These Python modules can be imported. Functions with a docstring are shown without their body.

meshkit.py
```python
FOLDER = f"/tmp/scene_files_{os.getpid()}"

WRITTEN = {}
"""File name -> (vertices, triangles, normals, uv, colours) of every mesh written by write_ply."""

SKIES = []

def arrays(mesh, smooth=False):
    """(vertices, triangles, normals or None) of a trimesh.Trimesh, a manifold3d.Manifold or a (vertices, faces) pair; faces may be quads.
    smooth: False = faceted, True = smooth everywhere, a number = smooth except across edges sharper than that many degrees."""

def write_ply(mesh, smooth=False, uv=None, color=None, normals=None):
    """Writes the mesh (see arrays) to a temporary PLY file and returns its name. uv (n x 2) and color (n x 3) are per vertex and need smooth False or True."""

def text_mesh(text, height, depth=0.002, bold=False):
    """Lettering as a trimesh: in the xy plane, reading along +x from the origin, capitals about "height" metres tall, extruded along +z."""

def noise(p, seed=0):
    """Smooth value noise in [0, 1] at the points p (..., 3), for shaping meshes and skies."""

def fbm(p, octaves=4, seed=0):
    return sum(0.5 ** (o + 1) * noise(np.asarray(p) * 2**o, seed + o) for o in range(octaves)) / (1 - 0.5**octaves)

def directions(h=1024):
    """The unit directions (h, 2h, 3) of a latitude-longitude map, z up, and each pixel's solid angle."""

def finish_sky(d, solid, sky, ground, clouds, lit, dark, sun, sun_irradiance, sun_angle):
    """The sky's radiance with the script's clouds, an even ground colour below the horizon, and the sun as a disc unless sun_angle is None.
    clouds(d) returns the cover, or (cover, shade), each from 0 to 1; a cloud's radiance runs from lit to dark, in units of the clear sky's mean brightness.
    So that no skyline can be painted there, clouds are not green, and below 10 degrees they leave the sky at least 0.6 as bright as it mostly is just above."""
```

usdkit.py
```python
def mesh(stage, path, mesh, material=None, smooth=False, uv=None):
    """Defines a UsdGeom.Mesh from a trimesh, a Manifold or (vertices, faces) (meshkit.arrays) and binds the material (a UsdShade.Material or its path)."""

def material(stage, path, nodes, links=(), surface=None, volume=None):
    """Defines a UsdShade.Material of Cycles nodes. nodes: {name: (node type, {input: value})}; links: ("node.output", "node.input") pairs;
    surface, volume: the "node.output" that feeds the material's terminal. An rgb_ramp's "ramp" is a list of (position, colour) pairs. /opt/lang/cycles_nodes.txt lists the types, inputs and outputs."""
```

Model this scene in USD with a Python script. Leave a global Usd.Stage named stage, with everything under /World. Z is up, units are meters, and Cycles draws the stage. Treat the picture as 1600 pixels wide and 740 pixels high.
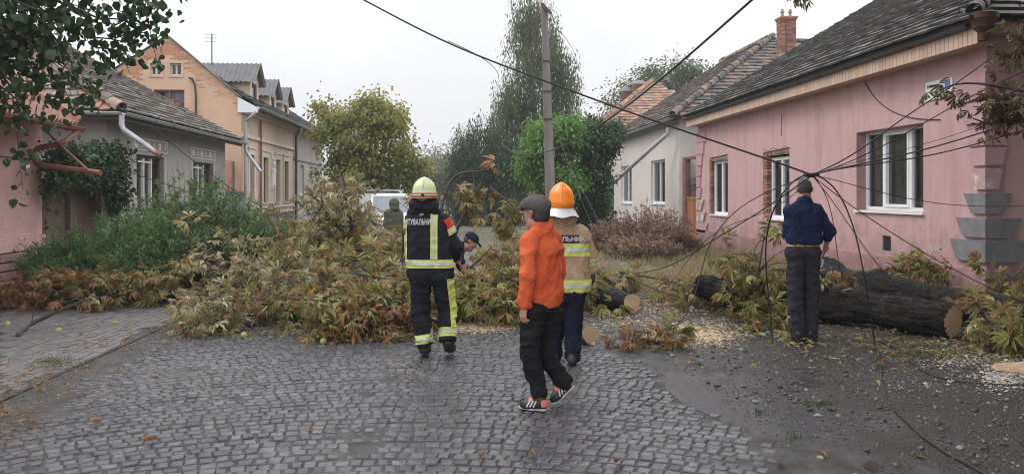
import math, random
import numpy as np, trimesh, usdkit, meshkit
import manifold3d as m3
from shapely.geometry import Polygon, box as sbox, Point
from scipy.sparse import coo_matrix
from scipy.sparse.csgraph import connected_components
import zlib
from pxr import Usd, UsdGeom, UsdLux, UsdShade, Gf, Sdf, Vt

stage = Usd.Stage.CreateInMemory()
UsdGeom.SetStageUpAxis(stage, 'Z'); UsdGeom.SetStageMetersPerUnit(stage, 1.0)
UsdGeom.Xform.Define(stage, '/World'); UsdGeom.Scope.Define(stage, '/World/Looks')

# ---------------------------------------------------------------- camera
HAZE = True
EYE, FOC, HOR, YAW = 1.65, 1256.0, 302.0, math.atan(85 / 1256.0)
cam = UsdGeom.Camera.Define(stage, '/World/camera')
cam.CreateHorizontalApertureAttr(36.0); cam.CreateVerticalApertureAttr(36.0 * 473 / 1024)
cam.CreateFocalLengthAttr(36.0 * FOC / 1600); cam.CreateVerticalApertureOffsetAttr(-68.0 / 1600 * 36)
cam.CreateClippingRangeAttr((0.1, 3000.0))
cam.CreateExposureAttr(0.28)
cam.AddTranslateOp().Set((0, 0, EYE)); cam.AddRotateXYZOp().Set((90, 0, -math.degrees(YAW)))

# ---------------------------------------------------------------- overcast sky and weak sun
SUN_EL, SUN_AZ = math.radians(52), math.radians(-78)
sky_mat = usdkit.material(stage, '/World/Looks/overcast_sky', {
    'sky': ('sky_texture', {'sky_type': 'single_scattering', 'sun_disc': False, 'sun_elevation': SUN_EL, 'sun_rotation': SUN_AZ, 'aerosol_density': 3.0}),
    'tc': ('texture_coordinate', {}), 'sep': ('separate_xyz', {}),
    'up': ('map_range', {'from_min': 0.0, 'from_max': 1.0, 'to_min': 7.0, 'to_max': 17.0, 'clamp': True}),
    'n': ('noise_texture', {'scale': 2.2, 'detail': 4.0, 'roughness': 0.55}),
    'nr': ('map_range', {'from_min': 0.25, 'from_max': 0.75, 'to_min': 0.86, 'to_max': 1.10}),
    'mul': ('math', {'math_type': 'multiply'}),
    'tint': ('vector_math', {'math_type': 'scale', 'vector1': (0.985, 0.99, 1.02)}),
    'mixc': ('mix_color', {'blend_type': 'mix', 'fac': 0.97, 'use_clamp': False}),
    'bg': ('background_shader', {'strength': 0.10})},
    [('tc.generated', 'sep.vector'), ('sep.z', 'up.value'), ('tc.generated', 'n.vector'), ('n.fac', 'nr.value'), ('up.result', 'mul.value1'), ('nr.result', 'mul.value2'),
     ('mul.value', 'tint.scale'), ('sky.color', 'mixc.a'), ('tint.vector', 'mixc.b'), ('mixc.result', 'bg.color')], surface='bg.background')
dome = UsdLux.DomeLight.Define(stage, '/World/sky'); dome.CreateIntensityAttr(1.0)
UsdShade.MaterialBindingAPI.Apply(dome.GetPrim()).Bind(sky_mat)
dome.GetPrim().SetCustomDataByKey('kind', 'structure')
sun = UsdLux.DistantLight.Define(stage, '/World/sun')
sun.CreateIntensityAttr(0.3); sun.CreateAngleAttr(25.0); sun.CreateNormalizeAttr(True) if hasattr(sun, 'CreateNormalizeAttr') else None
sun.CreateColorAttr((1.0, 0.97, 0.93))
sun.AddRotateZOp().Set(-math.degrees(SUN_AZ)); sun.AddRotateXOp().Set(-(90 - math.degrees(SUN_EL)))

# ---------------------------------------------------------------- picture <-> place
FW, RT = np.array([math.sin(YAW), math.cos(YAW), 0]), np.array([math.cos(YAW), -math.sin(YAW), 0])
CAM = np.array([0, 0, EYE])
def ray(px, py): return FW + RT * ((px - 800) / FOC) + np.array([0, 0, (HOR - py) / FOC])
def at(px, py, d): return CAM + ray(px, py) * d
def G(px, py, z=0.0): return at(px, py, (EYE - z) * FOC / (py - HOR))
def onX(px, py, X): r = ray(px, py); return CAM + r * (X / r[0])
def onY(px, py, Y): r = ray(px, py); return CAM + r * (Y / r[1])
def onP(px, py, p, n): r = ray(px, py); n = np.asarray(n, float); return CAM + r * (np.dot(np.asarray(p) - CAM, n) / np.dot(r, n))
def proj(p):
    q = np.asarray(p, float) - CAM; d = q @ FW
    return np.stack([800 + FOC * (q @ RT) / d, HOR - FOC * q[..., 2] / d, d], -1)

# ---------------------------------------------------------------- naming
_used, ORG = {}, {'/World': np.zeros(3)}
for _n in ('camera', 'sky', 'sun', 'Looks'): _used['/World/' + _n] = 1
def numbered(parent, name):
    k = parent + '/' + name
    _used[k] = _used.get(k, 0) + 1
    n = _used[k] - 1
    return k if n == 0 else f'{k}_{n:03d}'
def tag(o, label=None, cat=None, group=None, kind=None):
    p = o if isinstance(o, Usd.Prim) else stage.GetPrimAtPath(o)
    for k, v in (('label', label), ('category', cat), ('group', group), ('kind', kind)):
        if v: p.SetCustomDataByKey(k, v)
    return o
def thing(name, label=None, cat=None, loc=(0, 0, 0), group=None, kind=None, parent='/World'):
    path = numbered(parent, name)
    x = UsdGeom.Xform.Define(stage, path)
    rel = np.asarray(loc, float) - ORG[parent] if parent != '/World' else np.asarray(loc, float)
    x.AddTranslateOp().Set(tuple(map(float, rel)))
    ORG[path] = np.asarray(loc, float) if parent == '/World' else ORG[parent] + rel
    tag(path, label, cat, group, kind)
    return path
def obj(name, mesh, material, parent='/World', label=None, cat=None, group=None, kind=None, smooth=False):
    """One mesh prim (vertices given in world space) under parent, or under /World."""
    path = numbered(parent, name)
    o = ORG.get(parent)
    if o is None: o = ORG[parent] = np.zeros(3)
    if isinstance(mesh, (list,)): mesh = trimesh.util.concatenate(mesh)
    if isinstance(mesh, trimesh.Trimesh): mesh = (mesh.vertices, mesh.faces)
    v = np.asarray(mesh[0], float) - o
    um = usdkit.mesh(stage, path, (v, np.asarray(mesh[1])), LOOK(material), smooth=smooth)
    F3 = np.asarray(mesh[1]); seed = zlib.crc32(path.encode()); one = len(v) < 40 or not (smooth is False or smooth is True)
    if one: rv = np.array([np.random.default_rng(seed).random()])
    else:
        g = coo_matrix((np.ones(len(F3) * (F3.shape[1] - 1)), (np.repeat(F3[:, 0], F3.shape[1] - 1), F3[:, 1:].ravel())), shape=(len(v), len(v)))
        k, lab = connected_components(g, directed=False); rv = np.random.default_rng(seed).random(k)[lab]
    pv = UsdGeom.PrimvarsAPI(um.GetPrim()).CreatePrimvar('rnd', Sdf.ValueTypeNames.FloatArray, 'constant' if one else 'vertex'); pv.Set(Vt.FloatArray.FromNumpy(rv.astype(np.float32)))
    ORG[path] = o
    tag(path, label, cat, group, kind)
    return path
def copy_of(src, loc, rotz=0.0, scale=1.0, label=None, cat=None, group=None):
    name = src.rsplit('/', 1)[1]
    path = numbered('/World', name)
    x = UsdGeom.Xform.Define(stage, path)
    x.GetPrim().GetReferences().AddInternalReference(src)
    x.ClearXformOpOrder() if False else None
    p = x.GetPrim()
    UsdGeom.Xformable(p).SetXformOpOrder([])
    t = x.AddTransformOp(opSuffix='place')
    m = Gf.Matrix4d().SetScale(float(scale)) * Gf.Matrix4d().SetRotate(Gf.Rotation(Gf.Vec3d(0, 0, 1), math.degrees(rotz))) * Gf.Matrix4d().SetTranslate(Gf.Vec3d(*map(float, loc)))
    t.Set(m); x.SetXformOpOrder([t])
    p.SetInstanceable(True)
    tag(path, label, cat, group)
    return path

# ---------------------------------------------------------------- materials
_looks = {}
def LOOK(m):
    return _looks[m] if isinstance(m, str) else m
def surf(name, c1, c2=None, scale=3.0, rough=0.7, bump=0.0, bscale=40.0, island=0.0, metallic=0.0, stretch=(1, 1, 1), rough2=None, spec=0.5, detail=5.0, stain=None, stain_scale=0.6, stain_at=(0.52, 0.7), lo=0.32, hi=0.68, transl=0.0, coat=0.0, bdist=0.02, objrand=0.0):
    c2 = c2 or c1
    N = {'geo': ('geometry', {}), 'map': ('mapping', {'mapping_type': 'point', 'scale': stretch}),
         'n': ('noise_texture', {'scale': scale, 'detail': detail, 'roughness': 0.6}),
         'r': ('rgb_ramp', {'ramp': [(0.0, c1), (lo, c1), (hi, c2), (1.0, c2)]}),
         'p': ('principled_bsdf', {'roughness': rough, 'metallic': metallic, 'specular_ior_level': spec, 'coat_weight': coat, 'coat_roughness': 0.15})}
    L = [('geo.position', 'map.vector'), ('map.vector', 'n.vector'), ('n.fac', 'r.fac')]
    col = 'r.color'
    if stain is not None:
        N['sn'] = ('noise_texture', {'scale': stain_scale, 'detail': 6.0, 'roughness': 0.65})
        N['sr'] = ('map_range', {'from_min': stain_at[0], 'from_max': stain_at[1], 'to_min': 0.0, 'to_max': 1.0, 'clamp': True})
        N['sm'] = ('mix', {'mix_type': 'mix', 'color2': stain})
        L += [('map.vector', 'sn.vector'), ('sn.fac', 'sr.value'), ('sr.result', 'sm.fac'), (col, 'sm.color1')]
        col = 'sm.color'
    if island or objrand:
        N['iv'] = ('map_range', {'from_min': 0.0, 'from_max': 1.0, 'to_min': 1 - (island or objrand), 'to_max': 1 + (island or objrand)})
        N['hs'] = ('hsv', {'hue': 0.5, 'saturation': 1.0, 'value': 1.0, 'fac': 1.0})
        N['oi'] = ('attribute', {'attribute': 'rnd'})
        L += [('oi.fac', 'iv.value'), ('iv.result', 'hs.value'), (col, 'hs.color')]
        col = 'hs.color'
    L.append((col, 'p.base_color'))
    if rough2 is not None:
        N['rn'] = ('noise_texture', {'scale': scale * 0.7, 'detail': 4.0})
        N['rr'] = ('map_range', {'from_min': 0.35, 'from_max': 0.65, 'to_min': rough, 'to_max': rough2, 'clamp': True})
        L += [('map.vector', 'rn.vector'), ('rn.fac', 'rr.value'), ('rr.result', 'p.roughness')]
    if bump:
        N['bn'] = ('noise_texture', {'scale': bscale, 'detail': 4.0, 'roughness': 0.6})
        N['b'] = ('bump', {'strength': bump, 'distance': bdist})
        L += [('map.vector', 'bn.vector'), ('bn.fac', 'b.height'), ('b.normal', 'p.normal')]
    out = 'p.BSDF'
    if transl:
        N['t'] = ('translucent_bsdf', {}); N['mx'] = ('mix_closure', {'fac': transl})
        L += [(col, 't.color'), ('p.BSDF', 'mx.closure1'), ('t.BSDF', 'mx.closure2')]
        out = 'mx.closure'
    _looks[name] = usdkit.material(stage, '/World/Looks/' + name, N, L, surface=out)
    return name
def leafy(name, cols, scale=1.2, rough=0.45, transl=0.25, spread=0.35, vv=0.3, spec=0.4):
    """Leaves: colour from a ramp by clump (noise) and by leaf (island)."""
    k = len(cols)
    N = {'geo': ('geometry', {}), 'at': ('attribute', {'attribute': 'rnd'}), 'n': ('noise_texture', {'scale': scale, 'detail': 3.0}),
         'nm': ('map_range', {'from_min': 0.3, 'from_max': 0.7, 'to_min': 0.0, 'to_max': 1 - spread, 'clamp': True}),
         'im': ('math', {'math_type': 'multiply', 'value2': spread}), 'ad': ('math', {'math_type': 'add', 'use_clamp': True}),
         'r': ('rgb_ramp', {'ramp': [(i / (k - 1), c) for i, c in enumerate(cols)]}),
         'w': ('white_noise_texture', {'dimensions': '1D'}), 'vm': ('map_range', {'from_min': 0.0, 'from_max': 1.0, 'to_min': 1 - vv, 'to_max': 1 + vv}),
         'hs': ('hsv', {'hue': 0.5, 'saturation': 1.0, 'value': 1.0, 'fac': 1.0}),
         'p': ('principled_bsdf', {'roughness': rough, 'specular_ior_level': spec}), 't': ('translucent_bsdf', {}), 'mx': ('mix_closure', {'fac': transl})}
    L = [('geo.position', 'n.vector'), ('n.fac', 'nm.value'), ('at.fac', 'im.value1'), ('nm.result', 'ad.value1'), ('im.value', 'ad.value2'), ('ad.value', 'r.fac'),
         ('at.fac', 'w.w'), ('w.value', 'vm.value'), ('vm.result', 'hs.value'), ('r.color', 'hs.color'), ('hs.color', 'p.base_color'), ('hs.color', 't.color'),
         ('p.BSDF', 'mx.closure1'), ('t.BSDF', 'mx.closure2')]
    _looks[name] = usdkit.material(stage, '/World/Looks/' + name, N, L, surface='mx.closure')
    return name
def pane_mat(name, tint=(0.8, 0.85, 0.86)):
    _looks[name] = usdkit.material(stage, '/World/Looks/' + name, {'f': ('fresnel', {'IOR': 1.52}), 'fm': ('math', {'math_type': 'multiply_add', 'value2': 1.0, 'value3': 0.04}), 't': ('transparent_bsdf', {'color': tint}), 'g': ('glossy_bsdf', {'color': (1, 1, 1), 'roughness': 0.02}), 'm': ('mix_closure', {})},
        [('f.fac', 'fm.value1'), ('fm.value', 'm.fac'), ('t.BSDF', 'm.closure1'), ('g.BSDF', 'm.closure2')], surface='m.closure')

# ---------------------------------------------------------------- mesh kit
def cat(ms): return trimesh.util.concatenate([m for m in ms])
def bx(x0, x1, y0, y1, z0, z1):
    m = trimesh.creation.box((abs(x1 - x0), abs(y1 - y0), abs(z1 - z0)))
    m.apply_translation(((x0 + x1) / 2, (y0 + y1) / 2, (z0 + z1) / 2)); return m
def cbox(size, c=0.006):
    """A box with chamfered edges."""
    s = np.array(size) / 2; pts = []
    for sx in (-1, 1):
        for sy in (-1, 1):
            for sz in (-1, 1):
                q = np.array([sx, sy, sz])
                for k in range(3):
                    e = s.copy(); e = e - c; e[k] = s[k]; pts.append(q * e)
    h = m3.Manifold.hull_points(np.array(pts)).to_mesh()
    return trimesh.Trimesh(h.vert_properties[:, :3], h.tri_verts, process=False)
def frame_of(d, up=(0, 0, 1)):
    d = np.asarray(d, float); d = d / np.linalg.norm(d); up = np.asarray(up, float)
    if abs(d @ up) > 0.99: up = np.array([1.0, 0, 0])
    a = np.cross(up, d); a /= np.linalg.norm(a)
    return a, np.cross(d, a), d
def bar(a, b, w, h, up=(0, 0, 1), c=0.0):
    a, b = np.asarray(a, float), np.asarray(b, float); L = np.linalg.norm(b - a)
    m = cbox((w, h, L), c) if c else trimesh.creation.box((w, h, L))
    x, y, z = frame_of(b - a, up); T = np.eye(4); T[:3, 0], T[:3, 1], T[:3, 2], T[:3, 3] = x, y, z, (a + b) / 2
    m.apply_transform(T); return m
def tube(pts, r, sides=8, caps=True):
    p = np.asarray(pts, float); n = len(p); r = np.broadcast_to(np.asarray(r, float), (n,))
    t = np.gradient(p, axis=0); t /= np.linalg.norm(t, axis=1, keepdims=True) + 1e-12
    a = np.zeros_like(p); ref = np.array([0, 0, 1.0]) if abs(t[0, 2]) < 0.9 else np.array([1.0, 0, 0])
    x = np.cross(ref, t[0]); x /= np.linalg.norm(x)
    for i in range(n):
        x = x - t[i] * (x @ t[i]); x /= np.linalg.norm(x) + 1e-12; a[i] = x
    b = np.cross(t, a); ang = np.arange(sides) * 2 * np.pi / sides
    v = p[:, None] + r[:, None, None] * (np.cos(ang)[None, :, None] * a[:, None] + np.sin(ang)[None, :, None] * b[:, None])
    v = v.reshape(-1, 3); i = np.arange(n - 1)[:, None] * sides; j = np.arange(sides)[None]; k = (j + 1) % sides
    q = np.stack([i + j, i + k, i + sides + k, i + sides + j], -1).reshape(-1, 4)
    f = np.vstack([q[:, [0, 1, 2]], q[:, [0, 2, 3]]])
    if caps:
        v = np.vstack([v, p[:1], p[-1:]]); c0, c1 = len(v) - 2, len(v) - 1; j = np.arange(sides); k = (j + 1) % sides
        f = np.vstack([f, np.stack([np.full(sides, c0), k, j], -1), np.stack([np.full(sides, c1), (n - 1) * sides + j, (n - 1) * sides + k], -1)])
    return trimesh.Trimesh(v, f, process=False)
def smooth_path(pts, n=24):
    from scipy.interpolate import CubicSpline
    p = np.asarray(pts, float)
    if len(p) < 3: return p[0] + (p[-1] - p[0]) * np.linspace(0, 1, n)[:, None]
    s = np.r_[0, np.cumsum(np.linalg.norm(np.diff(p, axis=0), axis=1) ** 0.7)]
    return CubicSpline(s, p)(np.linspace(0, s[-1], n))
def rounded(pts, r=0.06, k=6):
    """A run of pipe: straight lengths joined by elbows."""
    p = [np.asarray(q, float) for q in pts]; out = [p[0]]
    for a, b, c in zip(p[:-2], p[1:-1], p[2:]):
        u, w = (a - b) / np.linalg.norm(a - b), (c - b) / np.linalg.norm(c - b); e = min(r, 0.45 * np.linalg.norm(a - b), 0.45 * np.linalg.norm(c - b)); s, t = b + u * e, b + w * e
        out += [(1 - q) ** 2 * s + 2 * q * (1 - q) * b + q * q * t for q in np.linspace(0, 1, k)]
    return np.array(out + [p[-1]])
def sag(a, b, drop, n=24):
    t = np.linspace(0, 1, n)[:, None]; p = np.asarray(a) + (np.asarray(b) - np.asarray(a)) * t; p[:, 2] -= (4 * drop * t * (1 - t))[:, 0]; return p
def extr(poly, depth): return trimesh.creation.extrude_polygon(poly, depth, engine='earcut')
def wall_x(X, outer, holes, thick, inward):
    """A wall in the plane x = X: outer and holes are polygons in (y, z)."""
    P = Polygon(outer)
    for h in holes: P = P.difference(sbox(*h) if len(h) == 4 and np.ndim(h[0]) == 0 else Polygon(h))
    ms = []
    for g in getattr(P, 'geoms', [P]):
        m = extr(g, thick); v = m.vertices.copy()
        m.vertices = np.stack([X + (v[:, 2] if inward > 0 else v[:, 2] - thick), v[:, 0], v[:, 1]], 1); ms.append(m)
    m = cat(ms); m.fix_normals(); return m
def wall_y(Y, outer, holes, thick):
    P = Polygon(outer)
    for h in holes: P = P.difference(sbox(*h) if len(h) == 4 and np.ndim(h[0]) == 0 else Polygon(h))
    m = cat([extr(g, thick) for g in getattr(P, 'geoms', [P])]); v = m.vertices.copy()
    m.vertices = np.stack([v[:, 0], Y + v[:, 2], v[:, 1]], 1); m.fix_normals(); return m
def plate(poly3, thick):
    """A planar 3-d polygon given thickness downwards along its normal."""
    p = np.asarray(poly3, float); n = np.cross(p[1] - p[0], p[2] - p[0]); n /= np.linalg.norm(n)
    if n[2] < 0: n = -n; p = p[::-1]
    k = len(p); v = np.vstack([p, p - n * thick]); f = []
    for i in range(1, k - 1): f += [[0, i, i + 1], [k, k + i + 1, k + i]]
    for i in range(k): j = (i + 1) % k; f += [[i, k + i, j], [j, k + i, k + j]]
    return trimesh.Trimesh(v, np.array(f), process=False)
def spread(tv, tf, R, T):
    """Copies of a template (tv, tf) under rotation-scale matrices R (n,3,3) and offsets T (n,3), as one mesh."""
    n = len(R); v = np.einsum('nij,kj->nki', R, tv) + T[:, None]
    f = tf[None] + (np.arange(n) * len(tv))[:, None, None]
    return v.reshape(-1, 3), f.reshape(-1, 3)
def rots(dirs, ups, s):
    """Matrices with y along dirs and z near ups, scaled by s."""
    y = dirs / (np.linalg.norm(dirs, axis=1, keepdims=True) + 1e-9); x = np.cross(y, ups); x /= np.linalg.norm(x, axis=1, keepdims=True) + 1e-9
    z = np.cross(x, y); return np.stack([x, y, z], 2) * np.broadcast_to(np.asarray(s, float), (len(y),))[:, None, None]
def runit(rng, n):
    v = rng.normal(size=(n, 3)); return v / np.linalg.norm(v, axis=1, keepdims=True)

# -------- distance fields -> surfaces
def surface_nets(f, lo, hi, h):
    lo, hi = np.asarray(lo, float), np.asarray(hi, float); n = np.ceil((hi - lo) / h).astype(int) + 1
    g = [lo[k] + h * np.arange(n[k]) for k in range(3)]
    P = np.stack(np.meshgrid(*g, indexing='ij'), -1); V = f(P.reshape(-1, 3)).reshape(n); S = V < 0
    c = [S[i:n[0] - 1 + i, j:n[1] - 1 + j, k:n[2] - 1 + k] for i in (0, 1) for j in (0, 1) for k in (0, 1)]
    cnt = sum(x.astype(np.int8) for x in c); act = np.argwhere((cnt > 0) & (cnt < 8)); idx = -np.ones(n - 1, int); idx[tuple(act.T)] = np.arange(len(act))
    acc, num = np.zeros((len(act), 3)), np.zeros(len(act))
    cor = [np.array([i, j, k]) for i in (0, 1) for j in (0, 1) for k in (0, 1)]
    for a in range(8):
        for b in range(a + 1, 8):
            if np.abs(cor[a] - cor[b]).sum() != 1: continue
            va, vb = V[tuple((act + cor[a]).T)], V[tuple((act + cor[b]).T)]; m = (va < 0) != (vb < 0)
            t = va / np.where(m, va - vb, 1); acc += np.where(m[:, None], cor[a] + t[:, None] * (cor[b] - cor[a]), 0); num += m
    verts = lo + h * (act + acc / num[:, None]); quads = []
    for ax in range(3):
        o = [k for k in range(3) if k != ax]; sl0, sl1 = [slice(None)] * 3, [slice(None)] * 3; sl0[ax], sl1[ax] = slice(0, -1), slice(1, None)
        A, B = S[tuple(sl0)], S[tuple(sl1)]; e = np.argwhere(A != B); e = e[(e[:, o[0]] > 0) & (e[:, o[1]] > 0) & (e[:, o[0]] < n[o[0]] - 1) & (e[:, o[1]] < n[o[1]] - 1)]
        def cell(d0, d1): q = e.copy(); q[:, o[0]] += d0; q[:, o[1]] += d1; return idx[tuple(q.T)]
        q = np.stack([cell(-1, -1), cell(0, -1), cell(0, 0), cell(-1, 0)], 1); flip = A[tuple(e.T)] if ax != 1 else ~A[tuple(e.T)]
        q = np.where(flip[:, None], q, q[:, ::-1]); quads.append(q)
    q = np.vstack(quads); return trimesh.Trimesh(verts, np.vstack([q[:, [0, 1, 2]], q[:, [0, 2, 3]]]), process=False)
def smin(a, b, k):
    h = np.clip(0.5 + 0.5 * (b - a) / k, 0, 1); return b + (a - b) * h - k * h * (1 - h)
def cone(P, a, b, ra, rb):
    a, b = np.asarray(a, float), np.asarray(b, float); ab = b - a; t = np.clip(((P - a) @ ab) / (ab @ ab + 1e-12), 0, 1)
    return np.linalg.norm(P - a - t[:, None] * ab, axis=1) - (ra + t * (rb - ra))
def ell(P, c, r):
    q = (P - np.asarray(c)) / np.asarray(r); l = np.linalg.norm(q, axis=1); return (l - 1) * np.min(r) * np.where(l > 1, 1.0, 1.0)
def prims(P, items, k):
    d = None
    for it in items:
        if it[0] == 'c': e = cone(P, *it[1:5])
        elif it[0] == 'e': e = ell(P, it[1], it[2])
        kk = it[-1] if it[0] == 'c' and len(it) == 6 else (it[3] if it[0] == 'e' and len(it) == 4 else k)
        d = e if d is None else smin(d, e, kk)
    return d
def blob(items, k=0.03, h=0.014, pad=0.05, extra=None):
    pts = []
    for it in items:
        if it[0] == 'c': pts += [np.asarray(it[1]) - max(it[3], it[4]), np.asarray(it[1]) + max(it[3], it[4]), np.asarray(it[2]) - max(it[3], it[4]), np.asarray(it[2]) + max(it[3], it[4])]
        else: pts += [np.asarray(it[1]) - np.asarray(it[2]), np.asarray(it[1]) + np.asarray(it[2])]
    pts = np.array(pts); f = (lambda P: prims(P, items, k)) if extra is None else (lambda P: extra(P, prims(P, items, k)))
    return surface_nets(f, pts.min(0) - pad, pts.max(0) + pad, h)
def vnormals(m): return np.array(m.vertex_normals)
# ================================================================ materials of the setting
surf('earth', (0.055, 0.048, 0.035), (0.10, 0.092, 0.06), scale=1.3, rough=0.85, bump=0.6, bscale=14, stain=(0.075, 0.095, 0.04), stain_scale=0.5)
surf('grit', (0.018, 0.017, 0.016), (0.045, 0.042, 0.039), scale=7, rough=0.3, rough2=0.75, bump=0.7, bscale=120, bdist=0.006)
_looks['gravel'] = usdkit.material(stage, '/World/Looks/gravel', {
    'geo': ('geometry', {}), 'sx': ('separate_xyz', {}), 'n1': ('noise_texture', {'scale': 1.1, 'detail': 6.0, 'roughness': 0.65}), 'n2': ('noise_texture', {'scale': 38.0, 'detail': 4.0, 'roughness': 0.7}), 'v': ('voronoi_texture', {'scale': 55.0, 'randomness': 1.0}),
    'wx': ('map_range', {'from_min': 2.0, 'from_max': 4.6, 'to_min': 0.22, 'to_max': -0.12, 'clamp': True}), 'wa': ('math', {'math_type': 'add'}), 'wet': ('map_range', {'from_min': 0.50, 'from_max': 0.64, 'to_min': 0.0, 'to_max': 1.0, 'clamp': True}),
    'dry': ('rgb_ramp', {'ramp': [(0.0, (0.008, 0.0075, 0.0075)), (0.42, (0.015, 0.0138, 0.013)), (0.58, (0.034, 0.030, 0.028)), (0.70, (0.11, 0.10, 0.09))]}), 'soil': ('rgb_ramp', {'ramp': [(0.35, (0.9, 0.9, 0.92)), (0.62, (1.25, 1.0, 0.8))]}), 'ms': ('mix', {'mix_type': 'multiply', 'fac': 1.0}),
    'dk': ('mix', {'mix_type': 'mix', 'color2': (0.012, 0.0115, 0.0125)}), 'ro': ('map_range', {'from_min': 0.0, 'from_max': 1.0, 'to_min': 0.62, 'to_max': 0.2}),
    'bs': ('map_range', {'from_min': 0.0, 'from_max': 1.0, 'to_min': 1.0, 'to_max': 0.28}), 'bh': ('math', {'math_type': 'add'}), 'bm': ('math', {'math_type': 'multiply'}), 'b': ('bump', {'strength': 0.9, 'distance': 0.012}), 'p': ('principled_bsdf', {'specular_ior_level': 0.5})},
    [('geo.position', 'n1.vector'), ('geo.position', 'n2.vector'), ('geo.position', 'v.vector'), ('geo.position', 'sx.vector'), ('sx.x', 'wx.value'), ('wx.result', 'wa.value1'), ('n1.fac', 'wa.value2'), ('wa.value', 'wet.value'),
     ('n2.fac', 'dry.fac'), ('n1.fac', 'soil.fac'), ('dry.color', 'ms.color1'), ('soil.color', 'ms.color2'), ('ms.color', 'dk.color1'), ('wet.result', 'dk.fac'), ('dk.color', 'p.base_color'), ('wet.result', 'ro.value'), ('ro.result', 'p.roughness'),
     ('n2.fac', 'bh.value1'), ('v.distance', 'bh.value2'), ('wet.result', 'bs.value'), ('bh.value', 'bm.value1'), ('bs.result', 'bm.value2'), ('bm.value', 'b.height'), ('b.normal', 'p.normal')], surface='p.BSDF')
for i, (a, b) in enumerate([((0.042, 0.042, 0.048), (0.078, 0.078, 0.088)), ((0.028, 0.028, 0.032), (0.055, 0.054, 0.059)), ((0.05, 0.048, 0.05), (0.088, 0.085, 0.089))]):
    surf('sett_%d' % i, a, b, scale=11, rough=0.17, rough2=0.5, bump=0.45, bscale=45, island=0.32, bdist=0.006, spec=0.6)
for i, (a, b) in enumerate([((0.105, 0.096, 0.097), (0.155, 0.142, 0.14)), ((0.088, 0.081, 0.083), (0.13, 0.12, 0.12))]):
    surf('paver_%d' % i, a, b, scale=8, rough=0.42, rough2=0.7, bump=0.3, bscale=70, island=0.12, bdist=0.005)
surf('pebble', (0.025, 0.024, 0.023), (0.075, 0.07, 0.065), scale=20, rough=0.4, island=0.5)
surf('pebble_pale', (0.14, 0.135, 0.13), (0.26, 0.245, 0.22), scale=20, rough=0.6, island=0.3)
surf('wet', (0.012, 0.011, 0.011), rough=0.03, rough2=0.12, scale=5)
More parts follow.
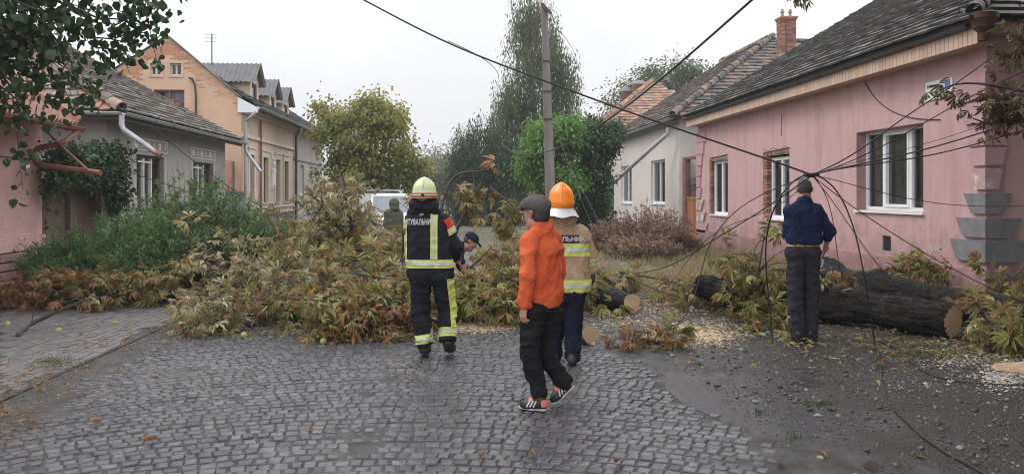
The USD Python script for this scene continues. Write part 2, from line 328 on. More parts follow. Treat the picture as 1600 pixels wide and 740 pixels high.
def stained(name, c1, c2, st1, st2, base_z=0.45, bump=0.15):
    """Old plaster: two tones, drawn-out run marks, rising damp near its foot (in metres of height), fine grain."""
    _looks[name] = usdkit.material(stage, '/World/Looks/' + name, {'geo': ('geometry', {}), 'sx': ('separate_xyz', {}), 'm': ('mapping', {'mapping_type': 'point', 'scale': (1.6, 1.6, 0.22)}), 'n1': ('noise_texture', {'scale': 0.8, 'detail': 6.0, 'roughness': 0.6}), 'n2': ('noise_texture', {'scale': 2.2, 'detail': 6.0, 'roughness': 0.7}), 'n3': ('noise_texture', {'scale': 3.2, 'detail': 6.0, 'roughness': 0.7}), 'n4': ('noise_texture', {'scale': 34.0, 'detail': 4.0}),
        'r1': ('rgb_ramp', {'ramp': [(0.3, c1), (0.7, c2)]}), 'k2': ('map_range', {'from_min': 0.48, 'from_max': 0.70, 'to_min': 0.0, 'to_max': 0.85, 'clamp': True}), 'x2': ('mix', {'mix_type': 'mix', 'color2': st1}), 'hz': ('map_range', {'from_min': base_z, 'from_max': base_z + 1.3, 'to_min': 0.30, 'to_max': -0.12, 'clamp': True}), 'ad': ('math', {'math_type': 'add'}), 'k3': ('map_range', {'from_min': 0.56, 'from_max': 0.78, 'to_min': 0.0, 'to_max': 0.8, 'clamp': True}), 'x3': ('mix', {'mix_type': 'mix', 'color2': st2}), 'b': ('bump', {'strength': bump, 'distance': 0.012}), 'p': ('principled_bsdf', {'roughness': 0.8, 'specular_ior_level': 0.3})},
        [('geo.position', 'sx.vector'), ('geo.position', 'm.vector'), ('geo.position', 'n1.vector'), ('m.vector', 'n2.vector'), ('geo.position', 'n3.vector'), ('geo.position', 'n4.vector'), ('n1.fac', 'r1.fac'), ('n2.fac', 'k2.value'), ('k2.result', 'x2.fac'), ('r1.color', 'x2.color1'), ('sx.z', 'hz.value'), ('hz.result', 'ad.value1'), ('n3.fac', 'ad.value2'), ('ad.value', 'k3.value'), ('k3.result', 'x3.fac'), ('x2.color', 'x3.color1'), ('x3.color', 'p.base_color'), ('n4.fac', 'b.height'), ('b.normal', 'p.normal')], surface='p.BSDF')
stained('pink_plaster', (0.50, 0.325, 0.325), (0.56, 0.38, 0.375), (0.44, 0.265, 0.265), (0.36, 0.215, 0.21))
stained('pink_dark', (0.36, 0.205, 0.21), (0.43, 0.255, 0.26), (0.32, 0.185, 0.185), (0.22, 0.14, 0.135), 0.0, 0.25)
surf('pink_quoin', (0.43, 0.26, 0.285), (0.50, 0.315, 0.335), scale=2, rough=0.75, bump=0.2, bscale=30)
surf('cement', (0.15, 0.15, 0.16), (0.225, 0.22, 0.23), scale=5, rough=0.7, bump=0.35, bscale=30)
surf('quoin_chipped', (0.40, 0.27, 0.28), (0.48, 0.33, 0.34), scale=3, rough=0.85, bump=0.6, bscale=14, stain=(0.62, 0.57, 0.55), stain_scale=3.2, stain_at=(0.52, 0.58)); surf('whitewash', (0.62, 0.58, 0.57), (0.42, 0.36, 0.36), scale=14, rough=0.8, bump=0.3)
surf('red_brick', (0.30, 0.12, 0.085), (0.40, 0.19, 0.13), scale=7, rough=0.85, bump=0.4, bscale=50, objrand=0.35)
surf('brick_dark', (0.16, 0.075, 0.06), (0.25, 0.13, 0.10), scale=7, rough=0.85, bump=0.4, bscale=50, objrand=0.35)
surf('mortar', (0.25, 0.21, 0.19), (0.34, 0.29, 0.26), scale=9, rough=0.9, bump=0.5, bscale=40)
surf('cream_plaster', (0.60, 0.55, 0.52), (0.68, 0.63, 0.60), scale=1.0, rough=0.8, bump=0.1, stain=(0.48, 0.43, 0.41), stain_scale=0.5, stain_at=(0.55, 0.8))
surf('grey_render', (0.27, 0.255, 0.24), (0.36, 0.345, 0.325), scale=0.8, rough=0.85, bump=0.2, bscale=25, stain=(0.20, 0.185, 0.175), stain_scale=0.6, stain_at=(0.5, 0.75))
surf('roughcast_pink', (0.50, 0.30, 0.28), (0.58, 0.37, 0.35), scale=2, rough=0.85, bump=1.0, bscale=16, bdist=0.03)
surf('ochre_plaster', (0.56, 0.375, 0.255), (0.63, 0.44, 0.31), scale=0.9, rough=0.8, bump=0.15, stain=(0.47, 0.29, 0.19), stain_scale=0.5, stain_at=(0.52, 0.78))
surf('pale_ochre', (0.52, 0.395, 0.30), (0.59, 0.46, 0.365), scale=0.9, rough=0.8, bump=0.15, stain=(0.42, 0.31, 0.235), stain_scale=0.7, stain_at=(0.52, 0.78))
surf('trim_cream', (0.55, 0.48, 0.41), (0.62, 0.55, 0.48), scale=3, rough=0.75)
surf('taupe_render', (0.30, 0.265, 0.235), (0.39, 0.35, 0.315), scale=0.8, rough=0.85, bump=0.2, stain=(0.24, 0.21, 0.19))
surf('upvc', (0.80, 0.80, 0.82), rough=0.35)
surf('white_paint', (0.66, 0.65, 0.62), (0.75, 0.74, 0.71), scale=6, rough=0.55)
surf('dark_paint', (0.06, 0.05, 0.045), (0.10, 0.085, 0.075), scale=6, rough=0.6)
surf('room', (0.13, 0.12, 0.115), rough=0.9); surf('net_curtain', (0.20, 0.195, 0.19), (0.32, 0.31, 0.30), scale=2.5, rough=0.95, stretch=(6, 6, 0.25))
surf('curtain', (0.60, 0.60, 0.60), (0.72, 0.72, 0.72), scale=4, rough=0.9, stretch=(8, 8, 0.3))
surf('slat_wood', (0.50, 0.355, 0.265), (0.58, 0.43, 0.33), scale=3, rough=0.6, stretch=(6, 6, 0.7), objrand=0.10)
surf('gate_wood', (0.34, 0.13, 0.055), (0.42, 0.18, 0.085), scale=4, rough=0.5, stretch=(8, 8, 0.6))
surf('old_plank', (0.10, 0.062, 0.05), (0.17, 0.115, 0.095), scale=3, rough=0.8, stretch=(7, 7, 0.5), bump=0.4, objrand=0.2)
surf('blue_grey_paint', (0.09, 0.10, 0.125), (0.125, 0.135, 0.16), scale=3, rough=0.5)
surf('zinc', (0.30, 0.31, 0.33), (0.40, 0.41, 0.43), scale=4, rough=0.42, metallic=0.6)
surf('gutter_dark', (0.05, 0.048, 0.05), (0.085, 0.08, 0.08), scale=5, rough=0.5, metallic=0.3)
surf('pipe_pale', (0.36, 0.36, 0.37), (0.46, 0.46, 0.46), scale=4, rough=0.5)
surf('rust_dark', (0.07, 0.028, 0.025), (0.115, 0.05, 0.042), scale=7, rough=0.6, bump=0.3); surf('rust_red', (0.16, 0.055, 0.04), (0.24, 0.10, 0.075), scale=6, rough=0.6, bump=0.2)
surf('rust_pink', (0.36, 0.15, 0.11), (0.44, 0.22, 0.17), scale=5, rough=0.6)
surf('green_gate', (0.012, 0.10, 0.085), (0.02, 0.14, 0.115), scale=3, rough=0.5)
surf('iron', (0.03, 0.027, 0.026), (0.055, 0.045, 0.04), scale=9, rough=0.6)
for i, (a, b) in enumerate([((0.055, 0.052, 0.052), (0.095, 0.09, 0.087)), ((0.038, 0.037, 0.039), (0.065, 0.062, 0.061)), ((0.07, 0.062, 0.057), (0.115, 0.10, 0.09))]):
    surf('slate_tile_%d' % i, a, b, scale=6, rough=0.45, rough2=0.7, bump=0.4, bscale=30, island=0.25, bdist=0.008)
for i, (a, b) in enumerate([((0.135, 0.125, 0.115), (0.20, 0.185, 0.165)), ((0.10, 0.092, 0.085), (0.155, 0.14, 0.125)), ((0.17, 0.14, 0.12), (0.23, 0.19, 0.155))]):
    surf('lichen_tile_%d' % i, a, b, scale=5, rough=0.8, bump=0.4, bscale=30, island=0.28, stain=(0.12, 0.13, 0.075), stain_scale=1.3, stain_at=(0.52, 0.7))
for i, (a, b) in enumerate([((0.33, 0.17, 0.11), (0.42, 0.24, 0.17)), ((0.26, 0.14, 0.10), (0.34, 0.20, 0.15)), ((0.22, 0.15, 0.12), (0.30, 0.22, 0.18))]):
    surf('clay_tile_%d' % i, a, b, scale=5, rough=0.8, bump=0.4, bscale=30, island=0.25, stain=(0.16, 0.14, 0.12), stain_scale=1.2)
for i, (a, b) in enumerate([((0.15, 0.105, 0.085), (0.21, 0.15, 0.12)), ((0.11, 0.085, 0.072), (0.165, 0.125, 0.105)), ((0.125, 0.115, 0.10), (0.17, 0.155, 0.135))]):
    surf('brown_tile_%d' % i, a, b, scale=5, rough=0.75, bump=0.4, bscale=30, island=0.28)
surf('roof_under', (0.05, 0.045, 0.042), rough=0.9)
surf('asbestos', (0.13, 0.13, 0.14), (0.19, 0.185, 0.185), scale=4, rough=0.8)
surf('rubble', (0.16, 0.15, 0.145), (0.27, 0.25, 0.235), scale=5, rough=0.85, bump=0.5, bscale=25, island=0.3)
surf('concrete', (0.13, 0.115, 0.11), (0.20, 0.18, 0.17), scale=4, rough=0.85, bump=0.4, bscale=25, stretch=(1, 1, 0.2))
pane_mat('glass')
surf('brick_wall_far', (0.40, 0.19, 0.11), (0.50, 0.27, 0.16), scale=9, rough=0.85, bump=0.4, bscale=18)

def fy(px, X): return onX(px, HOR, X)[1]
def fz(px, py, X): return onX(px, py, X)[2]

# ================================================================ ground
def sheet(name, xs, ys, zf, m, kind='structure', parent='/World', edge=None):
    gx, gy = np.meshgrid(xs, ys, indexing='ij'); z = zf(gx, gy)
    if edge is not None: gx = edge(gx, gy)
    v = np.stack([gx, gy, z], -1).reshape(-1, 3); nx, ny = len(xs), len(ys)
    i = (np.arange(nx - 1)[:, None] * ny + np.arange(ny - 1)[None]).ravel()
    q = np.stack([i, i + ny, i + ny + 1, i + 1], 1)
    return obj(name, (v, q), m, parent, kind=kind, smooth=True)
def nz(x, y, s, seed=0, o=3): return meshkit.fbm(np.stack([np.asarray(x) * s, np.asarray(y) * s, np.zeros_like(np.asarray(x, float))], -1), o, seed)
sheet('ground', np.r_[-900, -300, -100, np.linspace(-40, 40, 33), 100, 300, 900], np.r_[-60, np.linspace(-10, 80, 37), 150, 300, 900], lambda x, y: np.full(x.shape, -0.05), 'earth')
RX0, RX1 = -3.45, 1.95
road = thing('road', kind='structure')
def bed_z(x, y):
    silt = np.clip((nz(x, y, 1.1, 14) - 0.60) * 6, 0, 1) * 0.5 + 0.9 * np.exp(-((x + 0.62 + 0.06 * np.sin(1.7 * y)) / 0.16) ** 2) * np.clip((nz(x, y, 2.2, 15) - 0.35) * 4, 0, 1) + np.clip((-2.0 - x) * 0.8, 0, 1) * np.clip((nz(x, y, 1.3, 16) - 0.42) * 3, 0, 1) + np.clip((x - 1.2) * 1.3, 0, 1) * np.clip((nz(x, y, 1.6, 17) - 0.45) * 3, 0, 1)
    return -0.0085 + 0.0085 * np.clip(silt, 0, 1) + 0.009 * (nz(x, y, 22, 18, 3) - 0.5)
sheet('joint_bed', np.linspace(RX0 - 0.25, RX1 + 0.5, 230), np.r_[np.linspace(-2, 3.8, 20), np.linspace(3.85, 11, 330), np.linspace(11.1, 15, 40)], bed_z, 'grit', parent=road, kind='structure')
def setts():
    """Setts laid in broad arcs across the carriageway."""
    rng = np.random.default_rng(11); out = []; pr = 0.113; xc = -0.55; half = 2.95; hh = 1.15
    f = lambda x: hh * (1 - ((x - xc) / half) ** 2); df = lambda x: -2 * hh * (x - xc) / half ** 2
    xs = np.linspace(RX0 - 0.6, RX1 + 0.6, 4000); arc = np.r_[0, np.cumsum(np.hypot(np.diff(xs), np.diff(f(xs))))]
    for r in range(-15, 93):
        w = rng.uniform(0.074, 0.108, 130); cuts = np.cumsum(w) - 0.06 * (r % 2); cuts = cuts[cuts < arc[-1]]; X = np.interp(cuts, arc, xs); wob = 0.012 * np.sin(X * 2.3 + r * 1.7)
        for k in range(len(X) - 1):
            q = []
            for x, cb in ((X[k], -0.5), (X[k + 1], -0.5), (X[k + 1], 0.5), (X[k], 0.5)):
                sl = df(x); x2 = x - sl * pr * cb / (1 + sl * sl); q.append((x2, f(x2) + 3.4 + r * pr + cb * pr + wob[k]))
            q = np.array(q)
            if q[:, 1].min() < 3.9 or q[:, 1].max() > 13.6: continue
            edge_l = 0.10 * math.sin(1.3 * q[0, 1]) + 0.12 * math.sin(3.1 * q[0, 1] + 1); edge_r = 0.12 * math.sin(1.1 * q[0, 1] + 2) + 0.1 * math.sin(2.7 * q[0, 1]) - abs(rng.normal(0, 0.09)); edge_l += abs(rng.normal(0, 0.09))
            if q[:, 0].max() > RX1 - 0.05 + edge_r or q[:, 0].min() < RX0 + 0.1 + edge_l or rng.random() < 0.006: continue
            out.append(q)
    Q = np.array(out); rng = np.random.default_rng(5)
    c = Q.mean(1, keepdims=True); Q = c + (Q - c) * (0.885 + rng.uniform(-0.05, 0.04, (len(Q), 4, 1))) + rng.normal(0, 0.005, Q.shape)
    n = len(Q); c = Q.mean(1, keepdims=True)
    worn = np.exp(-((c[:, 0, 0] + 0.62) / 0.2) ** 2) + 0.5 * np.exp(-((c[:, 0, 0] - 0.75) / 0.15) ** 2)      # wheel tracks worn low
    hz = 0.001 + rng.normal(0, 0.0022, n) - 0.003 * worn; tilt = rng.normal(0, 0.022, (n, 2))
    def ring(sc, dz):
        p = c + (Q - c) * sc; z = hz[:, None] + dz + ((p - c) * tilt[:, None]).sum(-1); return np.concatenate([p, z[..., None]], -1)
    V = np.concatenate([ring(0.80, 0.0), ring(0.95, -0.0035), ring(1.0, -0.011), ring(1.0, -0.05)], 1)          # n,16,3
    V = np.concatenate([V, np.concatenate([c, (hz + 0.0025)[:, None, None]], -1)], 1)
    F = [[0, 1, 16], [1, 2, 16], [2, 3, 16], [3, 0, 16]]
    for l in range(3):
        for i in range(4):
            j = (i + 1) % 4; F += [[l * 4 + i, l * 4 + 4 + i, l * 4 + 4 + j], [l * 4 + i, l * 4 + 4 + j, l * 4 + j]]
    F = np.array(F); F = F[:, ::-1] if np.cross(V[0, 1] - V[0, 0], V[0, 16] - V[0, 0])[2] < 0 else F
    P = proj(np.concatenate([c[:, 0], np.zeros((n, 1))], 1)); vis = (P[:, 0] > -10) & (P[:, 0] < 1610) & (P[:, 1] < 750)
    order = np.argsort(np.where(vis, P[:, 2], 1e3)); mi = rng.integers(0, 3, n)
    for k in order[:300]: obj('sett', (V[k], F), 'sett_%d' % mi[k], road, smooth=False)
    rest = order[300:]
    for m in range(3):
        r = rest[mi[rest] == m]; r = r[P[r, 2] < 30]
        obj('setts', (V[r].reshape(-1, 3), (F[None] + (np.arange(len(r)) * 17)[:, None, None]).reshape(-1, 3)), 'sett_%d' % m, road, kind='stuff')
setts()

# gravel shoulder on the right, up to the pink house; earth lane further on
PUD = G(1292, 727)
def verge_z(x, y):
    z = -0.006 + 0.05 * (nz(x, y, 0.9, 3) - 0.5) * np.clip((x - RX1 - 0.1) / 0.8, 0, 1) + 0.012 * (nz(x, y, 7, 5, 2) - 0.5) * np.clip((x - RX1) / 0.4, 0, 1) + 0.06 * np.clip((x - 4) / 4, 0, 1)
    w = np.exp(-(((x - PUD[0]) / 0.36) ** 2 + ((y - PUD[1]) / 0.19) ** 2) ** 2); return z * (1 - w) + w * (-0.022 + 0.018 * nz(x, y, 9, 6, 2))
def verge_edge(x, y): return np.where(x < RX1 + 0.02, x + 0.35 * (nz(x * 0, y, 1.1, 8) - 0.55) + 0.1 * (nz(x * 0, y, 5, 9) - 0.5), x)
sheet('gravel_verge', np.r_[RX1 - 0.12, np.linspace(RX1 + 0.1, 8.2, 160)], np.r_[np.linspace(-1, 4.2, 30), np.linspace(4.23, 7.0, 90), np.linspace(7.05, 13.5, 110)], verge_z, 'gravel', edge=verge_edge)
def gz(x, y): return float(verge_z(np.array([x], float), np.array([y], float))[0]) if RX1 < x < 8.2 and y < 13.5 else 0.0
surf('lane', (0.085, 0.082, 0.07), (0.15, 0.145, 0.12), scale=0.9, rough=0.7, rough2=0.9, bump=0.6, bscale=30, stain=(0.075, 0.085, 0.04), stain_scale=0.7, stain_at=(0.45, 0.6))
sheet('lane', np.linspace(-5.2, 4.5, 40), np.linspace(13.0, 75, 80), lambda x, y: -0.018 + 0.05 * (nz(x, y, 0.5, 2) - 0.5) * 0.6, 'lane')
# puddle and damp film at the edge of the setts
def puddle(cx, cy, rx, ry, seed, z, m='wet'):
    a = np.linspace(0, 2 * np.pi, 28, endpoint=False); r = 0.75 + 0.5 * nz(np.cos(a) * 1.3 + seed, np.sin(a) * 1.3, 1.0, seed)
    v = np.vstack([[cx, cy, z], np.stack([cx + rx * r * np.cos(a), cy + ry * r * np.sin(a), np.full(28, z)], 1)])
    f = [[0, 1 + i, 1 + (i + 1) % 28] for i in range(28)]
    return (v, np.array(f))
pp = G(1292, 727)
obj('puddle', puddle(pp[0], pp[1], 0.46, 0.24, 4, -0.0115), 'wet', kind='structure')
# brick pavement on the left
pav = thing('pavement', kind='structure')
obj('pavement_bed', bx(-7.0, -3.62, -2, 14.2, -0.06, 0.004), 'grit', pav, kind='structure')
def pavers():
    rng = np.random.default_rng(3); L, W = 0.20, 0.10; T = cbox((1, 1, 1), 0.04); tv, tf = np.array(T.vertices), np.array(T.faces); C, S = [], []
    x = -6.95; row = 0
    while x < -3.66:
        for y in np.arange(3.4 + (row % 2) * 0.1, 12.6, L):
            if 6.0 - 0.9 * (x + 3.6) * 0 > 0 and (x > -3.62 - 0.12 * (1 + math.sin(2.1 * y)) and rng.random() < 0.7): continue
            C.append((x + W / 2, y + L / 2, -0.018 + rng.normal(0, 0.0022) + 0.012 * math.sin(0.9 * x) * math.sin(0.7 * y))); S.append((W - 0.008, L - 0.008, 0.06))
        x += W; row += 1
    C, S = np.array(C), np.array(S); P = proj(C); vis = (P[:, 0] > 0) & (P[:, 0] < 1600) & (P[:, 1] < 745); C, S, P = C[vis], S[vis], P[vis]; n = len(C)
    tl = rng.normal(0, 0.012, (n, 2)); V = tv[None] * S[:, None] ; V[:, :, 2] += (V[:, :, :2] * tl[:, None]).sum(-1); V += C[:, None]
    mi = rng.integers(0, 2, n); o = np.argsort(P[:, 2])
    for k in o[:300]: obj('paver', (V[k], tf), 'paver_%d' % mi[k], pav)
    for m in (0, 1):
        r = o[300:][mi[o[300:]] == m]
        obj('pavers', (V[r].reshape(-1, 3), (tf[None] + (np.arange(len(r)) * len(tv))[:, None, None]).reshape(-1, 3)), 'paver_%d' % m, pav, kind='stuff')
pavers()

# ================================================================ roofs
def tile_roof(parent, o, along, up, inside, w, expo, mats, umax, vmax, v0=0.0, nparts=300, thick=0.02, seed=1, rough=1.0, offset=True, weights=None, name='tile'):
    rng = np.random.default_rng(seed); o, along, up = (np.asarray(x, float) for x in (o, along, up)); along = along / np.linalg.norm(along); up = up / np.linalg.norm(up)
    nrm = np.cross(along, up); nrm = nrm if nrm[2] > 0 else -nrm
    U, Vv = [], []
    for r in range(int(vmax / expo) + 1):
        for u in np.arange((-0.5 * w if (r % 2 and offset) else 0), umax, w): 
            if inside(u + w / 2, r * expo + expo / 2): U.append(u + w / 2); Vv.append(r * expo)
    U, Vv = np.array(U), np.array(Vv); n = len(U)
    T = trimesh.creation.box((1, 1, 1)); tv, tf = np.array(T.vertices) + (0, 0.5, 0), np.array(T.faces)
    yaw = rng.normal(0, 0.012 * rough, n); ln = expo * 1.28; a = math.asin(min(0.9, thick * 1.15 / expo)); lift = rng.normal(0, 0.004 * rough, n)
    loc = tv[None] * np.array([w - 0.007, ln, thick]) * np.ones((n, 1, 1))
    x, y, z = loc[..., 0], loc[..., 1], loc[..., 2]
    x2 = x * np.cos(yaw)[:, None] - y * np.sin(yaw)[:, None]; y2 = x * np.sin(yaw)[:, None] + y * np.cos(yaw)[:, None]
    z2 = z + (ln * 0.6 - y2) * math.sin(a) + lift[:, None] + x2 * rng.normal(0, 0.02 * rough, n)[:, None]; y2 = y2 + rng.normal(0, 0.006 * rough, n)[:, None]
    V = o + (U[:, None] + x2)[..., None] * along + (Vv[:, None] + y2)[..., None] * up + (z2 + 0.02)[..., None] * nrm
    P = proj(V.mean(1)); vis = (P[:, 0] > 0) & (P[:, 0] < 1600) & (P[:, 1] > -5) & (P[:, 2] > 0); order = np.argsort(np.where(vis, P[:, 2], 1e4)); npar = min(nparts, int(vis.sum()))
    k = len(mats); mi = rng.choice(k, n, p=weights)
    for q in order[:npar]: obj(name, (V[q], tf), mats[mi[q]], parent)
    rest = order[npar:]
    for m in range(k):
        r = rest[mi[rest] == m]
        if len(r): obj(name + 's', (V[r].reshape(-1, 3), (tf[None] + (np.arange(len(r)) * 8)[:, None, None]).reshape(-1, 3)), mats[m], parent, kind='stuff')
def ridge_tiles(parent, a, b, mats, r=0.11, L=0.34, seed=0, maxparts=60):
    a, b = np.asarray(a, float), np.asarray(b, float); n = max(2, int(np.linalg.norm(b - a) / L)); rng = np.random.default_rng(seed)
    x, y, z = frame_of(b - a); 
    if y[2] < 0: y = -y
    for i in range(n):
        p, q = a + (b - a) * i / n, a + (b - a) * (i + 1.12) / n; ang = np.linspace(-1.9, 1.9, 7); R = r * (1 + rng.normal(0, 0.05))
        ring = lambda c, rr: np.array([c + rr * (math.sin(t) * x + math.cos(t) * y) for t in ang])
        v = np.vstack([ring(p, R * 1.12), ring(q, R * 0.92), ring(p, R * 1.12 - 0.02), ring(q, R * 0.92 - 0.02)]); f = []
        for j in range(6): f += [[j, j + 1, 8 + j], [j, 8 + j, 7 + j], [14 + j, 22 + j, 15 + j], [14 + j, 21 + j, 22 + j], [j, 14 + j, 15 + j], [j, 15 + j, j + 1]]
        obj('ridge_tile', (v + rng.normal(0, 0.006, 3), np.array(f)), mats[int(rng.integers(0, len(mats)))], parent, smooth=40)
def gutter(parent, a, b, m, r=0.06, name='gutter'):
    a, b = np.asarray(a, float), np.asarray(b, float); x, y, z = frame_of(b - a); y = np.array([0, 0, 1.0]); ang = np.linspace(np.pi, 2 * np.pi, 9)
    ring = lambda c, rr: np.array([c + rr * (math.cos(t) * x + math.sin(t) * y) for t in ang])
    v = np.vstack([ring(a, r), ring(b, r), ring(a, r - 0.008), ring(b, r - 0.008)]); f = []
    for j in range(8): f += [[j, 9 + j, 10 + j], [j, 10 + j, j + 1], [18 + j, 28 + j, 27 + j], [18 + j, 19 + j, 28 + j]]
    f += [[0, 18, 27], [0, 27, 9], [8, 17, 35], [8, 35, 26]]
    lip = [tube(np.array([ring(a, r)[k], ring(b, r)[k]]), 0.010, 5) for k in (0, 8)]
    g = obj(name, cat([trimesh.Trimesh(v, np.array(f), process=False)] + lip), m, parent)
    for t in np.arange(0.5, np.linalg.norm(b - a), 1.1):
        c = a + (b - a) * t / np.linalg.norm(b - a)
        obj('bracket', tube([c + (rr := (r + 0.006)) * (math.cos(t2) * x + math.sin(t2) * y) for t2 in np.linspace(np.pi, 2 * np.pi, 7)], 0.012, 4), m, g)
    return g

# ================================================================ windows
def window_x(parent, X, y0, y1, z0, z1, side, fw=0.06, mull=(), glaz='glass', m='upvc', sill=True, rec=0.2, transom=None, curtain=None, name='window', sash=None, sillm=None, curtm='curtain'):
    """A window in a wall parallel to the street. side: -1 if the street is at smaller x. The frame sits rec behind X."""
    xs = X - side * rec; a, b = min(y0, y1), max(y0, y1); w = None
    lo, hi = (xs - 0.035, xs + 0.035)
    rails = [bx(lo, hi, a, a + fw, z0, z1), bx(lo, hi, b - fw, b, z0, z1), bx(lo, hi, a + fw, b - fw, z0, z0 + fw), bx(lo, hi, a + fw, b - fw, z1 - fw, z1)]
    w = obj(name, cat(rails), m, parent)
    for t in mull:
        c = a + (b - a) * t; obj('mullion', bx(lo - 0.004, hi + 0.004, c - fw * 0.55, c + fw * 0.55, z0 + fw, z1 - fw), m, w)
    if transom: obj('transom', bx(lo - 0.002, hi + 0.002, a + fw, b - fw, z0 + (z1 - z0) * transom - fw * 0.5, z0 + (z1 - z0) * transom + fw * 0.5), m, w)
    if sash:
        s0, s1 = a + (b - a) * sash[0] + fw * 0.55, a + (b - a) * sash[1] - fw * 0.55; e = side * 0.02
        obj('sash', cat([bx(lo + e, hi + e, s0, s0 + 0.055, z0 + fw, z1 - fw), bx(lo + e, hi + e, s1 - 0.055, s1, z0 + fw, z1 - fw), bx(lo + e, hi + e, s0 + 0.055, s1 - 0.055, z0 + fw, z0 + fw + 0.055), bx(lo + e, hi + e, s0 + 0.055, s1 - 0.055, z1 - fw - 0.055, z1 - fw)]), m, w)
    xp = xs - side * 0.01
    obj('pane', (np.array([[xp, a, z0], [xp, b, z0], [xp, b, z1], [xp, a, z1]]), np.array([[0, 1, 2], [0, 2, 3]])[:, ::side]), glaz, w)
    if sill: obj('sill', bx(X + side * 0.05, xs, a - 0.03, b + 0.03, z0 - 0.045, z0 - 0.003), sillm or m, w)
    if curtain:
        xc = xs - side * 0.12; n = 60; yy = np.linspace(a, b, n); xx = xc + 0.02 * np.sin(yy * 40) + 0.008 * np.sin(yy * 93)
        zt = z0 + (z1 - z0) * curtain[0]; zb = z0 + (z1 - z0) * curtain[1]
        v = np.vstack([np.stack([xx, yy, np.full(n, zb)], 1), np.stack([xx, yy, np.full(n, zt)], 1)]); i = np.arange(n - 1)
        obj('curtain', (v, np.stack([i, i + 1, i + n + 1, i + n], 1)), curtm, w, smooth=True)
    return w
def shell(parent, X, Xb, Y0, Y1, z1, m, thick=0.3, near=True, far=True, floor=True):
    """End and rear walls that close a house whose street wall is at X."""
    s = 1 if Xb > X else -1; a, b = min(X + s * thick, Xb), max(X + s * thick, Xb)
    if near: obj('end_wall', bx(a, b, Y0, Y0 + thick, -0.1, z1), m, parent)
    if far: obj('end_wall', bx(a, b, Y1 - thick, Y1, -0.1, z1), m, parent)
    obj('rear_wall', bx(Xb, Xb + s * thick, Y0, Y1, -0.1, z1), m, parent)
    obj('room_lining', cat([bx(a + 0.001, b - 0.001, Y0 + thick + .001, Y1 - thick - .001, -0.02, 0.02), bx(X + s * 2.6, X + s * 2.65, Y0 + thick + .01, Y1 - thick - .01, 0.03, z1)]), 'room', parent)

# ================================================================ pink house on the right
PX, PY0, PY1 = 8.07, 11.78, 26.6
ph = thing('pink_house', 'single-storey pink plastered house with grey corner quoins and dark tiled roof', 'house', (PX, PY0, 0))
big = (fy(1443, PX), fy(1338, PX), 1.32, 2.885)
w2 = (fy(1233, PX), fy(1193, PX), fz(1220, 344, PX), fz(1220, 238, PX)); w3 = (fy(1137, PX), fy(1109, PX), fz(1128, 337, PX), fz(1128, 248, PX))
def hole(w): return (w[0], w[2], w[1], w[3])
rag = lambda w, s: Polygon([(w[0] - 0.02, w[2]), (w[1] + 0.03, w[2] - 0.02)] + [(w[1] + 0.05 + 0.06 * ((k * 37 % 11) / 11 - 0.4), w[2] + (w[3] - w[2]) * k / 9) for k in range(10)] + [(w[1] - (w[1] - w[0]) * k / 6, w[3] + 0.05 + 0.09 * (((k + s) * 53 % 13) / 13)) for k in range(7)] + [(w[0] - 0.02, w[3])])
def pink_facade():
    P = Polygon([(PY0 + 0.301, 0.45), (PY1, 0.45), (PY1, 4.3), (PY0 + 0.301, 4.3)]).difference(sbox(*hole(big))); brk = []
    for w, s in ((w2, 1), (w3, 4)):
        P = P.difference(rag(w, s).buffer(0))
    vent = sbox(fy(1392, PX), fz(1386, 391, PX), fy(1379, PX), fz(1386, 368, PX)); P = P.difference(vent)
    m = extr(P, 0.04); v = m.vertices.copy(); m.vertices = np.stack([PX + v[:, 2], v[:, 0], v[:, 1]], 1); m.fix_normals(); obj('facade_plaster', m, 'pink_plaster', ph)
    Q = Polygon([(PY0 + 0.301, -0.1), (PY1, -0.1), (PY1, 4.3), (PY0 + 0.301, 4.3)])
    for w in (big, w2, w3): Q = Q.difference(sbox(*hole(w)))
    m = extr(Q, 0.36); v = m.vertices.copy(); m.vertices = np.stack([PX + 0.041 + v[:, 2], v[:, 0], v[:, 1]], 1); m.fix_normals(); obj('facade_masonry', m, 'mortar', ph)
    # the wide window's plastered reveal
    y0, y1, z0, z1 = big; obj('reveal', cat([bx(PX + 0.002, PX + 0.3, y1 - 0.012, y1 - 0.001, z0, z1), bx(PX + 0.002, PX + 0.3, y0 + 0.001, y0 + 0.012, z0, z1), bx(PX + 0.002, PX + 0.3, y0 + 0.012, y1 - 0.012, z1 - 0.012, z1 - 0.001)]), 'pink_dark', ph)
    obj('vent', cat([bx(PX + 0.036, PX + 0.0405, *(vent.bounds[0], vent.bounds[2]), *(vent.bounds[1], vent.bounds[3]))]), 'iron', ph)
    obj('vent_grille', cat([bx(PX - 0.004, PX + 0.02, vent.bounds[0] + 0.01, vent.bounds[2] - 0.01, z, z + 0.012) for z in np.linspace(vent.bounds[1], vent.bounds[3] - 0.015, 8)]), 'iron', ph)
pink_facade()
obj('plinth', bx(PX - 0.05, PX + 0.039, PY0 - 0.05, PY1, -0.1, 0.449), 'pink_dark', ph)
obj('plinth', bx(PX + 0.041, 17, PY0 - 0.05, PY0 - 0.001, -0.1, 0.449), 'pink_dark', ph)
obj('end_wall', bx(PX, 17, PY0, PY0 + 0.3, 0.45, 4.3), 'pink_plaster', ph)
obj('end_wall', bx(PX + 0.4, 17, PY1 - 0.3, PY1, -0.1, 4.3), 'grey_render', ph); obj('rear_wall', bx(16.7, 17, PY0 + 0.3, PY1 - 0.3, -0.1, 4.3), 'grey_render', ph)
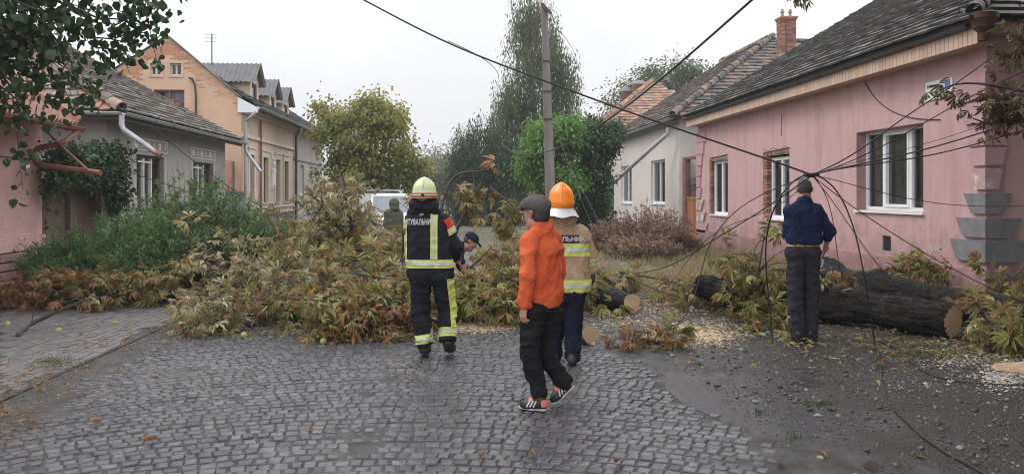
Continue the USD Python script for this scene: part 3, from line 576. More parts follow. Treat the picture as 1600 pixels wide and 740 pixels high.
obj('room_lining', cat([bx(10.6, 10.65, PY0 + 0.31, PY1 - 0.31, 0, 4.2), bx(PX + 0.42, 16.6, PY0 + 0.31, PY1 - 0.31, -0.02, 0.02), bx(PX + 0.42, 16.6, PY0 + 0.31, PY1 - 0.31, 4.2, 4.24)]), 'room', ph)
window_x(ph, PX, *big[:2], big[2], big[3], -1, fw=0.07, mull=(0.31, 0.70), sash=(0.31, 0.70), rec=0.23, curtain=(1.0, 0.0), curtm='net_curtain')
window_x(ph, PX, w2[0] + 0.02, w2[1] - 0.24, w2[2] + 0.03, w2[3] - 0.1, -1, fw=0.08, mull=(0.5,), rec=0.16, curtain=(1.0, 0.0), curtm='net_curtain')
window_x(ph, PX, w3[0] + 0.02, w3[1] - 0.16, w3[2] + 0.03, w3[3] - 0.05, -1, fw=0.08, mull=(0.5,), rec=0.14, curtain=(1.0, 0.0), curtm='net_curtain')
rngb = np.random.default_rng(8)
for w in (w2, w3):                                                            # bare bricks where the plaster was broken away round the windows
    z, k = w[2], 0
    while z < w[3] - 0.02:
        dx = rngb.uniform(-0.012, 0.012); cut = 0.02 + 0.06 * (k % 2) + rngb.uniform(0, 0.03)
        yb = w[1] - (0.235 if w is w2 else 0.155)
        obj('brick', bx(PX + 0.012 + dx, PX + 0.135, yb + (0.0 if k % 2 else 0.03), w[1] - 0.003, z + 0.006, z + 0.074), 'red_brick' if rngb.random() < 0.6 else 'brick_dark', ph)
        obj('brick', bx(PX + 0.14, PX + 0.27, yb + 0.01 + dx, w[1] - 0.003, z + 0.006, z + 0.074), 'brick_dark', ph)
        z += 0.082; k += 1
    y = w[0]
    while y < w[1] - 0.05:
        obj('brick', bx(PX + 0.03, PX + 0.14, y + 0.005, min(y + 0.115, w[1]), w[3] - 0.05 + rngb.uniform(-0.01, 0.01), w[3] + 0.012), 'brick_dark' if rngb.random() < 0.7 else 'red_brick', ph); y += 0.125
# quoins: (y top, y bottom, left at top, left at bottom) read off the corner
for k, (ya, yb, la, lb) in enumerate([(62, 145, 190, 182), (152, 216, 205, 216), (226, 286, 238, 226), (292, 347, 226, 238), (356, 420, 236, 248), (432, 494, 214, 238), (508, 567, 190, 212), (577, 642, 172, 192)]):
    q = lambda x, y: (onX(1400 + x / 1.945, 80 + y / 1.945, PX)[1], onX(1541, 80 + y / 1.945, PX)[2])
    (y0a, z0), (y0b, z1) = q(la, ya), q(lb, yb); m = 'cement' if k >= 5 else ('pink_quoin' if k != 4 else 'quoin_chipped'); t = 0.055
    wa, wb = y0a - PY0, y0b - PY0
    def prism(pts, ax):
        g = extr(Polygon(pts), t); v = g.vertices.copy()
        g.vertices = np.stack([PX - v[:, 2], PY0 + v[:, 0], v[:, 1]], 1) if ax == 0 else np.stack([PX + v[:, 0], PY0 - v[:, 2], v[:, 1]], 1)
        g.fix_normals(); return g
    obj('quoin', cat([prism([(-t, z1), (wb, z1), (wa, z0), (-t, z0)], 0), prism([(0.001, z1), (wb * 0.78, z1), (wa * 0.78, z0), (0.001, z0)], 1)]), m, ph, label='grey cement quoin block' if k >= 5 else None)
for k, (ya, yb, la, lb) in enumerate([(75, 125, 565, 568), (130, 186, 558, 556), (190, 242, 552, 548), (248, 292, 546, 544), (298, 345, 542, 540), (350, 402, 548, 540), (406, 457, 558, 546), (466, 516, 568, 554), (521, 566, 578, 566)]):
    f = lambda x, y: onX(920 + x / 3.083, 180 + y / 3.083, PX)
    a0, a1 = f(la, ya), f(lb, yb); t = 0.05
    g = extr(Polygon([(PY1, a1[2]), (a1[1], a1[2]), (a0[1], a0[2]), (PY1, a0[2])]), t); v = g.vertices.copy(); g.vertices = np.stack([PX - v[:, 2], v[:, 0], v[:, 1]], 1); g.fix_normals()
    obj('quoin', g, 'pink_quoin' if k not in (6, 7) else 'quoin_chipped', ph)
surf('pink_stain', (0.44, 0.262, 0.27), (0.50, 0.315, 0.32), scale=2.5, rough=0.8, bump=0.1, bscale=34); obj('damp_streak', cat([extr(Polygon([(0.02, 0), (0.2, 0.02), (0.30, 0.5), (0.26, 0.95), (0.36, 1.25), (0.2, 1.52), (0.05, 1.3), (0.1, 0.9), (-0.03, 0.45)]), 0.003).apply_transform(np.array([[0, 0, -1, PX - 0.0005], [1, 0, 0, fy(1283, PX)], [0, 1, 0, fz(1280, 262, PX)], [0, 0, 0, 1.0]]))]), 'pink_stain', ph)
def crack(pts, w=0.006): return cat([bar((PX - 0.0005, *a), (PX - 0.0005, *b), w, 0.003, (1, 0, 0)) for a, b in zip(pts[:-1], pts[1:])])
_ck = lambda L: [tuple(onX(x, y, PX)[1:]) for x, y in L]
obj('crack', crack(_ck([(1192, 233), (1200, 236), (1208, 231), (1218, 234), (1226, 229), (1236, 232)]), 0.012), 'gutter_dark', ph)
obj('crack', crack(_ck([(1455, 395), (1462, 404), (1460, 413), (1470, 420), (1474, 432)]), 0.008), 'gutter_dark', ph)
surf('bare_patch', (0.36, 0.30, 0.28), (0.46, 0.38, 0.35), scale=6, rough=0.9, bump=0.4, bscale=40)
for _cx, _cy, _r, _sd in ((1462, 386, 0.10, 1), (1474, 391, 0.06, 2), (1340, 372, 0.08, 3), (1507, 390, 0.07, 4), (1252, 330, 0.07, 5)):
    _p = onX(_cx, _cy, PX); _a = np.linspace(0, 2 * np.pi, 15)[:-1]; _rr = _r * (0.6 + 0.8 * nz(np.cos(_a) * 1.5 + _sd, np.sin(_a) * 1.5, 1.3, _sd)); _g = extr(Polygon(np.stack([_p[1] + 1.6 * _rr * np.cos(_a), _p[2] + 0.6 * _rr * np.sin(_a)], 1)).buffer(0), 0.003); _v = _g.vertices.copy(); _g.vertices = np.stack([PX + 0.001 - _v[:, 2], _v[:, 0], _v[:, 1]], 1); _g.fix_normals(); obj('bare_patch', _g, 'bare_patch', ph, label='small chipped patch of bare plaster')
# slatted eaves board
EX, EZ0, EZ1 = 7.72, 3.88, 4.22
obj('soffit', bx(EX + 0.02, PX, PY0 - 0.3, PY1, EZ0 + 0.012, EZ0 + 0.03), 'slat_wood', ph)
ys = np.linspace(PY0 - 0.33, PY1 + 0.1, 132)
eb = obj('eaves_board', bx(EX + 0.004, EX + 0.018, PY0 - 0.33, PY1 + 0.1, EZ0 + 0.01, EZ1 - 0.005), 'dark_paint', ph)
for a, b in zip(ys[:-1], ys[1:]): obj('slat', bx(EX - 0.014, EX + 0.003, a + 0.005, b - 0.005, EZ0, EZ1), 'slat_wood', ph)
xs_ = np.linspace(EX, 17, 76)
for a, b in zip(xs_[:-1], xs_[1:]): obj('slat', bx(a + 0.006, b - 0.006, PY0 - 0.35, PY0 - 0.333, EZ0 + 0.15, EZ1), 'slat_wood', ph)
obj('soffit', bx(PX - 0.3, 17, PY0 - 0.33, PY0 - 0.06, EZ0 + 0.16, EZ0 + 0.18), 'slat_wood', ph)
gutter(ph, (EX - 0.07, PY0 - 0.2, EZ0 + 0.29), (EX - 0.07, PY1 + 0.1, EZ0 + 0.27), 'gutter_dark', 0.052)
# roof: street slope, near hip slope
SL = 0.594; RE = 7.60; RZ = 4.24; HW = 7.0
E0, E1 = np.array([RE, PY0 - 0.42, RZ]), np.array([RE, PY1 + 0.15, RZ]); R0, R1 = np.array([RE + HW, PY0 - 0.42 + HW, RZ + HW * SL]), np.array([RE + HW, PY1 + 0.15, RZ + HW * SL])
B0, B1 = np.array([RE + 2 * HW, E0[1], RZ]), np.array([RE + 2 * HW, E1[1], RZ])
rf = obj('roof', cat([plate([E0, E1, R1, R0], 0.06), plate([E0, R0, B0], 0.06), plate([B0, R0, R1, B1], 0.06)]), 'roof_under', ph)
obj('gable_wall', wall_y(PY1 - 0.25, [(PX, 4.3), (16.9, 4.3), (RE + HW, RZ + HW * SL - 0.25)], [], 0.25), 'grey_render', ph)
upv = np.array([1, 0, SL]); lu = np.linalg.norm(upv); SLT = ['slate_tile_0', 'slate_tile_1', 'slate_tile_2']
tile_roof(rf, E0 - upv / lu * 0.05, (0, 1, 0), upv, lambda u, v: u > v / lu and v < HW * lu, 0.27, 0.30, SLT, E1[1] - E0[1], HW * lu, seed=2, rough=1.1, thick=0.038, nparts=300)
tile_roof(rf, E0, (1, 0, 0), (0, 1, SL), lambda u, v: v / lu < u < 2 * HW - v / lu, 0.27, 0.30, SLT, 2 * HW, HW * lu, seed=3, rough=1.1, thick=0.038, nparts=40)
ridge_tiles(rf, E0 + (0, 0, 0.1), R0 + (0, 0, 0.1), ['slate_tile_1', 'brown_tile_1'], seed=4)
# rusty hopper at the corner of the gutter
hp = onX(1520, 45, 7.62)
obj('rain_hopper', cat([trimesh.creation.cone(0.001, 0.001)]) if False else trimesh.creation.revolve(np.array([[0.0, -0.30], [0.05, -0.30], [0.06, -0.2], [0.14, -0.13], [0.15, -0.06], [0.185, -0.02], [0.185, 0.05], [0.16, 0.07], [0.15, 0.02], [0, 0.0]]), sections=14).apply_scale(1.12).apply_translation((hp[0] + 0.16, PY0 - 0.36, 4.25)), 'rust_dark', ph, smooth=35)
# street sign plate
s0, s1 = onX(1448, 139, PX), onX(1490, 141, PX); zc = fz(1469, 140, PX)
sg = thing('street_sign', 'small white enamel street plate with a blue corner high on the pink wall', 'sign', (PX - 0.01, s1[1], zc))
surf('enamel', (0.68, 0.72, 0.74), (0.74, 0.78, 0.80), scale=8, rough=0.3); surf('enamel_blue', (0.10, 0.16, 0.42), rough=0.3)
sy0, sy1 = s1[1], s0[1]; hh = 0.16
obj('plate', bx(PX - 0.022, PX - 0.004, sy0, sy1, zc - hh, zc + hh), 'enamel', sg)
obj('number_field', bx(PX - 0.026, PX - 0.0225, sy0 + 0.06, sy0 + 0.2, zc - 0.03, zc + hh - 0.02), 'enamel_blue', sg)
for k in range(4): obj('lettering', bx(PX - 0.0245, PX - 0.0225, sy1 - 0.08 - k * 0.045, sy1 - 0.055 - k * 0.045, zc + 0.05, zc + 0.11), 'iron', sg)

# ================================================================ cream house beyond the pink one
CX, CY0, CY1, CZ = 8.10, 28.96, 41.3, 4.40
ch = thing('cream_house', 'cream plastered house with two white windows and brown hipped tile roof', 'house', (CX, CY0, 0))
c1 = (fy(987, CX), fy(970, CX), fz(979, 317, CX), fz(979, 259, CX)); c2 = (fy(1039, CX), fy(1017, CX), fz(1028, 318, CX), fz(1028, 250, CX))
obj('facade', wall_x(CX, [(CY0, -0.1), (CY1, -0.1), (CY1, CZ), (CY0, CZ)], [hole(c1), hole(c2)], 0.3, 1), 'cream_plaster', ch)
shell(ch, CX, 16.0, CY0, CY1, CZ, 'cream_plaster')
for w in (c1, c2): window_x(ch, CX, w[0], w[1], w[2], w[3], -1, fw=0.09, mull=(0.5,), rec=0.14, curtain=(1.0, 0.0), curtm='net_curtain')
ce = 7.72; cs = 0.667; a_ = 6.2; lu2 = math.hypot(1, cs)
E0, E1 = np.array([ce, CY0 - 0.45, CZ + 0.02]), np.array([ce, CY1 + 0.4, CZ + 0.02]); R0, R1 = E0 + (a_, a_, a_ * cs), np.array([ce + a_, CY1 + 0.4, CZ + 0.02 + a_ * cs]); B0, B1 = E0 + (2 * a_, 0, 0), E1 + (2 * a_, 0, 0)
crf = obj('roof', cat([plate([E0, E1, R1, R0], 0.05), plate([E0, R0, B0], 0.05), plate([B0, R0, R1, B1], 0.05)]), 'roof_under', ch)
BRT = ['brown_tile_0', 'brown_tile_1', 'brown_tile_2', 'slate_tile_0']
tile_roof(crf, E0, (0, 1, 0), (1, 0, cs), lambda u, v: u > v / lu2, 0.28, 0.31, BRT, E1[1] - E0[1], a_ * lu2, seed=5, rough=1.3, nparts=150, thick=0.04)
tile_roof(crf, E0, (1, 0, 0), (0, 1, cs), lambda u, v: v / lu2 < u < 2 * a_ - v / lu2, 0.28, 0.31, BRT, 2 * a_, a_ * lu2, seed=6, rough=1.3, nparts=150, thick=0.04)
ridge_tiles(crf, E0 + (0, 0, 0.08), R0 + (0, 0, 0.08), ['brown_tile_0', 'slate_tile_0'], 0.13, seed=7); ridge_tiles(crf, R0 + (0, 0, 0.06), R1 + (0, 0, 0.06), ['brown_tile_0', 'slate_tile_0'], 0.13, 0.5, seed=8)
# cross ridge running away to the right behind the pink roof
rr0, rr1 = R0 + (0.6, 1.2, 0.0), R0 + (6.5, 1.2, 0.0)
xr = obj('cross_roof', cat([plate([rr0, rr1, rr1 + (0, -5.5, -3.7), rr0 + (0, -5.5 + 0.0, -3.7)], 0.05), plate([rr0, rr1, rr1 + (0, 5.5, -3.7), rr0 + (0, 5.5, -3.7)], 0.05)]), 'roof_under', crf)
tile_roof(crf, rr0 + (0, -5.5, -3.7), (1, 0, 0), (0, 5.5, 3.7), lambda u, v: True, 0.28, 0.31, BRT, 5.9, 6.5, seed=9, rough=2.0, nparts=40, thick=0.03)
ridge_tiles(crf, rr0 + (0, 0, 0.06), rr1 + (0, 0, 0.06), ['brown_tile_0', 'slate_tile_0'], 0.13, 0.5, seed=10)
obj('eaves_board', bx(ce + 0.03, ce + 0.05, E0[1] + 0.1, E1[1], CZ - 0.16, CZ), 'dark_paint', ch); obj('soffit', bx(ce + 0.05, CX, E0[1] + 0.1, E1[1], CZ - 0.03, CZ - 0.01), 'old_plank', ch)
gutter(ch, E0 + (-0.02, 0.05, -0.04), E1 + (-0.02, 0, -0.04), 'zinc', 0.075)
# brick chimney
def chimney(parent, cx, cy, w, z0, z1, seed, mats=('red_brick', 'brick_dark'), pots=2, nmax=140, d=None):
    rng = np.random.default_rng(seed); d = d or w; c = obj('chimney', bx(cx - w / 2 + 0.012, cx + w / 2 - 0.012, cy - d / 2 + 0.012, cy + d / 2 - 0.012, z0, z1 - 0.12), 'mortar', parent); bh = 0.085; k = 0
    z = z0
    while z < z1 - 0.14:
        n = max(2, round(w / 0.25)); e = np.linspace(-w / 2, w / 2, n + 1); e = e + (w / n / 2 if k % 2 else 0); e = np.clip(np.r_[-w / 2, e], -w / 2, w / 2); e = np.unique(e)
        for a, b in zip(e[:-1], e[1:]):
            if b - a < 0.04: continue
            for face in (0, 1):
                if z < z1 - nmax * bh / 8: continue
                m = mats[int(rng.integers(0, len(mats)))]; o = rng.uniform(0, 0.008)
                if face == 0: obj('brick', bx(cx + a + 0.006, cx + b - 0.006, cy - d / 2 - o, cy - d / 2 + 0.05, z + 0.006, z + bh - 0.006), m, c)
                else: obj('brick', bx(cx - w / 2 - o, cx - w / 2 + 0.05, cy + a * d / w + 0.06, cy + b * d / w - 0.006, z + 0.006, z + bh - 0.006), m, c)
        z += bh; k += 1
    for i, e in enumerate((0.03, 0.06)): obj('brick_cap', bx(cx - w / 2 - e, cx + w / 2 + e, cy - d / 2 - e, cy + d / 2 + e, z1 - 0.14 + i * 0.072, z1 - 0.072 + i * 0.072), mats[0], c)
    for i in range(pots):
        obj('chimney_pot', trimesh.creation.revolve(np.array([[0.07, 0], [0.085, 0.0], [0.06, 0.12], [0.06, 0.2], [0.09, 0.21], [0.09, 0.24], [0.045, 0.36], [0.0, 0.36]]), sections=10).apply_translation((cx + (i - 0.5) * w * 0.55 * (pots > 1), cy, z1)), 'mortar', c, smooth=40)
    return c
cq = at(1228.5, 80, 33.5); ct = at(1228.5, 28, 33.5)
chimney(ch, cq[0], cq[1], 0.60, cq[2] - 0.6, ct[2], 3)
obj('antenna_pole', tube([at(1229, 92, 32.6), at(1227.5, 30, 32.6)], 0.025, 6), 'iron', ch)
# drain spout sticking out over the verge
def spout(parent, pts, r, m, name='drain_spout'):
    return obj(name, tube(smooth_path(pts, 26) if len(pts) > 2 else pts, r, 12), m, parent, smooth=40)
e0 = onX(1044, 208, 7.75); e1 = onX(957, 287, 6.3)
spout(ch, [e0 + (0, 0, 0.15), e0, e1], 0.075, 'pipe_pale') if False else obj('drain_spout', tube([e0 + (0.0, 0, 0.2), e0, e0 + (e1 - e0) * 0.04, e1], 0.078, 12), 'pipe_pale', ch, smooth=40)
# wooden gate between the two houses
gx = 8.30; gt = thing('wooden_gate', 'orange-brown double wooden gate with an iron grille, between pink and cream houses', 'gate', (gx, PY1 + 0.05, 0))
ga, gb = PY1 + 0.06, CY0 - 0.06; gh = fz(1075, 308, gx)
yy = np.linspace(ga, gb, 13)
for a, b in zip(yy[:-1], yy[1:]): obj('plank', bx(gx, gx + 0.03 + 0.004 * ((int(a * 50)) % 3), a + 0.003, b - 0.003, 0.02, gh), 'gate_wood', gt)
for y in (ga, (ga + gb) / 2 - 0.03, gb - 0.07): obj('gate_post', bx(gx - 0.03, gx - 0.002, y, y + 0.07, 0.0, gh + 0.03), 'gate_wood', gt)
for z in (0.12, gh - 0.08): obj('rail', bx(gx - 0.02, gx - 0.003, ga + 0.075, gb - 0.075, z, z + 0.09), 'gate_wood', gt)
gz1 = fz(1075, 281, gx); gy = np.linspace(ga, gb, 15)
obj('grille_frame', cat([bx(gx, gx + 0.025, ga, gb, gh + 0.03, gh + 0.05), bx(gx, gx + 0.025, ga, gb, gz1, gz1 + 0.025)]), 'iron', gt)
for y in gy: obj('grille_bar', tube([(gx + 0.012, y, gh + 0.05), (gx + 0.012, y, gz1 + 0.10 - 0.16 * abs(y - (ga + gb) / 2) / (gb - ga) * 1.0)], 0.011, 6), 'iron', gt)
for a, b in zip(gy[:-1], gy[1:]):
    c = (a + b) / 2; t = np.linspace(0, 2 * np.pi, 13); obj('grille_ring', tube(np.stack([np.full(13, gx + 0.012), c + 0.06 * np.cos(t), (gh + gz1) / 2 + 0.03 + 0.1 * np.sin(t)], 1), 0.009, 5), 'iron', gt)
obj('gate_beam', bx(gx - 0.05, gx + 0.1, PY1, CY0, fz(1072, 250, gx), fz(1072, 246, gx)), 'rust_red', gt)
obj('gate_pillar', bx(gx - 0.08, gx + 0.12, CY0 - 0.34, CY0 - 0.02, 0, fz(1063, 248, gx)), 'brick_dark', gt)
yw = thing('yard_wall', 'grey rendered yard wall seen above the wooden gate', 'wall', (10.6, 27, 0))
obj('wall', bx(10.6, 10.8, PY1, CY0, -0.1, 3.9), 'grey_render', yw); obj('coping', bx(10.54, 10.86, PY1, CY0, 3.9, 3.97), 'cement', yw)
# green gate past the cream house
gg = thing('green_gate', 'dark green metal gate beside the cream house, half hidden by ivy', 'gate', (8.1, CY1, 0)); yy = np.linspace(CY1 + 0.1, CY1 + 4.2, 15)
for a, b in zip(yy[:-1], yy[1:]): obj('sheet_panel', bx(8.1, 8.13 + 0.006 * (int(a * 10) % 2), a + 0.004, b - 0.004, 0.05, 2.15), 'green_gate', gg)
for z in (0.3, 1.8): obj('rail', bx(8.05, 8.098, CY1 + 0.1, CY1 + 4.2, z, z + 0.06), 'green_gate', gg)
# hip roofed house behind the trees on the right
bh_ = thing('far_house', 'far house with a reddish hipped tile roof and two dome-capped chimneys, behind the ivy tree', 'house', (9.0, 47, 0))
f0, f1, fzv = np.array([8.3, 46.6, 5.6]), np.array([16.5, 46.6, 5.6]), 5.6
obj('wall', cat([bx(8.6, 16.2, 47, 47.3, -0.1, fzv), bx(8.6, 8.9, 47.3, 56, -0.1, fzv), bx(15.9, 16.2, 47.3, 56, -0.1, fzv), bx(8.9, 15.9, 55.7, 56, -0.1, fzv)]), 'cream_plaster', bh_)
ap = (np.array([12.4, 50.5, 8.8]), np.array([12.4, 52.5, 8.8])); k4 = [np.array([8.2, 46.6, fzv]), np.array([16.6, 46.6, fzv]), np.array([16.6, 56.4, fzv]), np.array([8.2, 56.4, fzv])]
frf = obj('roof', cat([plate([k4[0], k4[1], ap[0]], 0.05), plate([k4[3], k4[0], ap[0], ap[1]], 0.05), plate([k4[2], k4[3], ap[1]], 0.05), plate([k4[1], k4[2], ap[1], ap[0]], 0.05)]), 'roof_under', bh_)
lf = math.hypot(3.9, 3.2)
tile_roof(frf, k4[0], (1, 0, 0), (0, 3.9, 3.2), lambda u, v: v / lf * 4.2 < u < 8.4 - v / lf * 4.2, 0.3, 0.3, ['clay_tile_0', 'clay_tile_1', 'clay_tile_2'], 8.4, lf, seed=12, rough=1.5, nparts=60, thick=0.03)
lf2 = math.hypot(4.2, 3.2)
tile_roof(frf, k4[0], (0, 1, 0), (4.2, 0, 3.2), lambda u, v: v / lf2 * 3.9 < u < 9.8 - v / lf2 * 3.9, 0.3, 0.3, ['clay_tile_0', 'clay_tile_1', 'clay_tile_2'], 9.8, lf2, seed=13, rough=1.5, nparts=60, thick=0.03)
ridge_tiles(frf, k4[0] + (0, 0, 0.08), ap[0] + (0, 0, 0.08), ['clay_tile_0', 'clay_tile_1'], 0.14, 0.5, seed=14)
for px, wd, pt in ((978, 0.7, 138), (998, 1.0, 128)):
    t = at(px, pt, 51.5); obj('chimney', bx(t[0] - wd / 2, t[0] + wd / 2, t[1] - wd / 2, t[1] + wd / 2, 7.4, t[2] - 0.25), 'brick_dark', bh_)
    obj('chimney_cap', trimesh.creation.revolve(np.array([[0, 0], [wd * 0.62, 0], [wd * 0.62, 0.09], [wd * 0.5, 0.2], [0.1, 0.34], [0, 0.34]]), sections=14).apply_translation((t[0], t[1], t[2] - 0.25)), 'cement', bh_, smooth=40)

nh = thing('neighbour_house', 'grey plastered house next to the pink one, beyond the right edge of the view', 'house', (8.4, 2, 0))
obj('wall', cat([wall_x(8.4, [(-5, -0.1), (9.2, -0.1), (9.2, 4.0), (-5, 4.0)], [(-2, 1.2, -0.4, 2.8), (2, 1.2, 3.6, 2.8), (5.5, 1.2, 7.1, 2.8)], 0.3, 1), bx(8.701, 17, 8.9, 9.2, -0.1, 4.0), bx(8.701, 17, -5, -4.7, -0.1, 4.0), bx(16.7, 17, -4.69, 8.89, -0.1, 4.0)]), 'grey_render', nh)
for a in (-2, 2, 5.5): window_x(nh, 8.4, a, a + 1.6, 1.2, 2.8, -1, fw=0.08, mull=(0.5,), rec=0.15, curtain=(1.0, 0.0), curtm='net_curtain')
obj('roof', cat([plate([(8.0, -5.3, 3.9), (8.0, 9.5, 3.9), (12.7, 9.5, 7.0), (12.7, -5.3, 7.0)], 0.12), plate([(12.7, -5.3, 7.0), (12.7, 9.5, 7.0), (17.4, 9.5, 3.9), (17.4, -5.3, 3.9)], 0.12)]), 'slate_tile_0', nh)
obj('gable_wall', wall_y(9.0, [(8.5, 4.0), (16.9, 4.0), (12.7, 6.75)], [], 0.19), 'grey_render', nh)
# ================================================================ left side: grey house with painted ornaments
GX, GY0, GY1, GZ = -7.10, 16.83, 25.15, 3.22
gh_ = thing('grey_house', 'grey rendered house with white painted ornament panels over two dark windows', 'house', (GX, GY0, 0))
g1 = (fy(213, GX), fy(256, GX), fz(234, 330, GX), fz(234, 243, GX)); g2 = (fy(302, GX), fy(333, GX), fz(318, 322, GX), fz(318, 254, GX))
g1 = (g1[0], g1[1], min(g1[2], g2[2]), g1[3])
obj('facade', wall_x(GX, [(GY0, -0.1), (GY1, -0.1), (GY1, GZ), (GY0, GZ)], [hole(g1), hole(g2)], 0.3, -1), 'grey_render', gh_)
shell(gh_, GX, -15.0, GY0, GY1, GZ, 'grey_render')
for w in (g1, g2):
    wd = window_x(gh_, GX, w[0], w[1], w[2], w[3], 1, fw=0.055, mull=(), rec=0.13, m='dark_paint', sillm='white_paint')
    y0, y1, z0, z1 = w; xs = GX - 0.13
    for t in (0.10, 0.37, 0.64): obj('white_bar', bx(xs - 0.03, xs + 0.05, y0 + (y1 - y0) * t, y0 + (y1 - y0) * t + 0.05, z0 + 0.056, z1 - 0.06), 'white_paint', wd)
    obj('white_bar', bx(xs - 0.03, xs + 0.048, y0 + (y1 - y0) * 0.1, y0 + (y1 - y0) * 0.69, z1 - 0.17, z1 - 0.13), 'white_paint', wd)
    # painted ornament board above the window: border, discs and lozenges
    zt = z1 + 0.09; zb = zt + 0.28; ya, yb = y0 - 0.22, y1 + 0.22
    pn = obj('ornament_panel', bx(GX, GX + 0.012, ya + 0.025, yb - 0.025, zt + 0.022, zb - 0.022), 'grey_render', gh_)
    obj('border', cat([bx(GX, GX + 0.018, ya, yb, zt, zt + 0.02), bx(GX, GX + 0.018, ya, yb, zb - 0.02, zb), bx(GX, GX + 0.018, ya, ya + 0.022, zt + 0.02, zb - 0.02), bx(GX, GX + 0.018, yb - 0.022, yb, zt + 0.02, zb - 0.02)]), 'white_paint', pn)
    for k in range(6):
        c = ya + (yb - ya) * (k + 0.5) / 6; zz = (zt + zb) / 2; t = np.linspace(0, 2 * np.pi, 13)[:-1]
        p = Polygon([(c + 0.10 * math.cos(a), zz + 0.085 * math.sin(a)) for a in t]) if k % 2 == 0 else Polygon([(c + 0.06, zz), (c, zz + 0.085), (c - 0.06, zz), (c, zz - 0.085)])
        p = p.difference(Point(c, zz).buffer(0.03, 8)); g = extr(p, 0.008); v = g.vertices.copy(); g.vertices = np.stack([GX + 0.012 + v[:, 2], v[:, 0], v[:, 1]], 1); g.fix_normals(); obj('medallion', g, 'white_paint', pn)
    for ye in (y0 - 0.14, y1 + 0.08):
        q = obj('side_ornament', cat([bx(GX, GX + 0.01, ye, ye + 0.012, z0 + 0.1, z1), bx(GX, GX + 0.01, ye + 0.05, ye + 0.062, z0 + 0.1, z1)]), 'white_paint', gh_)
    obj('sill_tiles', bx(GX, GX + 0.06, y0 + 0.02, y0 + 0.32, z0 - 0.2, z0 - 0.09), 'white_paint', gh_)
# roof
ge = -6.64; gs = 0.54; GHW = 5.4; lg = math.hypot(1, gs); ns = 0.62                     # ns: plan run of the near hip along the street per metre inwards
E0, E1 = np.array([ge, GY0 - 0.42, GZ + 0.06]), np.array([ge, GY1 + 0.3, GZ + 0.06])
R0, R1 = E0 + (-GHW, GHW * ns, GHW * gs), E1 + (-GHW, 0, GHW * gs); B0, B1 = E0 + (-2 * GHW, 0, 0), E1 + (-2 * GHW, 0, 0)
grf = obj('roof', cat([plate([E1, E0, R0, R1], 0.05), plate([E0, B0, R0], 0.05), plate([B0, B1, R1, R0], 0.05)]), 'roof_under', gh_)
obj('gable_wall', wall_y(GY1 - 0.2, [(GX, GZ), (-14.2, GZ), (ge - GHW, GZ + GHW * gs - 0.12)], [], 0.2), 'grey_render', gh_)
LT = ['lichen_tile_0', 'lichen_tile_1', 'lichen_tile_2']
tile_roof(grf, E0, (0, 1, 0), (-1, 0, gs), lambda u, v: u > v / lg * ns, 0.22, 0.245, LT, E1[1] - E0[1], GHW * lg, seed=21, rough=1.3, thick=0.03, nparts=300)
ln = math.hypot(ns, gs)
tile_roof(grf, E0, (-1, 0, 0), (0, ns, gs), lambda u, v: v / ln < u < 2 * GHW - v / ln, 0.21, 0.24, ['clay_tile_0', 'clay_tile_1', 'clay_tile_2', 'lichen_tile_2'], 2 * GHW, GHW * ln, seed=22, rough=2.2, thick=0.03, nparts=120)
ridge_tiles(grf, E0 + (0, 0, 0.07), R0 + (0, 0, 0.07), ['clay_tile_2', 'lichen_tile_2', 'clay_tile_1'], 0.12, 0.33, seed=23)
obj('eaves_board', bx(ge - 0.05, ge - 0.03, E0[1] + 0.05, E1[1], GZ - 0.12, GZ + 0.03), 'dark_paint', gh_); obj('soffit', bx(GX, ge - 0.05, E0[1] + 0.05, E1[1], GZ + 0.001, GZ + 0.02), 'old_plank', gh_)
obj('eaves_board', bx(-15, ge - 0.06, E0[1] + 0.03, E0[1] + 0.05, GZ - 0.1, GZ + 0.03), 'dark_paint', gh_)
gutter(gh_, E0 + (0.05, -0.02, -0.03), E1 + (0.05, 0.1, -0.06), 'zinc', 0.065); gutter(gh_, E0 + (0.0, -0.05, -0.03), E0 + (-6.0, -0.05, -0.01), 'zinc', 0.065)
a = onX(190, 190, -6.62); b = onX(251, 243, -5.85)
obj('drain_spout', tube([a + (0, 0, 0.12), a + (0.0, 0, -0.06), a + (0.05, -0.03, -0.16), b], 0.055, 12), 'zinc', gh_, smooth=40)
c = b + (a + (0.05, 0, -0.16) - b) * 0.36; obj('spout_end', tube([c, b + (b - c) * 0.01], 0.059, 12), 'rust_red', gh_, smooth=40)
a = np.array([-6.58, GY1 + 0.36, GZ - 0.02]); b = onX(408, 269, -5.95)
obj('drain_spout', tube([a, a + (0.0, 0, -0.25), b], 0.055, 12), 'zinc', gh_, smooth=40)
# ---------------------------------------------------------------- low pink house at the far left, gate beside it
LX, LY1, LZ = -7.10, 14.28, 2.82
lp = thing('roughcast_house', 'low dusty-pink roughcast house with red corrugated roof edge, at the left edge', 'house', (LX, LY1, 0))
obj('facade', bx(LX - 0.3, LX, 8.0, LY1, 0.95, LZ), 'roughcast_pink', lp)
obj('end_wall', bx(-13, LX - 0.301, LY1 - 0.3, LY1, 0, LZ), 'roughcast_pink', lp); obj('end_wall', bx(-13, LX - 0.301, 8, 8.3, 0, LZ), 'roughcast_pink', lp); obj('rear_wall', bx(-13.3, -13.001, 8, LY1, 0, LZ), 'roughcast_pink', lp)
obj('plinth_band', bx(LX - 0.28, LX + 0.05, 8.0, LY1 + 0.02, 0.72, 0.949), 'roughcast_pink', lp)
rng = np.random.default_rng(31)
obj('plinth_core', bx(LX - 0.28, LX + 0.01, 8.0, LY1, -0.1, 0.719), 'mortar', lp)
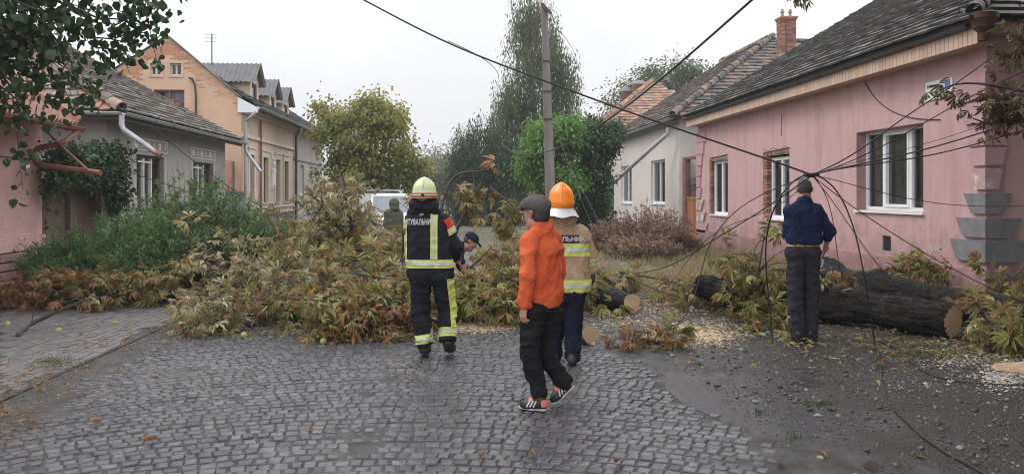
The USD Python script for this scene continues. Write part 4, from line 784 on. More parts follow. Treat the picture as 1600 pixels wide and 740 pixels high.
surf('plinth_stone', (0.27, 0.155, 0.14), (0.36, 0.22, 0.20), scale=5, rough=0.8, bump=0.4, objrand=0.25)
for r in range(5):
    y = 10.6 + 0.2 * (r % 2)
    while y < LY1 - 0.05:
        L = rng.uniform(0.3, 0.46); e = min(y + L - 0.015, LY1); m = cbox((0.10, e - y, 0.125), 0.012); m.apply_translation((LX + 0.02 + rng.uniform(0, 0.012), (y + e) / 2, 0.075 + r * 0.14)); obj('plinth_stone', m, 'plinth_stone', lp); y += L
gutr = onX(105, 193, -6.62)
# corrugated sheet roof
def corrugated(parent, o, along, up, ul, vl, pitch, amp, m, name='corrugated_sheet', sheets=1, thick=0.012, lap=0.04):
    o, along, up = (np.asarray(q, float) for q in (o, along, up)); along /= np.linalg.norm(along); up /= np.linalg.norm(up); nrm = np.cross(along, up); nrm = nrm if nrm[2] > 0 else -nrm
    w = ul / sheets
    for s in range(sheets):
        n = max(9, int(w / pitch * 8) + 1); u = np.linspace(s * w, (s + 1) * w + lap * (s < sheets - 1), n); h = amp * np.cos(2 * np.pi * u / pitch) + 0.004 * (s % 2)
        top = o + u[:, None] * along + (h + thick)[:, None] * nrm; bot = top - thick * nrm; v = np.vstack([top, top + up * vl, bot, bot + up * vl]); i = np.arange(n - 1)
        q = np.vstack([np.stack([i, i + 1, i + n + 1, i + n], 1), np.stack([2 * n + i + 1, 2 * n + i, 3 * n + i, 3 * n + i + 1], 1), np.stack([2 * n + i, 2 * n + i + 1, i + 1, i], 1), np.stack([n + i, n + i + 1, 3 * n + i + 1, 3 * n + i], 1)])
        obj(name, (v, q), m, parent, smooth=40)
surf('red_sheet', (0.26, 0.10, 0.075), (0.36, 0.17, 0.125), scale=4, rough=0.6, stain=(0.17, 0.11, 0.09), stain_scale=1.6, stain_at=(0.45, 0.65))
corrugated(lp, (-6.55, 9.0, LZ + 0.02), (0, 1, 0), (-1, 0, 0.62), LY1 + 0.05 - 9.0, 7.0, 0.125, 0.032, 'red_sheet', sheets=6)
obj('verge_board', bar((-6.53, LY1 + 0.09, LZ + 0.08), (-12.6, LY1 + 0.09, LZ + 0.08 + 6.07 * 0.62), 0.06, 0.16), 'rust_pink', lp)
gutter(lp, (-6.50, 9.0, LZ - 0.02), (-6.50, LY1 + 0.14, LZ - 0.04), 'rust_red', 0.07)
p = [np.array([-6.50, LY1 + 0.05, LZ - 0.06]), onX(99, 223, -6.52), onX(60, 231, -6.93), onX(53, 238, -6.99), onX(56, 257, -6.97), onX(157, 270, -5.7)]
obj('drain_spout', tube(rounded(p, 0.10), 0.045, 12), 'rust_red', lp, smooth=40)
obj('bracket_strut', tube([onX(66, 200, -6.95), onX(140, 268, -5.85)], 0.018, 6), 'rust_red', lp)
obj('wall_cable', tube(sag((LX + 0.015, 11.0, 2.28), (LX + 0.015, LY1, 2.22), 0.02), 0.010, 5), 'gutter_dark', lp)
lg_ = thing('plank_gate', 'weathered brown plank gate under the vine, between the grey and low pink houses', 'gate', (-7.3, 15.5, 0))
yy = np.linspace(LY1 + 0.03, GY0 - 0.05, 11)
for a, b in zip(yy[:-1], yy[1:]): obj('plank', bx(-7.33, -7.3 + 0.004 * (int(a * 31) % 3), a + 0.006, b - 0.006, 0.05, 1.86 + 0.02 * (int(a * 17) % 3)), 'old_plank', lg_)
for y in (LY1 + 0.05, (LY1 + GY0) / 2 - .04, GY0 - 0.15): obj('gate_post', bx(-7.29, -7.2, y, y + 0.09, 0, 1.95), 'old_plank', lg_)
obj('rail', bx(-7.29, -7.25, LY1 + 0.15, GY0 - 0.16, 1.72, 1.81), 'old_plank', lg_)
# ---------------------------------------------------------------- ochre house with brick-edged gable and dormers
YX, YY0, YY1, YZ = -7.5, 28.5, 37.3, 4.72
yh = thing('ochre_house', 'tall ochre house with brick-edged gable, three corrugated dormers and rubble plinth', 'house', (YX, YY0, 0))
wins = [(fy(389.5, YX), fy(396.5, YX)), (fy(410.5, YX), fy(418.5, YX)), (fy(430.5, YX), fy(437, YX)), (fy(443.5, YX), fy(450, YX))]
wz0, wz1 = 1.28, 3.05
obj('facade', wall_x(YX, [(YY0 + 0.301, 0.86), (YY1, 0.86), (YY1, YZ), (YY0 + 0.301, YZ)], [(a, wz0, b, wz1) for a, b in wins], 0.3, -1), 'pale_ochre', yh)
obj('plinth_core', bx(YX - 0.3, YX + 0.03, YY0 - 0.02, YY1, -0.1, 0.858), 'mortar', yh)
rng = np.random.default_rng(41); st = []
for r in range(7):
    y = YY0 + rng.uniform(0, 0.2)
    while y < YY1 - 0.1:
        L = rng.uniform(0.16, 0.42); hgt = rng.uniform(0.10, 0.135); pts = np.array([[0, 0, 0.0]]); n = 9; ang = np.sort(rng.uniform(0, 2 * np.pi, n)); 
        q = np.stack([np.cos(ang) * L * 0.5 * rng.uniform(0.85, 1.05, n), np.sin(ang) * hgt * 0.55 * rng.uniform(0.85, 1.1, n)], 1)
        if Polygon(q).area < 0.02: y += 0.1; continue
        v = np.vstack([np.stack([np.full(n, YX + 0.02), y + L / 2 + q[:, 0], 0.06 + r * 0.122 + q[:, 1]], 1), np.stack([np.full(n, YX + 0.055 + rng.uniform(0, 0.02)), y + L / 2 + q[:, 0] * 0.86, 0.06 + r * 0.122 + q[:, 1] * 0.86], 1)])
        f = [[n + 0, n + i, n + i + 1] for i in range(1, n - 1)]
        for i in range(n): j = (i + 1) % n; f += [[i, j, n + j], [i, n + j, n + i]]
        st.append(trimesh.Trimesh(v, np.array(f), process=False)); y += L * 0.98
obj('rubble_stones', cat(st), 'rubble', yh, kind='stuff')
for a, b in wins:
    window_x(yh, YX, a, b, wz0, wz1, 1, fw=0.07, mull=(0.5,), transom=0.68, rec=0.14, m='dark_paint', curtain=(0.95, 0.05) if a > 30 else None, sillm='trim_cream')
    t = 0.16
    obj('window_surround', cat([bx(YX, YX + 0.035, a - t, a - 0.001, wz0 - 0.02, wz1 + 0.22), bx(YX, YX + 0.035, b + 0.001, b + t, wz0 - 0.02, wz1 + 0.22), bx(YX, YX + 0.035, a, b, wz1 + 0.001, wz1 + 0.22), bx(YX, YX + 0.07, a - t - 0.05, b + t + 0.05, wz1 + 0.221, wz1 + 0.29)]), 'trim_cream', yh)
obj('string_course', bx(YX, YX + 0.06, YY0 + 0.02, YY1, 1.08, 1.16), 'trim_cream', yh); obj('string_course', bx(YX, YX + 0.07, YY0 + 0.02, YY1, 3.62, 3.74), 'trim_cream', yh)
obj('plinth_course', bx(YX, YX + 0.08, YY0, YY1, 0.86, 0.94), 'trim_cream', yh)
obj('cornice', cat([bx(YX, YX + 0.10, YY0, YY1, YZ - 0.28, YZ - 0.18), bx(YX, YX + 0.2, YY0, YY1, YZ - 0.178, YZ - 0.06)]), 'pale_ochre', yh)
yc = (wins[1][1] + wins[2][0]) / 2
orn = obj('niche', bx(YX, YX + 0.03, yc - 0.16, yc + 0.16, 1.75, 3.35), 'trim_cream', yh)
fig = blob([('c', (YX + 0.06, yc, 2.0), (YX + 0.06, yc, 2.55), 0.10, 0.12), ('c', (YX + 0.06, yc - 0.12, 2.6), (YX + 0.06, yc + 0.12, 2.6), 0.07, 0.07), ('e', (YX + 0.08, yc, 2.85), (0.08, 0.08, 0.1)), ('c', (YX + 0.05, yc - 0.1, 3.05), (YX + 0.05, yc + 0.1, 3.05), 0.05, 0.05), ('c', (YX + 0.05, yc, 1.9), (YX + 0.05, yc - .05, 1.8), 0.06, 0.03)], k=0.04, h=0.025)
obj('relief_figure', fig, 'white_paint', orn, smooth=True)
obj('vent_disc', trimesh.creation.cylinder(0.13, 0.03, sections=18).apply_transform(trimesh.transformations.rotation_matrix(np.pi / 2, [0, 1, 0])).apply_translation((YX + 0.012, fy(386, YX), fz(386, 205, YX))), 'trim_cream', yh)
obj('pilaster_pipe', tube([(YX + 0.08, fy(404, YX), 0.95), (YX + 0.08, fy(404, YX), YZ - 0.3)], 0.045, 8), 'rust_red', yh)
# gable facing the viewer, read off the photograph in the plane y = YY0
q = lambda x, y: onY(x, y, YY0)[[0, 2]]
apx, rt, lf_ = q(262, 57), q(372, 150), q(187, 104)
lft = apx + (lf_ - apx) * 2.3
gw = [(YX, -0.1), (YX, YZ + 0.2), tuple(rt) if rt[0] < YX else (YX, rt[1]), tuple(apx), tuple(lft), (lft[0], -0.1)]
w_a = [q(235, 99), q(252, 118)]; w_b = [q(266, 99), q(284, 118)]; w_c = [q(240, 140), q(288, 169)]
hl = [(min(a[0], b[0]), min(a[1], b[1]), max(a[0], b[0]), max(a[1], b[1])) for a, b in (w_a, w_b, w_c)]
obj('gable_wall', wall_y(YY0, gw, hl, 0.3), 'ochre_plaster', yh)
obj('rear_wall', bx(lft[0], lft[0] + 0.3, YY0 + 0.3, 45.2, -0.1, lft[1]), 'ochre_plaster', yh)
obj('room_lining', wall_y(YY0 + 0.9, [(lft[0] + 0.5, 0), (YX - 0.5, 0), (YX - 0.6, YZ - 0.3), (apx[0], apx[1] - 0.9), (lft[0] + 0.5, lft[1] - 0.6)], [], 0.05), 'room', yh)
# exposed brick along the gable's raking edges
rng = np.random.default_rng(44); surf('pale_brick', (0.50, 0.29, 0.19), (0.57, 0.36, 0.25), scale=9, rough=0.85, bump=0.3, bscale=30, objrand=0.12)
z, k = lft[1] + 0.02, 0
while z < apx[1] - 0.08:
    x = lft[0] + (0.13 if k % 2 else 0)
    while x < YX:
        xc, zc = x + 0.125, z + 0.04; lz = lambda p0, p1: p0[1] + (p1[1] - p0[1]) * (xc - p0[0]) / (p1[0] - p0[0]); top = lz(apx, lft) if xc < apx[0] else lz(apx, rt); dd = top - zc; right = xc > apx[0]
        u = min(1, abs(xc - apx[0]) / abs(rt[0] - apx[0])); lim = (0.62 if not right else 0.75 - 0.35 * u) * (1 + 0.25 * math.sin(9 * xc) + 0.2 * rng.normal() * 0.5)
        if 0.08 < dd < lim and not any(h[0] - 0.15 < xc < h[2] + 0.15 and h[1] - 0.15 < zc < h[3] + 0.15 for h in hl):
            o = rng.uniform(0.001, 0.012); red = (not right) or u < 0.33
            obj('brick', bx(x + 0.008, x + 0.242, YY0 - o, YY0 + 0.02, z + 0.006, z + 0.074), 'brick_wall_far' if red else 'pale_brick', yh)
        x += 0.25
    z += 0.08; k += 1
for nm, (h, bars) in enumerate(zip(hl, (1, 1, 2))):
    x0, z0, x1, z1 = h; f = 0.05 if nm < 2 else 0.06; m = 'trim_cream' if nm < 2 else 'rust_red'
    wv = obj('window', cat([bx(x0, x0 + f, YY0 + 0.06, YY0 + 0.12, z0, z1), bx(x1 - f, x1, YY0 + 0.06, YY0 + 0.12, z0, z1), bx(x0 + f, x1 - f, YY0 + 0.06, YY0 + 0.12, z0, z0 + f), bx(x0 + f, x1 - f, YY0 + 0.06, YY0 + 0.12, z1 - f, z1)]), m, yh)
    obj('mullion', bx((x0 + x1) / 2 - 0.03, (x0 + x1) / 2 + 0.03, YY0 + 0.055, YY0 + 0.118, z0 + f, z1 - f), m, wv)
    obj('pane', (np.array([[x0, YY0 + 0.09, z0], [x1, YY0 + 0.09, z0], [x1, YY0 + 0.09, z1], [x0, YY0 + 0.09, z1]]), np.array([[0, 1, 2], [0, 2, 3]])), 'glass', wv)
    if nm < 2: obj('surround', cat([bx(x0 - 0.06, x1 + 0.06, YY0 - 0.03, YY0 - 0.002, z1 + 0.001, z1 + 0.06), bx(x0 - 0.06, x1 + 0.06, YY0 - 0.03, YY0 - 0.002, z0 - 0.06, z0 - 0.001), bx(x0 - 0.06, x0 - .001, YY0 - 0.03, YY0 - 0.002, z0, z1), bx(x1 + .001, x1 + 0.06, YY0 - 0.03, YY0 - 0.002, z0, z1)]), 'pale_ochre', wv)
    else:
        xx = np.linspace(x0 + 0.3, x1, 40); v = np.vstack([np.stack([xx, YY0 + 0.2 + 0.02 * np.sin(xx * 45), np.full(40, z0)], 1), np.stack([xx, YY0 + 0.2 + 0.02 * np.sin(xx * 45), np.full(40, z1)], 1)]); i = np.arange(39)
        obj('curtain', (v, np.stack([i, i + 1, i + 41, i + 40], 1)), 'curtain', wv, smooth=True)
        surf('geranium', (0.45, 0.05, 0.05), (0.30, 0.03, 0.05), scale=30); rg = np.random.default_rng(2)
        obj('geranium_flowers', [trimesh.creation.icosphere(1, rg.uniform(0.03, 0.06)).apply_translation((x1 - 0.12 - rg.uniform(0, 0.45), YY0 + 0.04 - rg.uniform(0, .1), z0 + rg.uniform(0.0, 0.28))) for _ in range(22)], 'geranium', wv)
for k in range(3):
    a, b = q(290, 128), q(303, 172)
obj('flue_pipe', tube([(lambda t: np.array([t[0], YY0 - 0.06, t[1]]))(q(*p)) for p in ((296, 122), (301, 124), (305, 132), (307, 150), (307, 183))], 0.035, 8), 'iron', yh, smooth=40)
obj('verge_cap', cat([bar((apx[0], YY0 + 0.1, apx[1] + 0.03), (rt[0] + 0.1, YY0 + 0.1, rt[1] - 0.06), 0.36, 0.025), bar((apx[0], YY0 + 0.1, apx[1] + 0.035), (lft[0], YY0 + 0.1, lft[1] + 0.035), 0.36, 0.025)]), 'slate_tile_1', yh)
# roof on the street side, continuing over the taupe house
ysl = (apx[1] - 0.34 - (YZ + 0.12)) / (-6.98 - apx[0]); ye = -6.98
E0, E1 = np.array([ye, YY0 + 0.32, YZ + 0.02]), np.array([ye, 45.4, YZ + 0.02]); RW = ye - apx[0]
yrf = obj('roof', cat([plate([E1, E0, E0 + (-RW, 0, RW * ysl), E1 + (-RW, 0, RW * ysl)], 0.05), plate([E0 + (-RW, 0, RW * ysl), E0 + (-RW - 5, 0, RW * ysl - 3), E1 + (-RW - 5, 0, RW * ysl - 3), E1 + (-RW, 0, RW * ysl)], 0.05)]), 'roof_under', yh)
ly = math.hypot(1, ysl)
tile_roof(yrf, E0, (0, 1, 0), (-1, 0, ysl), lambda u, v: True, 0.26, 0.30, ['slate_tile_0', 'slate_tile_1'], 16.8, RW * ly, seed=25, rough=1.6, nparts=80, thick=0.03)
gutter(yh, E0 + (0.06, -0.1, -0.05), E1 + (0.06, 0, -0.08), 'zinc', 0.075)
obj('soffit', bx(YX - 0.3, ye - 0.02, YY0 + 0.31, 45.1, YZ - 0.055, YZ - 0.035), 'old_plank', yh); obj('eaves_board', bx(ye - 0.03, ye - 0.005, YY0 + 0.31, 45.2, YZ - 0.03, YZ + 0.01), 'dark_paint', yh)
surf('white_sheet', (0.72, 0.74, 0.78), rough=0.5)
zz = q(372, 153)
obj('verge_flashing', wall_y(YY0 - 0.06, [tuple(q(372, 152)), tuple(q(372, 176)), (ye + 0.05, q(395, 176)[1]), (ye + 0.05, q(397, 168)[1])], [], 0.05), 'white_sheet', yh)
obj('downpipe', tube(smooth_path([np.array([ye + 0.06, YY0 + 0.05, YZ - 0.1]), np.array([ye - 0.1, YY0 - 0.02, YZ - 0.32]), np.array([YX + 0.13, YY0 + 0.08, YZ - 0.55])], 12).tolist() + [[YX + 0.13, YY0 + 0.08, 0.1]], 0.06, 10), 'zinc', yh, smooth=40)
# dormers
for k, (xl, xr, yt, ye_, yb, wx0, wx1) in enumerate([(333, 404, 103, 123, 168, 395, 399), (402, 432, 127, 144, 178, 425, 428), (431, 453, 140, 157, 186, 444.5, 447)]):
    X = -7.75; f = lambda x, y: onX(x, y, X)
    yd0, yd1 = fy(xr - (4 if k == 0 else 3), X) , 0; yd0 = fy(xr - 14 if k == 0 else xr - 9, X); yd1 = fy(xr + 2, X)
    zr = fz(xr, yt + 2, X); zev = fz(xr - 10, ye_ + 1, X); zb = YZ + 0.0
    yd0, yd1 = (fy(391, X), fy(404, X)) if k == 0 else ((fy(421, X), fy(431.5, X)) if k == 1 else (fy(441, X), fy(451.5, X)))
    ym = (yd0 + yd1) / 2; back = X - 3.2
    D = obj('dormer', cat([bx(back, X - 0.151, yd0, yd0 + 0.12, zb, zev), bx(back, X - 0.151, yd1 - 0.12, yd1, zb, zev), wall_x(X, [(yd0, zb), (yd1, zb), (yd1, zev), (ym, zr - 0.05), (yd0, zev)], [(yd0 + 0.25, zev - 0.85, yd1 - 0.25, zev - 0.12)], 0.15, -1)]), 'pale_ochre', yh)
    v = np.array([0.0, ym - yd0, zr - zev]); ov = 0.25
    for sgn, yy_ in ((1, yd0), (-1, yd1)):
        corrugated(D, (X + ov, yy_ - sgn * 0.2, zev - 0.2 * (zr - zev) / (ym - yd0) + 0.03), (-1, 0, 0), (0, sgn * (ym - yd0), zr - zev), 3.2, math.hypot(ym - yd0, zr - zev) * (1 + 0.2 / (ym - yd0)), 0.18, 0.028, 'asbestos')
    fr = obj('dormer_window', cat([bx(X - 0.09, X - 0.04, yd0 + 0.25, yd0 + 0.32, zev - 0.85, zev - 0.12), bx(X - 0.09, X - 0.04, yd1 - 0.32, yd1 - 0.25, zev - 0.85, zev - 0.12), bx(X - 0.09, X - 0.04, yd0 + 0.32, yd1 - 0.32, zev - 0.85, zev - 0.78), bx(X - 0.09, X - 0.04, yd0 + 0.32, yd1 - 0.32, zev - 0.19, zev - 0.12)]), 'dark_paint', D)
    obj('pane', (np.array([[X - 0.07, yd0 + 0.25, zev - 0.85], [X - 0.07, yd1 - 0.25, zev - 0.85], [X - 0.07, yd1 - 0.25, zev - 0.12], [X - 0.07, yd0 + 0.25, zev - 0.12]]), np.array([[0, 1, 2], [0, 2, 3]])), 'glass', fr)
    obj('dormer_room', bx(X - 0.62, X - 0.6, yd0 + 0.13, yd1 - 0.13, zb, zev), 'room', D)
# TV aerial on the roof
an = at(331, 100, 30.5); ta = thing('tv_aerial', 'thin television aerial mast standing above the ochre house roof', 'aerial', tuple(an - (0, 0, 0.5)))
tp = at(331, 53, 30.5); obj('mast', tube([an - (0, 0, 0.6), tp], 0.022, 6), 'iron', ta)
for k, (t, w) in enumerate(((0.98, 0.22), (0.86, 0.3), (0.74, 0.26))): c = an + (tp - an) * t; obj('element', tube([c - RT * w, c + RT * w * 0.6], 0.010, 5), 'zinc', ta)
# ---------------------------------------------------------------- taupe house beyond
TX, TY0, TY1 = -7.5, 37.31, 45.2
th = thing('taupe_house', 'plain grey-brown rendered house adjoining the ochre house, partly hidden by the tree', 'house', (TX, TY0, 0))
tw = [(fy(468.5, TX), fy(475, TX)), (fy(489.5, TX), fy(494.5, TX))]
obj('facade', wall_x(TX, [(TY0, -0.1), (TY1, -0.1), (TY1, YZ), (TY0, YZ)], [(a, 1.55, b, 3.0) for a, b in tw], 0.3, -1), 'taupe_render', th)
obj('end_wall', bx(-15, TX - 0.3, TY1 - 0.3, TY1, -0.1, YZ), 'taupe_render', th); obj('room_lining', bx(-9.6, -9.5, TY0 + 0.1, TY1 - 0.31, 0, YZ), 'room', th)
for a, b in tw: window_x(th, TX, a, b, 1.55, 3.0, 1, fw=0.08, mull=(0.5,), rec=0.12, m='white_paint', sillm='taupe_render')
obj('string_course', bx(TX, TX + 0.06, TY0 + 0.05, TY1, 3.2, 3.32), 'taupe_render', th); obj('string_course', bx(TX, TX + 0.06, TY0 + 0.05, TY1, 0.9, 1.0), 'taupe_render', th); obj('cornice', bx(TX, TX + 0.14, TY0, TY1, YZ - 0.2, YZ - 0.06), 'taupe_render', th)
obj('downpipe', tube([(TX + 0.3, TY0 + 0.3, YZ - 0.1), (TX + 0.12, TY0 + 0.1, YZ - 0.45), (TX + 0.12, TY0 + 0.1, 0.1)], 0.06, 8), 'gutter_dark', th, smooth=40)
# blue-grey gate and plank hoarding between grey and ochre houses
bg = thing('blue_gate', 'blue-grey sheet metal gate between the grey house and the ochre house', 'gate', (-7.35, GY1, 0)); yy = np.linspace(GY1 + 0.08, YY0 - 0.06, 9)
for a, b in zip(yy[:-1], yy[1:]): obj('sheet_panel', bx(-7.38, -7.35, a + 0.005, b - 0.005, 0.05, 1.72), 'blue_grey_paint', bg)
obj('gate_frame', cat([bx(-7.34, -7.3, yy[0], yy[-1], 1.66, 1.73), bx(-7.34, -7.3, yy[4] - 0.04, yy[4] + 0.04, 0.05, 1.655)]), 'blue_grey_paint', bg)
hb = thing('plank_hoarding', 'brown weathered plank hoarding above and behind the blue-grey gate', 'fence', (-7.7, GY1, 0))
for a, b in zip(yy[:-1], yy[1:]): obj('plank', bx(-7.73, -7.70, a + 0.004, b - 0.004, 0.05, 2.75), 'rust_pink' if int(a * 9) % 3 else 'old_plank', hb)
# ================================================================ foliage
surf('bark', (0.055, 0.045, 0.038), (0.12, 0.10, 0.085), scale=9, rough=0.9, bump=0.9, bscale=30, stretch=(1, 1, 0.25), bdist=0.03)
surf('bark_wet', (0.0045, 0.0038, 0.0036), (0.026, 0.0215, 0.0195), scale=14, rough=0.45, rough2=0.85, bump=1.0, bscale=34, bdist=0.06, spec=0.3)
surf('twig', (0.035, 0.028, 0.024), (0.075, 0.06, 0.05), scale=12, rough=0.75)
surf('birch_bark', (0.12, 0.11, 0.10), (0.30, 0.29, 0.27), scale=7, rough=0.8, stretch=(1, 1, 2))
leafy('leaf_walnut', [(0.11, 0.135, 0.04), (0.17, 0.19, 0.05), (0.30, 0.275, 0.065), (0.42, 0.36, 0.085)], scale=0.55, transl=0.42)
leafy('leaf_dark', [(0.03, 0.05, 0.028), (0.045, 0.07, 0.037), (0.07, 0.095, 0.05)], scale=0.6, transl=0.25)
leafy('leaf_birch', [(0.07, 0.10, 0.052), (0.105, 0.135, 0.07), (0.15, 0.175, 0.10)], scale=0.8, transl=0.42)
leafy('leaf_bright', [(0.06, 0.13, 0.03), (0.11, 0.21, 0.05), (0.17, 0.30, 0.075)], scale=0.8, transl=0.42)
leafy('leaf_ivy', [(0.02, 0.042, 0.018), (0.035, 0.066, 0.026), (0.055, 0.10, 0.036)], scale=1.0, transl=0.2)
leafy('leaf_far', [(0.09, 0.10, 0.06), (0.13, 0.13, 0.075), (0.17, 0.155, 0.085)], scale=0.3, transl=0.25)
leafy('leaf_linden', [(0.018, 0.036, 0.016), (0.03, 0.055, 0.022), (0.048, 0.075, 0.03)], scale=1.2, transl=0.28, rough=0.3)
leafy('leaf_shrub', [(0.045, 0.085, 0.028), (0.075, 0.13, 0.045), (0.125, 0.185, 0.068), (0.23, 0.27, 0.13)], scale=1.0, transl=0.25, spread=0.6)
leafy('leaf_weed', [(0.06, 0.13, 0.042), (0.10, 0.19, 0.062), (0.16, 0.26, 0.09)], scale=1.5, transl=0.3)
CHL = [(0.08, 0.045, 0.025), (0.23, 0.135, 0.055), (0.31, 0.225, 0.10), (0.16, 0.15, 0.05), (0.24, 0.23, 0.085), (0.44, 0.42, 0.27)]
leafy('leaf_chestnut', CHL, scale=1.6, transl=0.25, spread=0.75, vv=0.45)
leafy('leaf_chestnut_pale', [(0.14, 0.085, 0.045), (0.26, 0.17, 0.085), (0.22, 0.20, 0.095), (0.36, 0.335, 0.20), (0.50, 0.475, 0.34)], scale=1.6, transl=0.25, spread=0.75, vv=0.42)
leafy('leaf_chestnut_brown', [(0.07, 0.034, 0.018), (0.16, 0.068, 0.03), (0.27, 0.125, 0.05), (0.22, 0.15, 0.065), (0.13, 0.115, 0.045), (0.28, 0.24, 0.14)], scale=1.6, transl=0.25, spread=0.75, vv=0.42)
leafy('leaf_chestnut_green', [(0.12, 0.075, 0.03), (0.27, 0.17, 0.065), (0.15, 0.155, 0.045), (0.26, 0.255, 0.08), (0.38, 0.375, 0.20)], scale=1.6, transl=0.28, spread=0.75, vv=0.42)
leafy('leaf_dry', [(0.20, 0.085, 0.04), (0.30, 0.14, 0.06), (0.36, 0.22, 0.11)], scale=2.0, transl=0.15, spread=0.7)
leafy('weed_dry', [(0.16, 0.095, 0.07), (0.25, 0.165, 0.12), (0.34, 0.25, 0.18)], scale=1.2, transl=0.1)
leafy('grass_dry', [(0.16, 0.145, 0.07), (0.26, 0.21, 0.11), (0.32, 0.26, 0.15)], scale=0.8, transl=0.2)
leafy('grass_green', [(0.05, 0.10, 0.025), (0.08, 0.15, 0.035), (0.13, 0.19, 0.06)], scale=0.8, transl=0.25)

leafy('leaf_overhang', [(0.05, 0.028, 0.02), (0.12, 0.05, 0.03), (0.07, 0.06, 0.025), (0.12, 0.11, 0.05), (0.20, 0.12, 0.06)], scale=2.0, transl=0.25, spread=0.8, vv=0.3)
def diamond(w=0.5, fold=0.12, droop=0.12):
    v = np.array([[0, 0, 0], [-w / 2, 0.5, fold], [0, 0.48, 0], [w / 2, 0.5, fold], [0, 1, -droop]]); return v, np.array([[0, 2, 1], [0, 3, 2], [1, 2, 4], [2, 3, 4]])
LEAF4 = diamond(); LANCE = diamond(0.24, 0.05, 0.2); HEART = (np.array([[0, 0, 0], [-0.42, 0.22, 0.10], [-0.36, 0.62, 0.07], [0, 1.05, -0.12], [0.36, 0.62, 0.07], [0.42, 0.22, 0.10], [0, 0.5, -0.02]]), np.array([[0, 6, 1], [1, 6, 2], [2, 6, 3], [3, 6, 4], [4, 6, 5], [5, 6, 0]]))
QUAD = (np.array([[0, 0, 0], [-0.3, 0.5, 0.05], [0.3, 0.5, 0.05], [0, 1, -0.1]]), np.array([[0, 2, 1], [1, 2, 3]]))
def palmate(seed):
    """A horse-chestnut leaf: five to seven leaflets from one point, more or less drooping and curled."""
    r = np.random.default_rng(seed); n = 5 + seed % 3; v, f = [np.zeros((1, 3)), np.array([[0, 0.0, 0.0]])], []; k = 2
    for a in np.linspace(-1.0, 1.0, n) + r.normal(0, 0.10, n):
        L = (1 - 0.28 * abs(a) / 1.25) * r.uniform(0.85, 1.1); w = L * 0.125 * r.uniform(0.6, 1.15); dr = r.uniform(0.3, 1.3); cu = r.uniform(0.1, 1.1) * w
        y = np.array([0, 0.42, 0.72, 1.0]) * L; z = -dr * (y / L) ** 2 * L * 0.6; ws = np.array([0.02, 0.65, 1.0, 0.0]) * w
        tw = r.normal(0, 0.3); pts = []
        for i in (1, 2): pts += [[-ws[i], y[i], z[i] + cu * (i == 2) + tw * ws[i]], [0, y[i], z[i] - 0.25 * ws[i]], [ws[i], y[i], z[i] + cu * (i == 2) - tw * ws[i]]]
        pts.append([0, y[3], z[3]]); p = np.array(pts); c, s = math.cos(a), math.sin(a)
        v.append(np.stack([p[:, 0] * c + p[:, 1] * s, -p[:, 0] * s + p[:, 1] * c, p[:, 2]], 1)); b = k
        f += [[0, b + 1, b], [0, b + 2, b + 1], [b, b + 1, b + 4], [b, b + 4, b + 3], [b + 1, b + 2, b + 5], [b + 1, b + 5, b + 4], [b + 3, b + 4, b + 6], [b + 4, b + 5, b + 6]]; k += 7
    return np.vstack(v), np.array(f)
PALM = [palmate(i) for i in range(12)]
def scatter_leaves(T, pos, dirs, size, rng, flat=0.5):
    """Leaves of template T at pos pointing along dirs; flat: how far they keep their upper side up."""
    n = len(pos); ups = np.tile([0, 0, 1.0], (n, 1)) * flat + runit(rng, n) * (1 - flat); return spread(T[0], T[1], rots(dirs, ups, size), pos)
def merge(parts):
    V, F, k = [], [], 0
    for v, f in parts: V.append(v); F.append(f + k); k += len(v)
    return np.vstack(V), np.vstack(F)
def limbs(base, crowns, rng, n, r0, bend=0.12, top=None, sides=6):
    """Trunk and limbs that reach into the crown volumes."""
    base = np.asarray(base, float); tot = [c for c, r in crowns]; cm = np.mean(tot, 0); top = cm if top is None else np.asarray(top, float)
    tr = smooth_path([base, base + (top - base) * 0.35 + rng.normal(0, bend, 3) * (1, 1, 0), base + (top - base) * 0.7 + rng.normal(0, bend, 3) * (1, 1, 0), top], 14); L = np.linalg.norm(top - base)
    out = [tube(tr, np.linspace(r0 * 1.0, r0 * 0.25, 14) + r0 * 0.35 * np.exp(-np.linspace(0, 8, 14)), 9)]
    for i in range(n):
        c, r = crowns[int(rng.integers(0, len(crowns)))]; e = np.asarray(c) + np.asarray(r) * runit(rng, 1)[0] * rng.uniform(0.55, 0.95); t = rng.uniform(0.25, 0.9); s = tr[int(t * 13)]
        m = (s + e) / 2 + rng.normal(0, 0.1 * np.linalg.norm(e - s), 3) + (0, 0, 0.08 * np.linalg.norm(e - s)); out.append(tube(smooth_path([s, m, e], 8), np.linspace(r0 * 0.38 * (1 - t * 0.6), r0 * 0.05, 8), 5))
    return cat(out)
def crown(crowns, rng, nclump, per, csize, lsize, T=QUAD, droop=0.5, shell=0.55, hang=0.0):
    w = np.array([np.prod(r) ** 0.67 for c, r in crowns]); w = w / w.sum(); k = rng.choice(len(crowns), nclump, p=w); C = np.array([c for c, r in crowns], float)[k]; R = np.array([r for c, r in crowns], float)[k]
    cc = C + R * runit(rng, nclump) * (rng.uniform(shell ** 3, 1, nclump) ** (1 / 3) * (1 + 0.12 * rng.normal(size=nclump)))[:, None]
    cs = csize * rng.uniform(0.5, 1.4, nclump); n = nclump * per; idx = np.repeat(np.arange(nclump), per)
    off = rng.normal(0, 1, (n, 3)) * cs[idx][:, None] * (1, 1, 0.7)
    if hang: off[:, 2] -= rng.uniform(0, hang, n); off[:, :2] *= 0.45
    pos = cc[idx] + off; d = off / (np.linalg.norm(off, axis=1, keepdims=True) + 1e-6) + runit(rng, n) * 0.6; d[:, 2] -= droop
    return scatter_leaves(T, pos, d, lsize * rng.uniform(0.6, 1.35, n), rng)
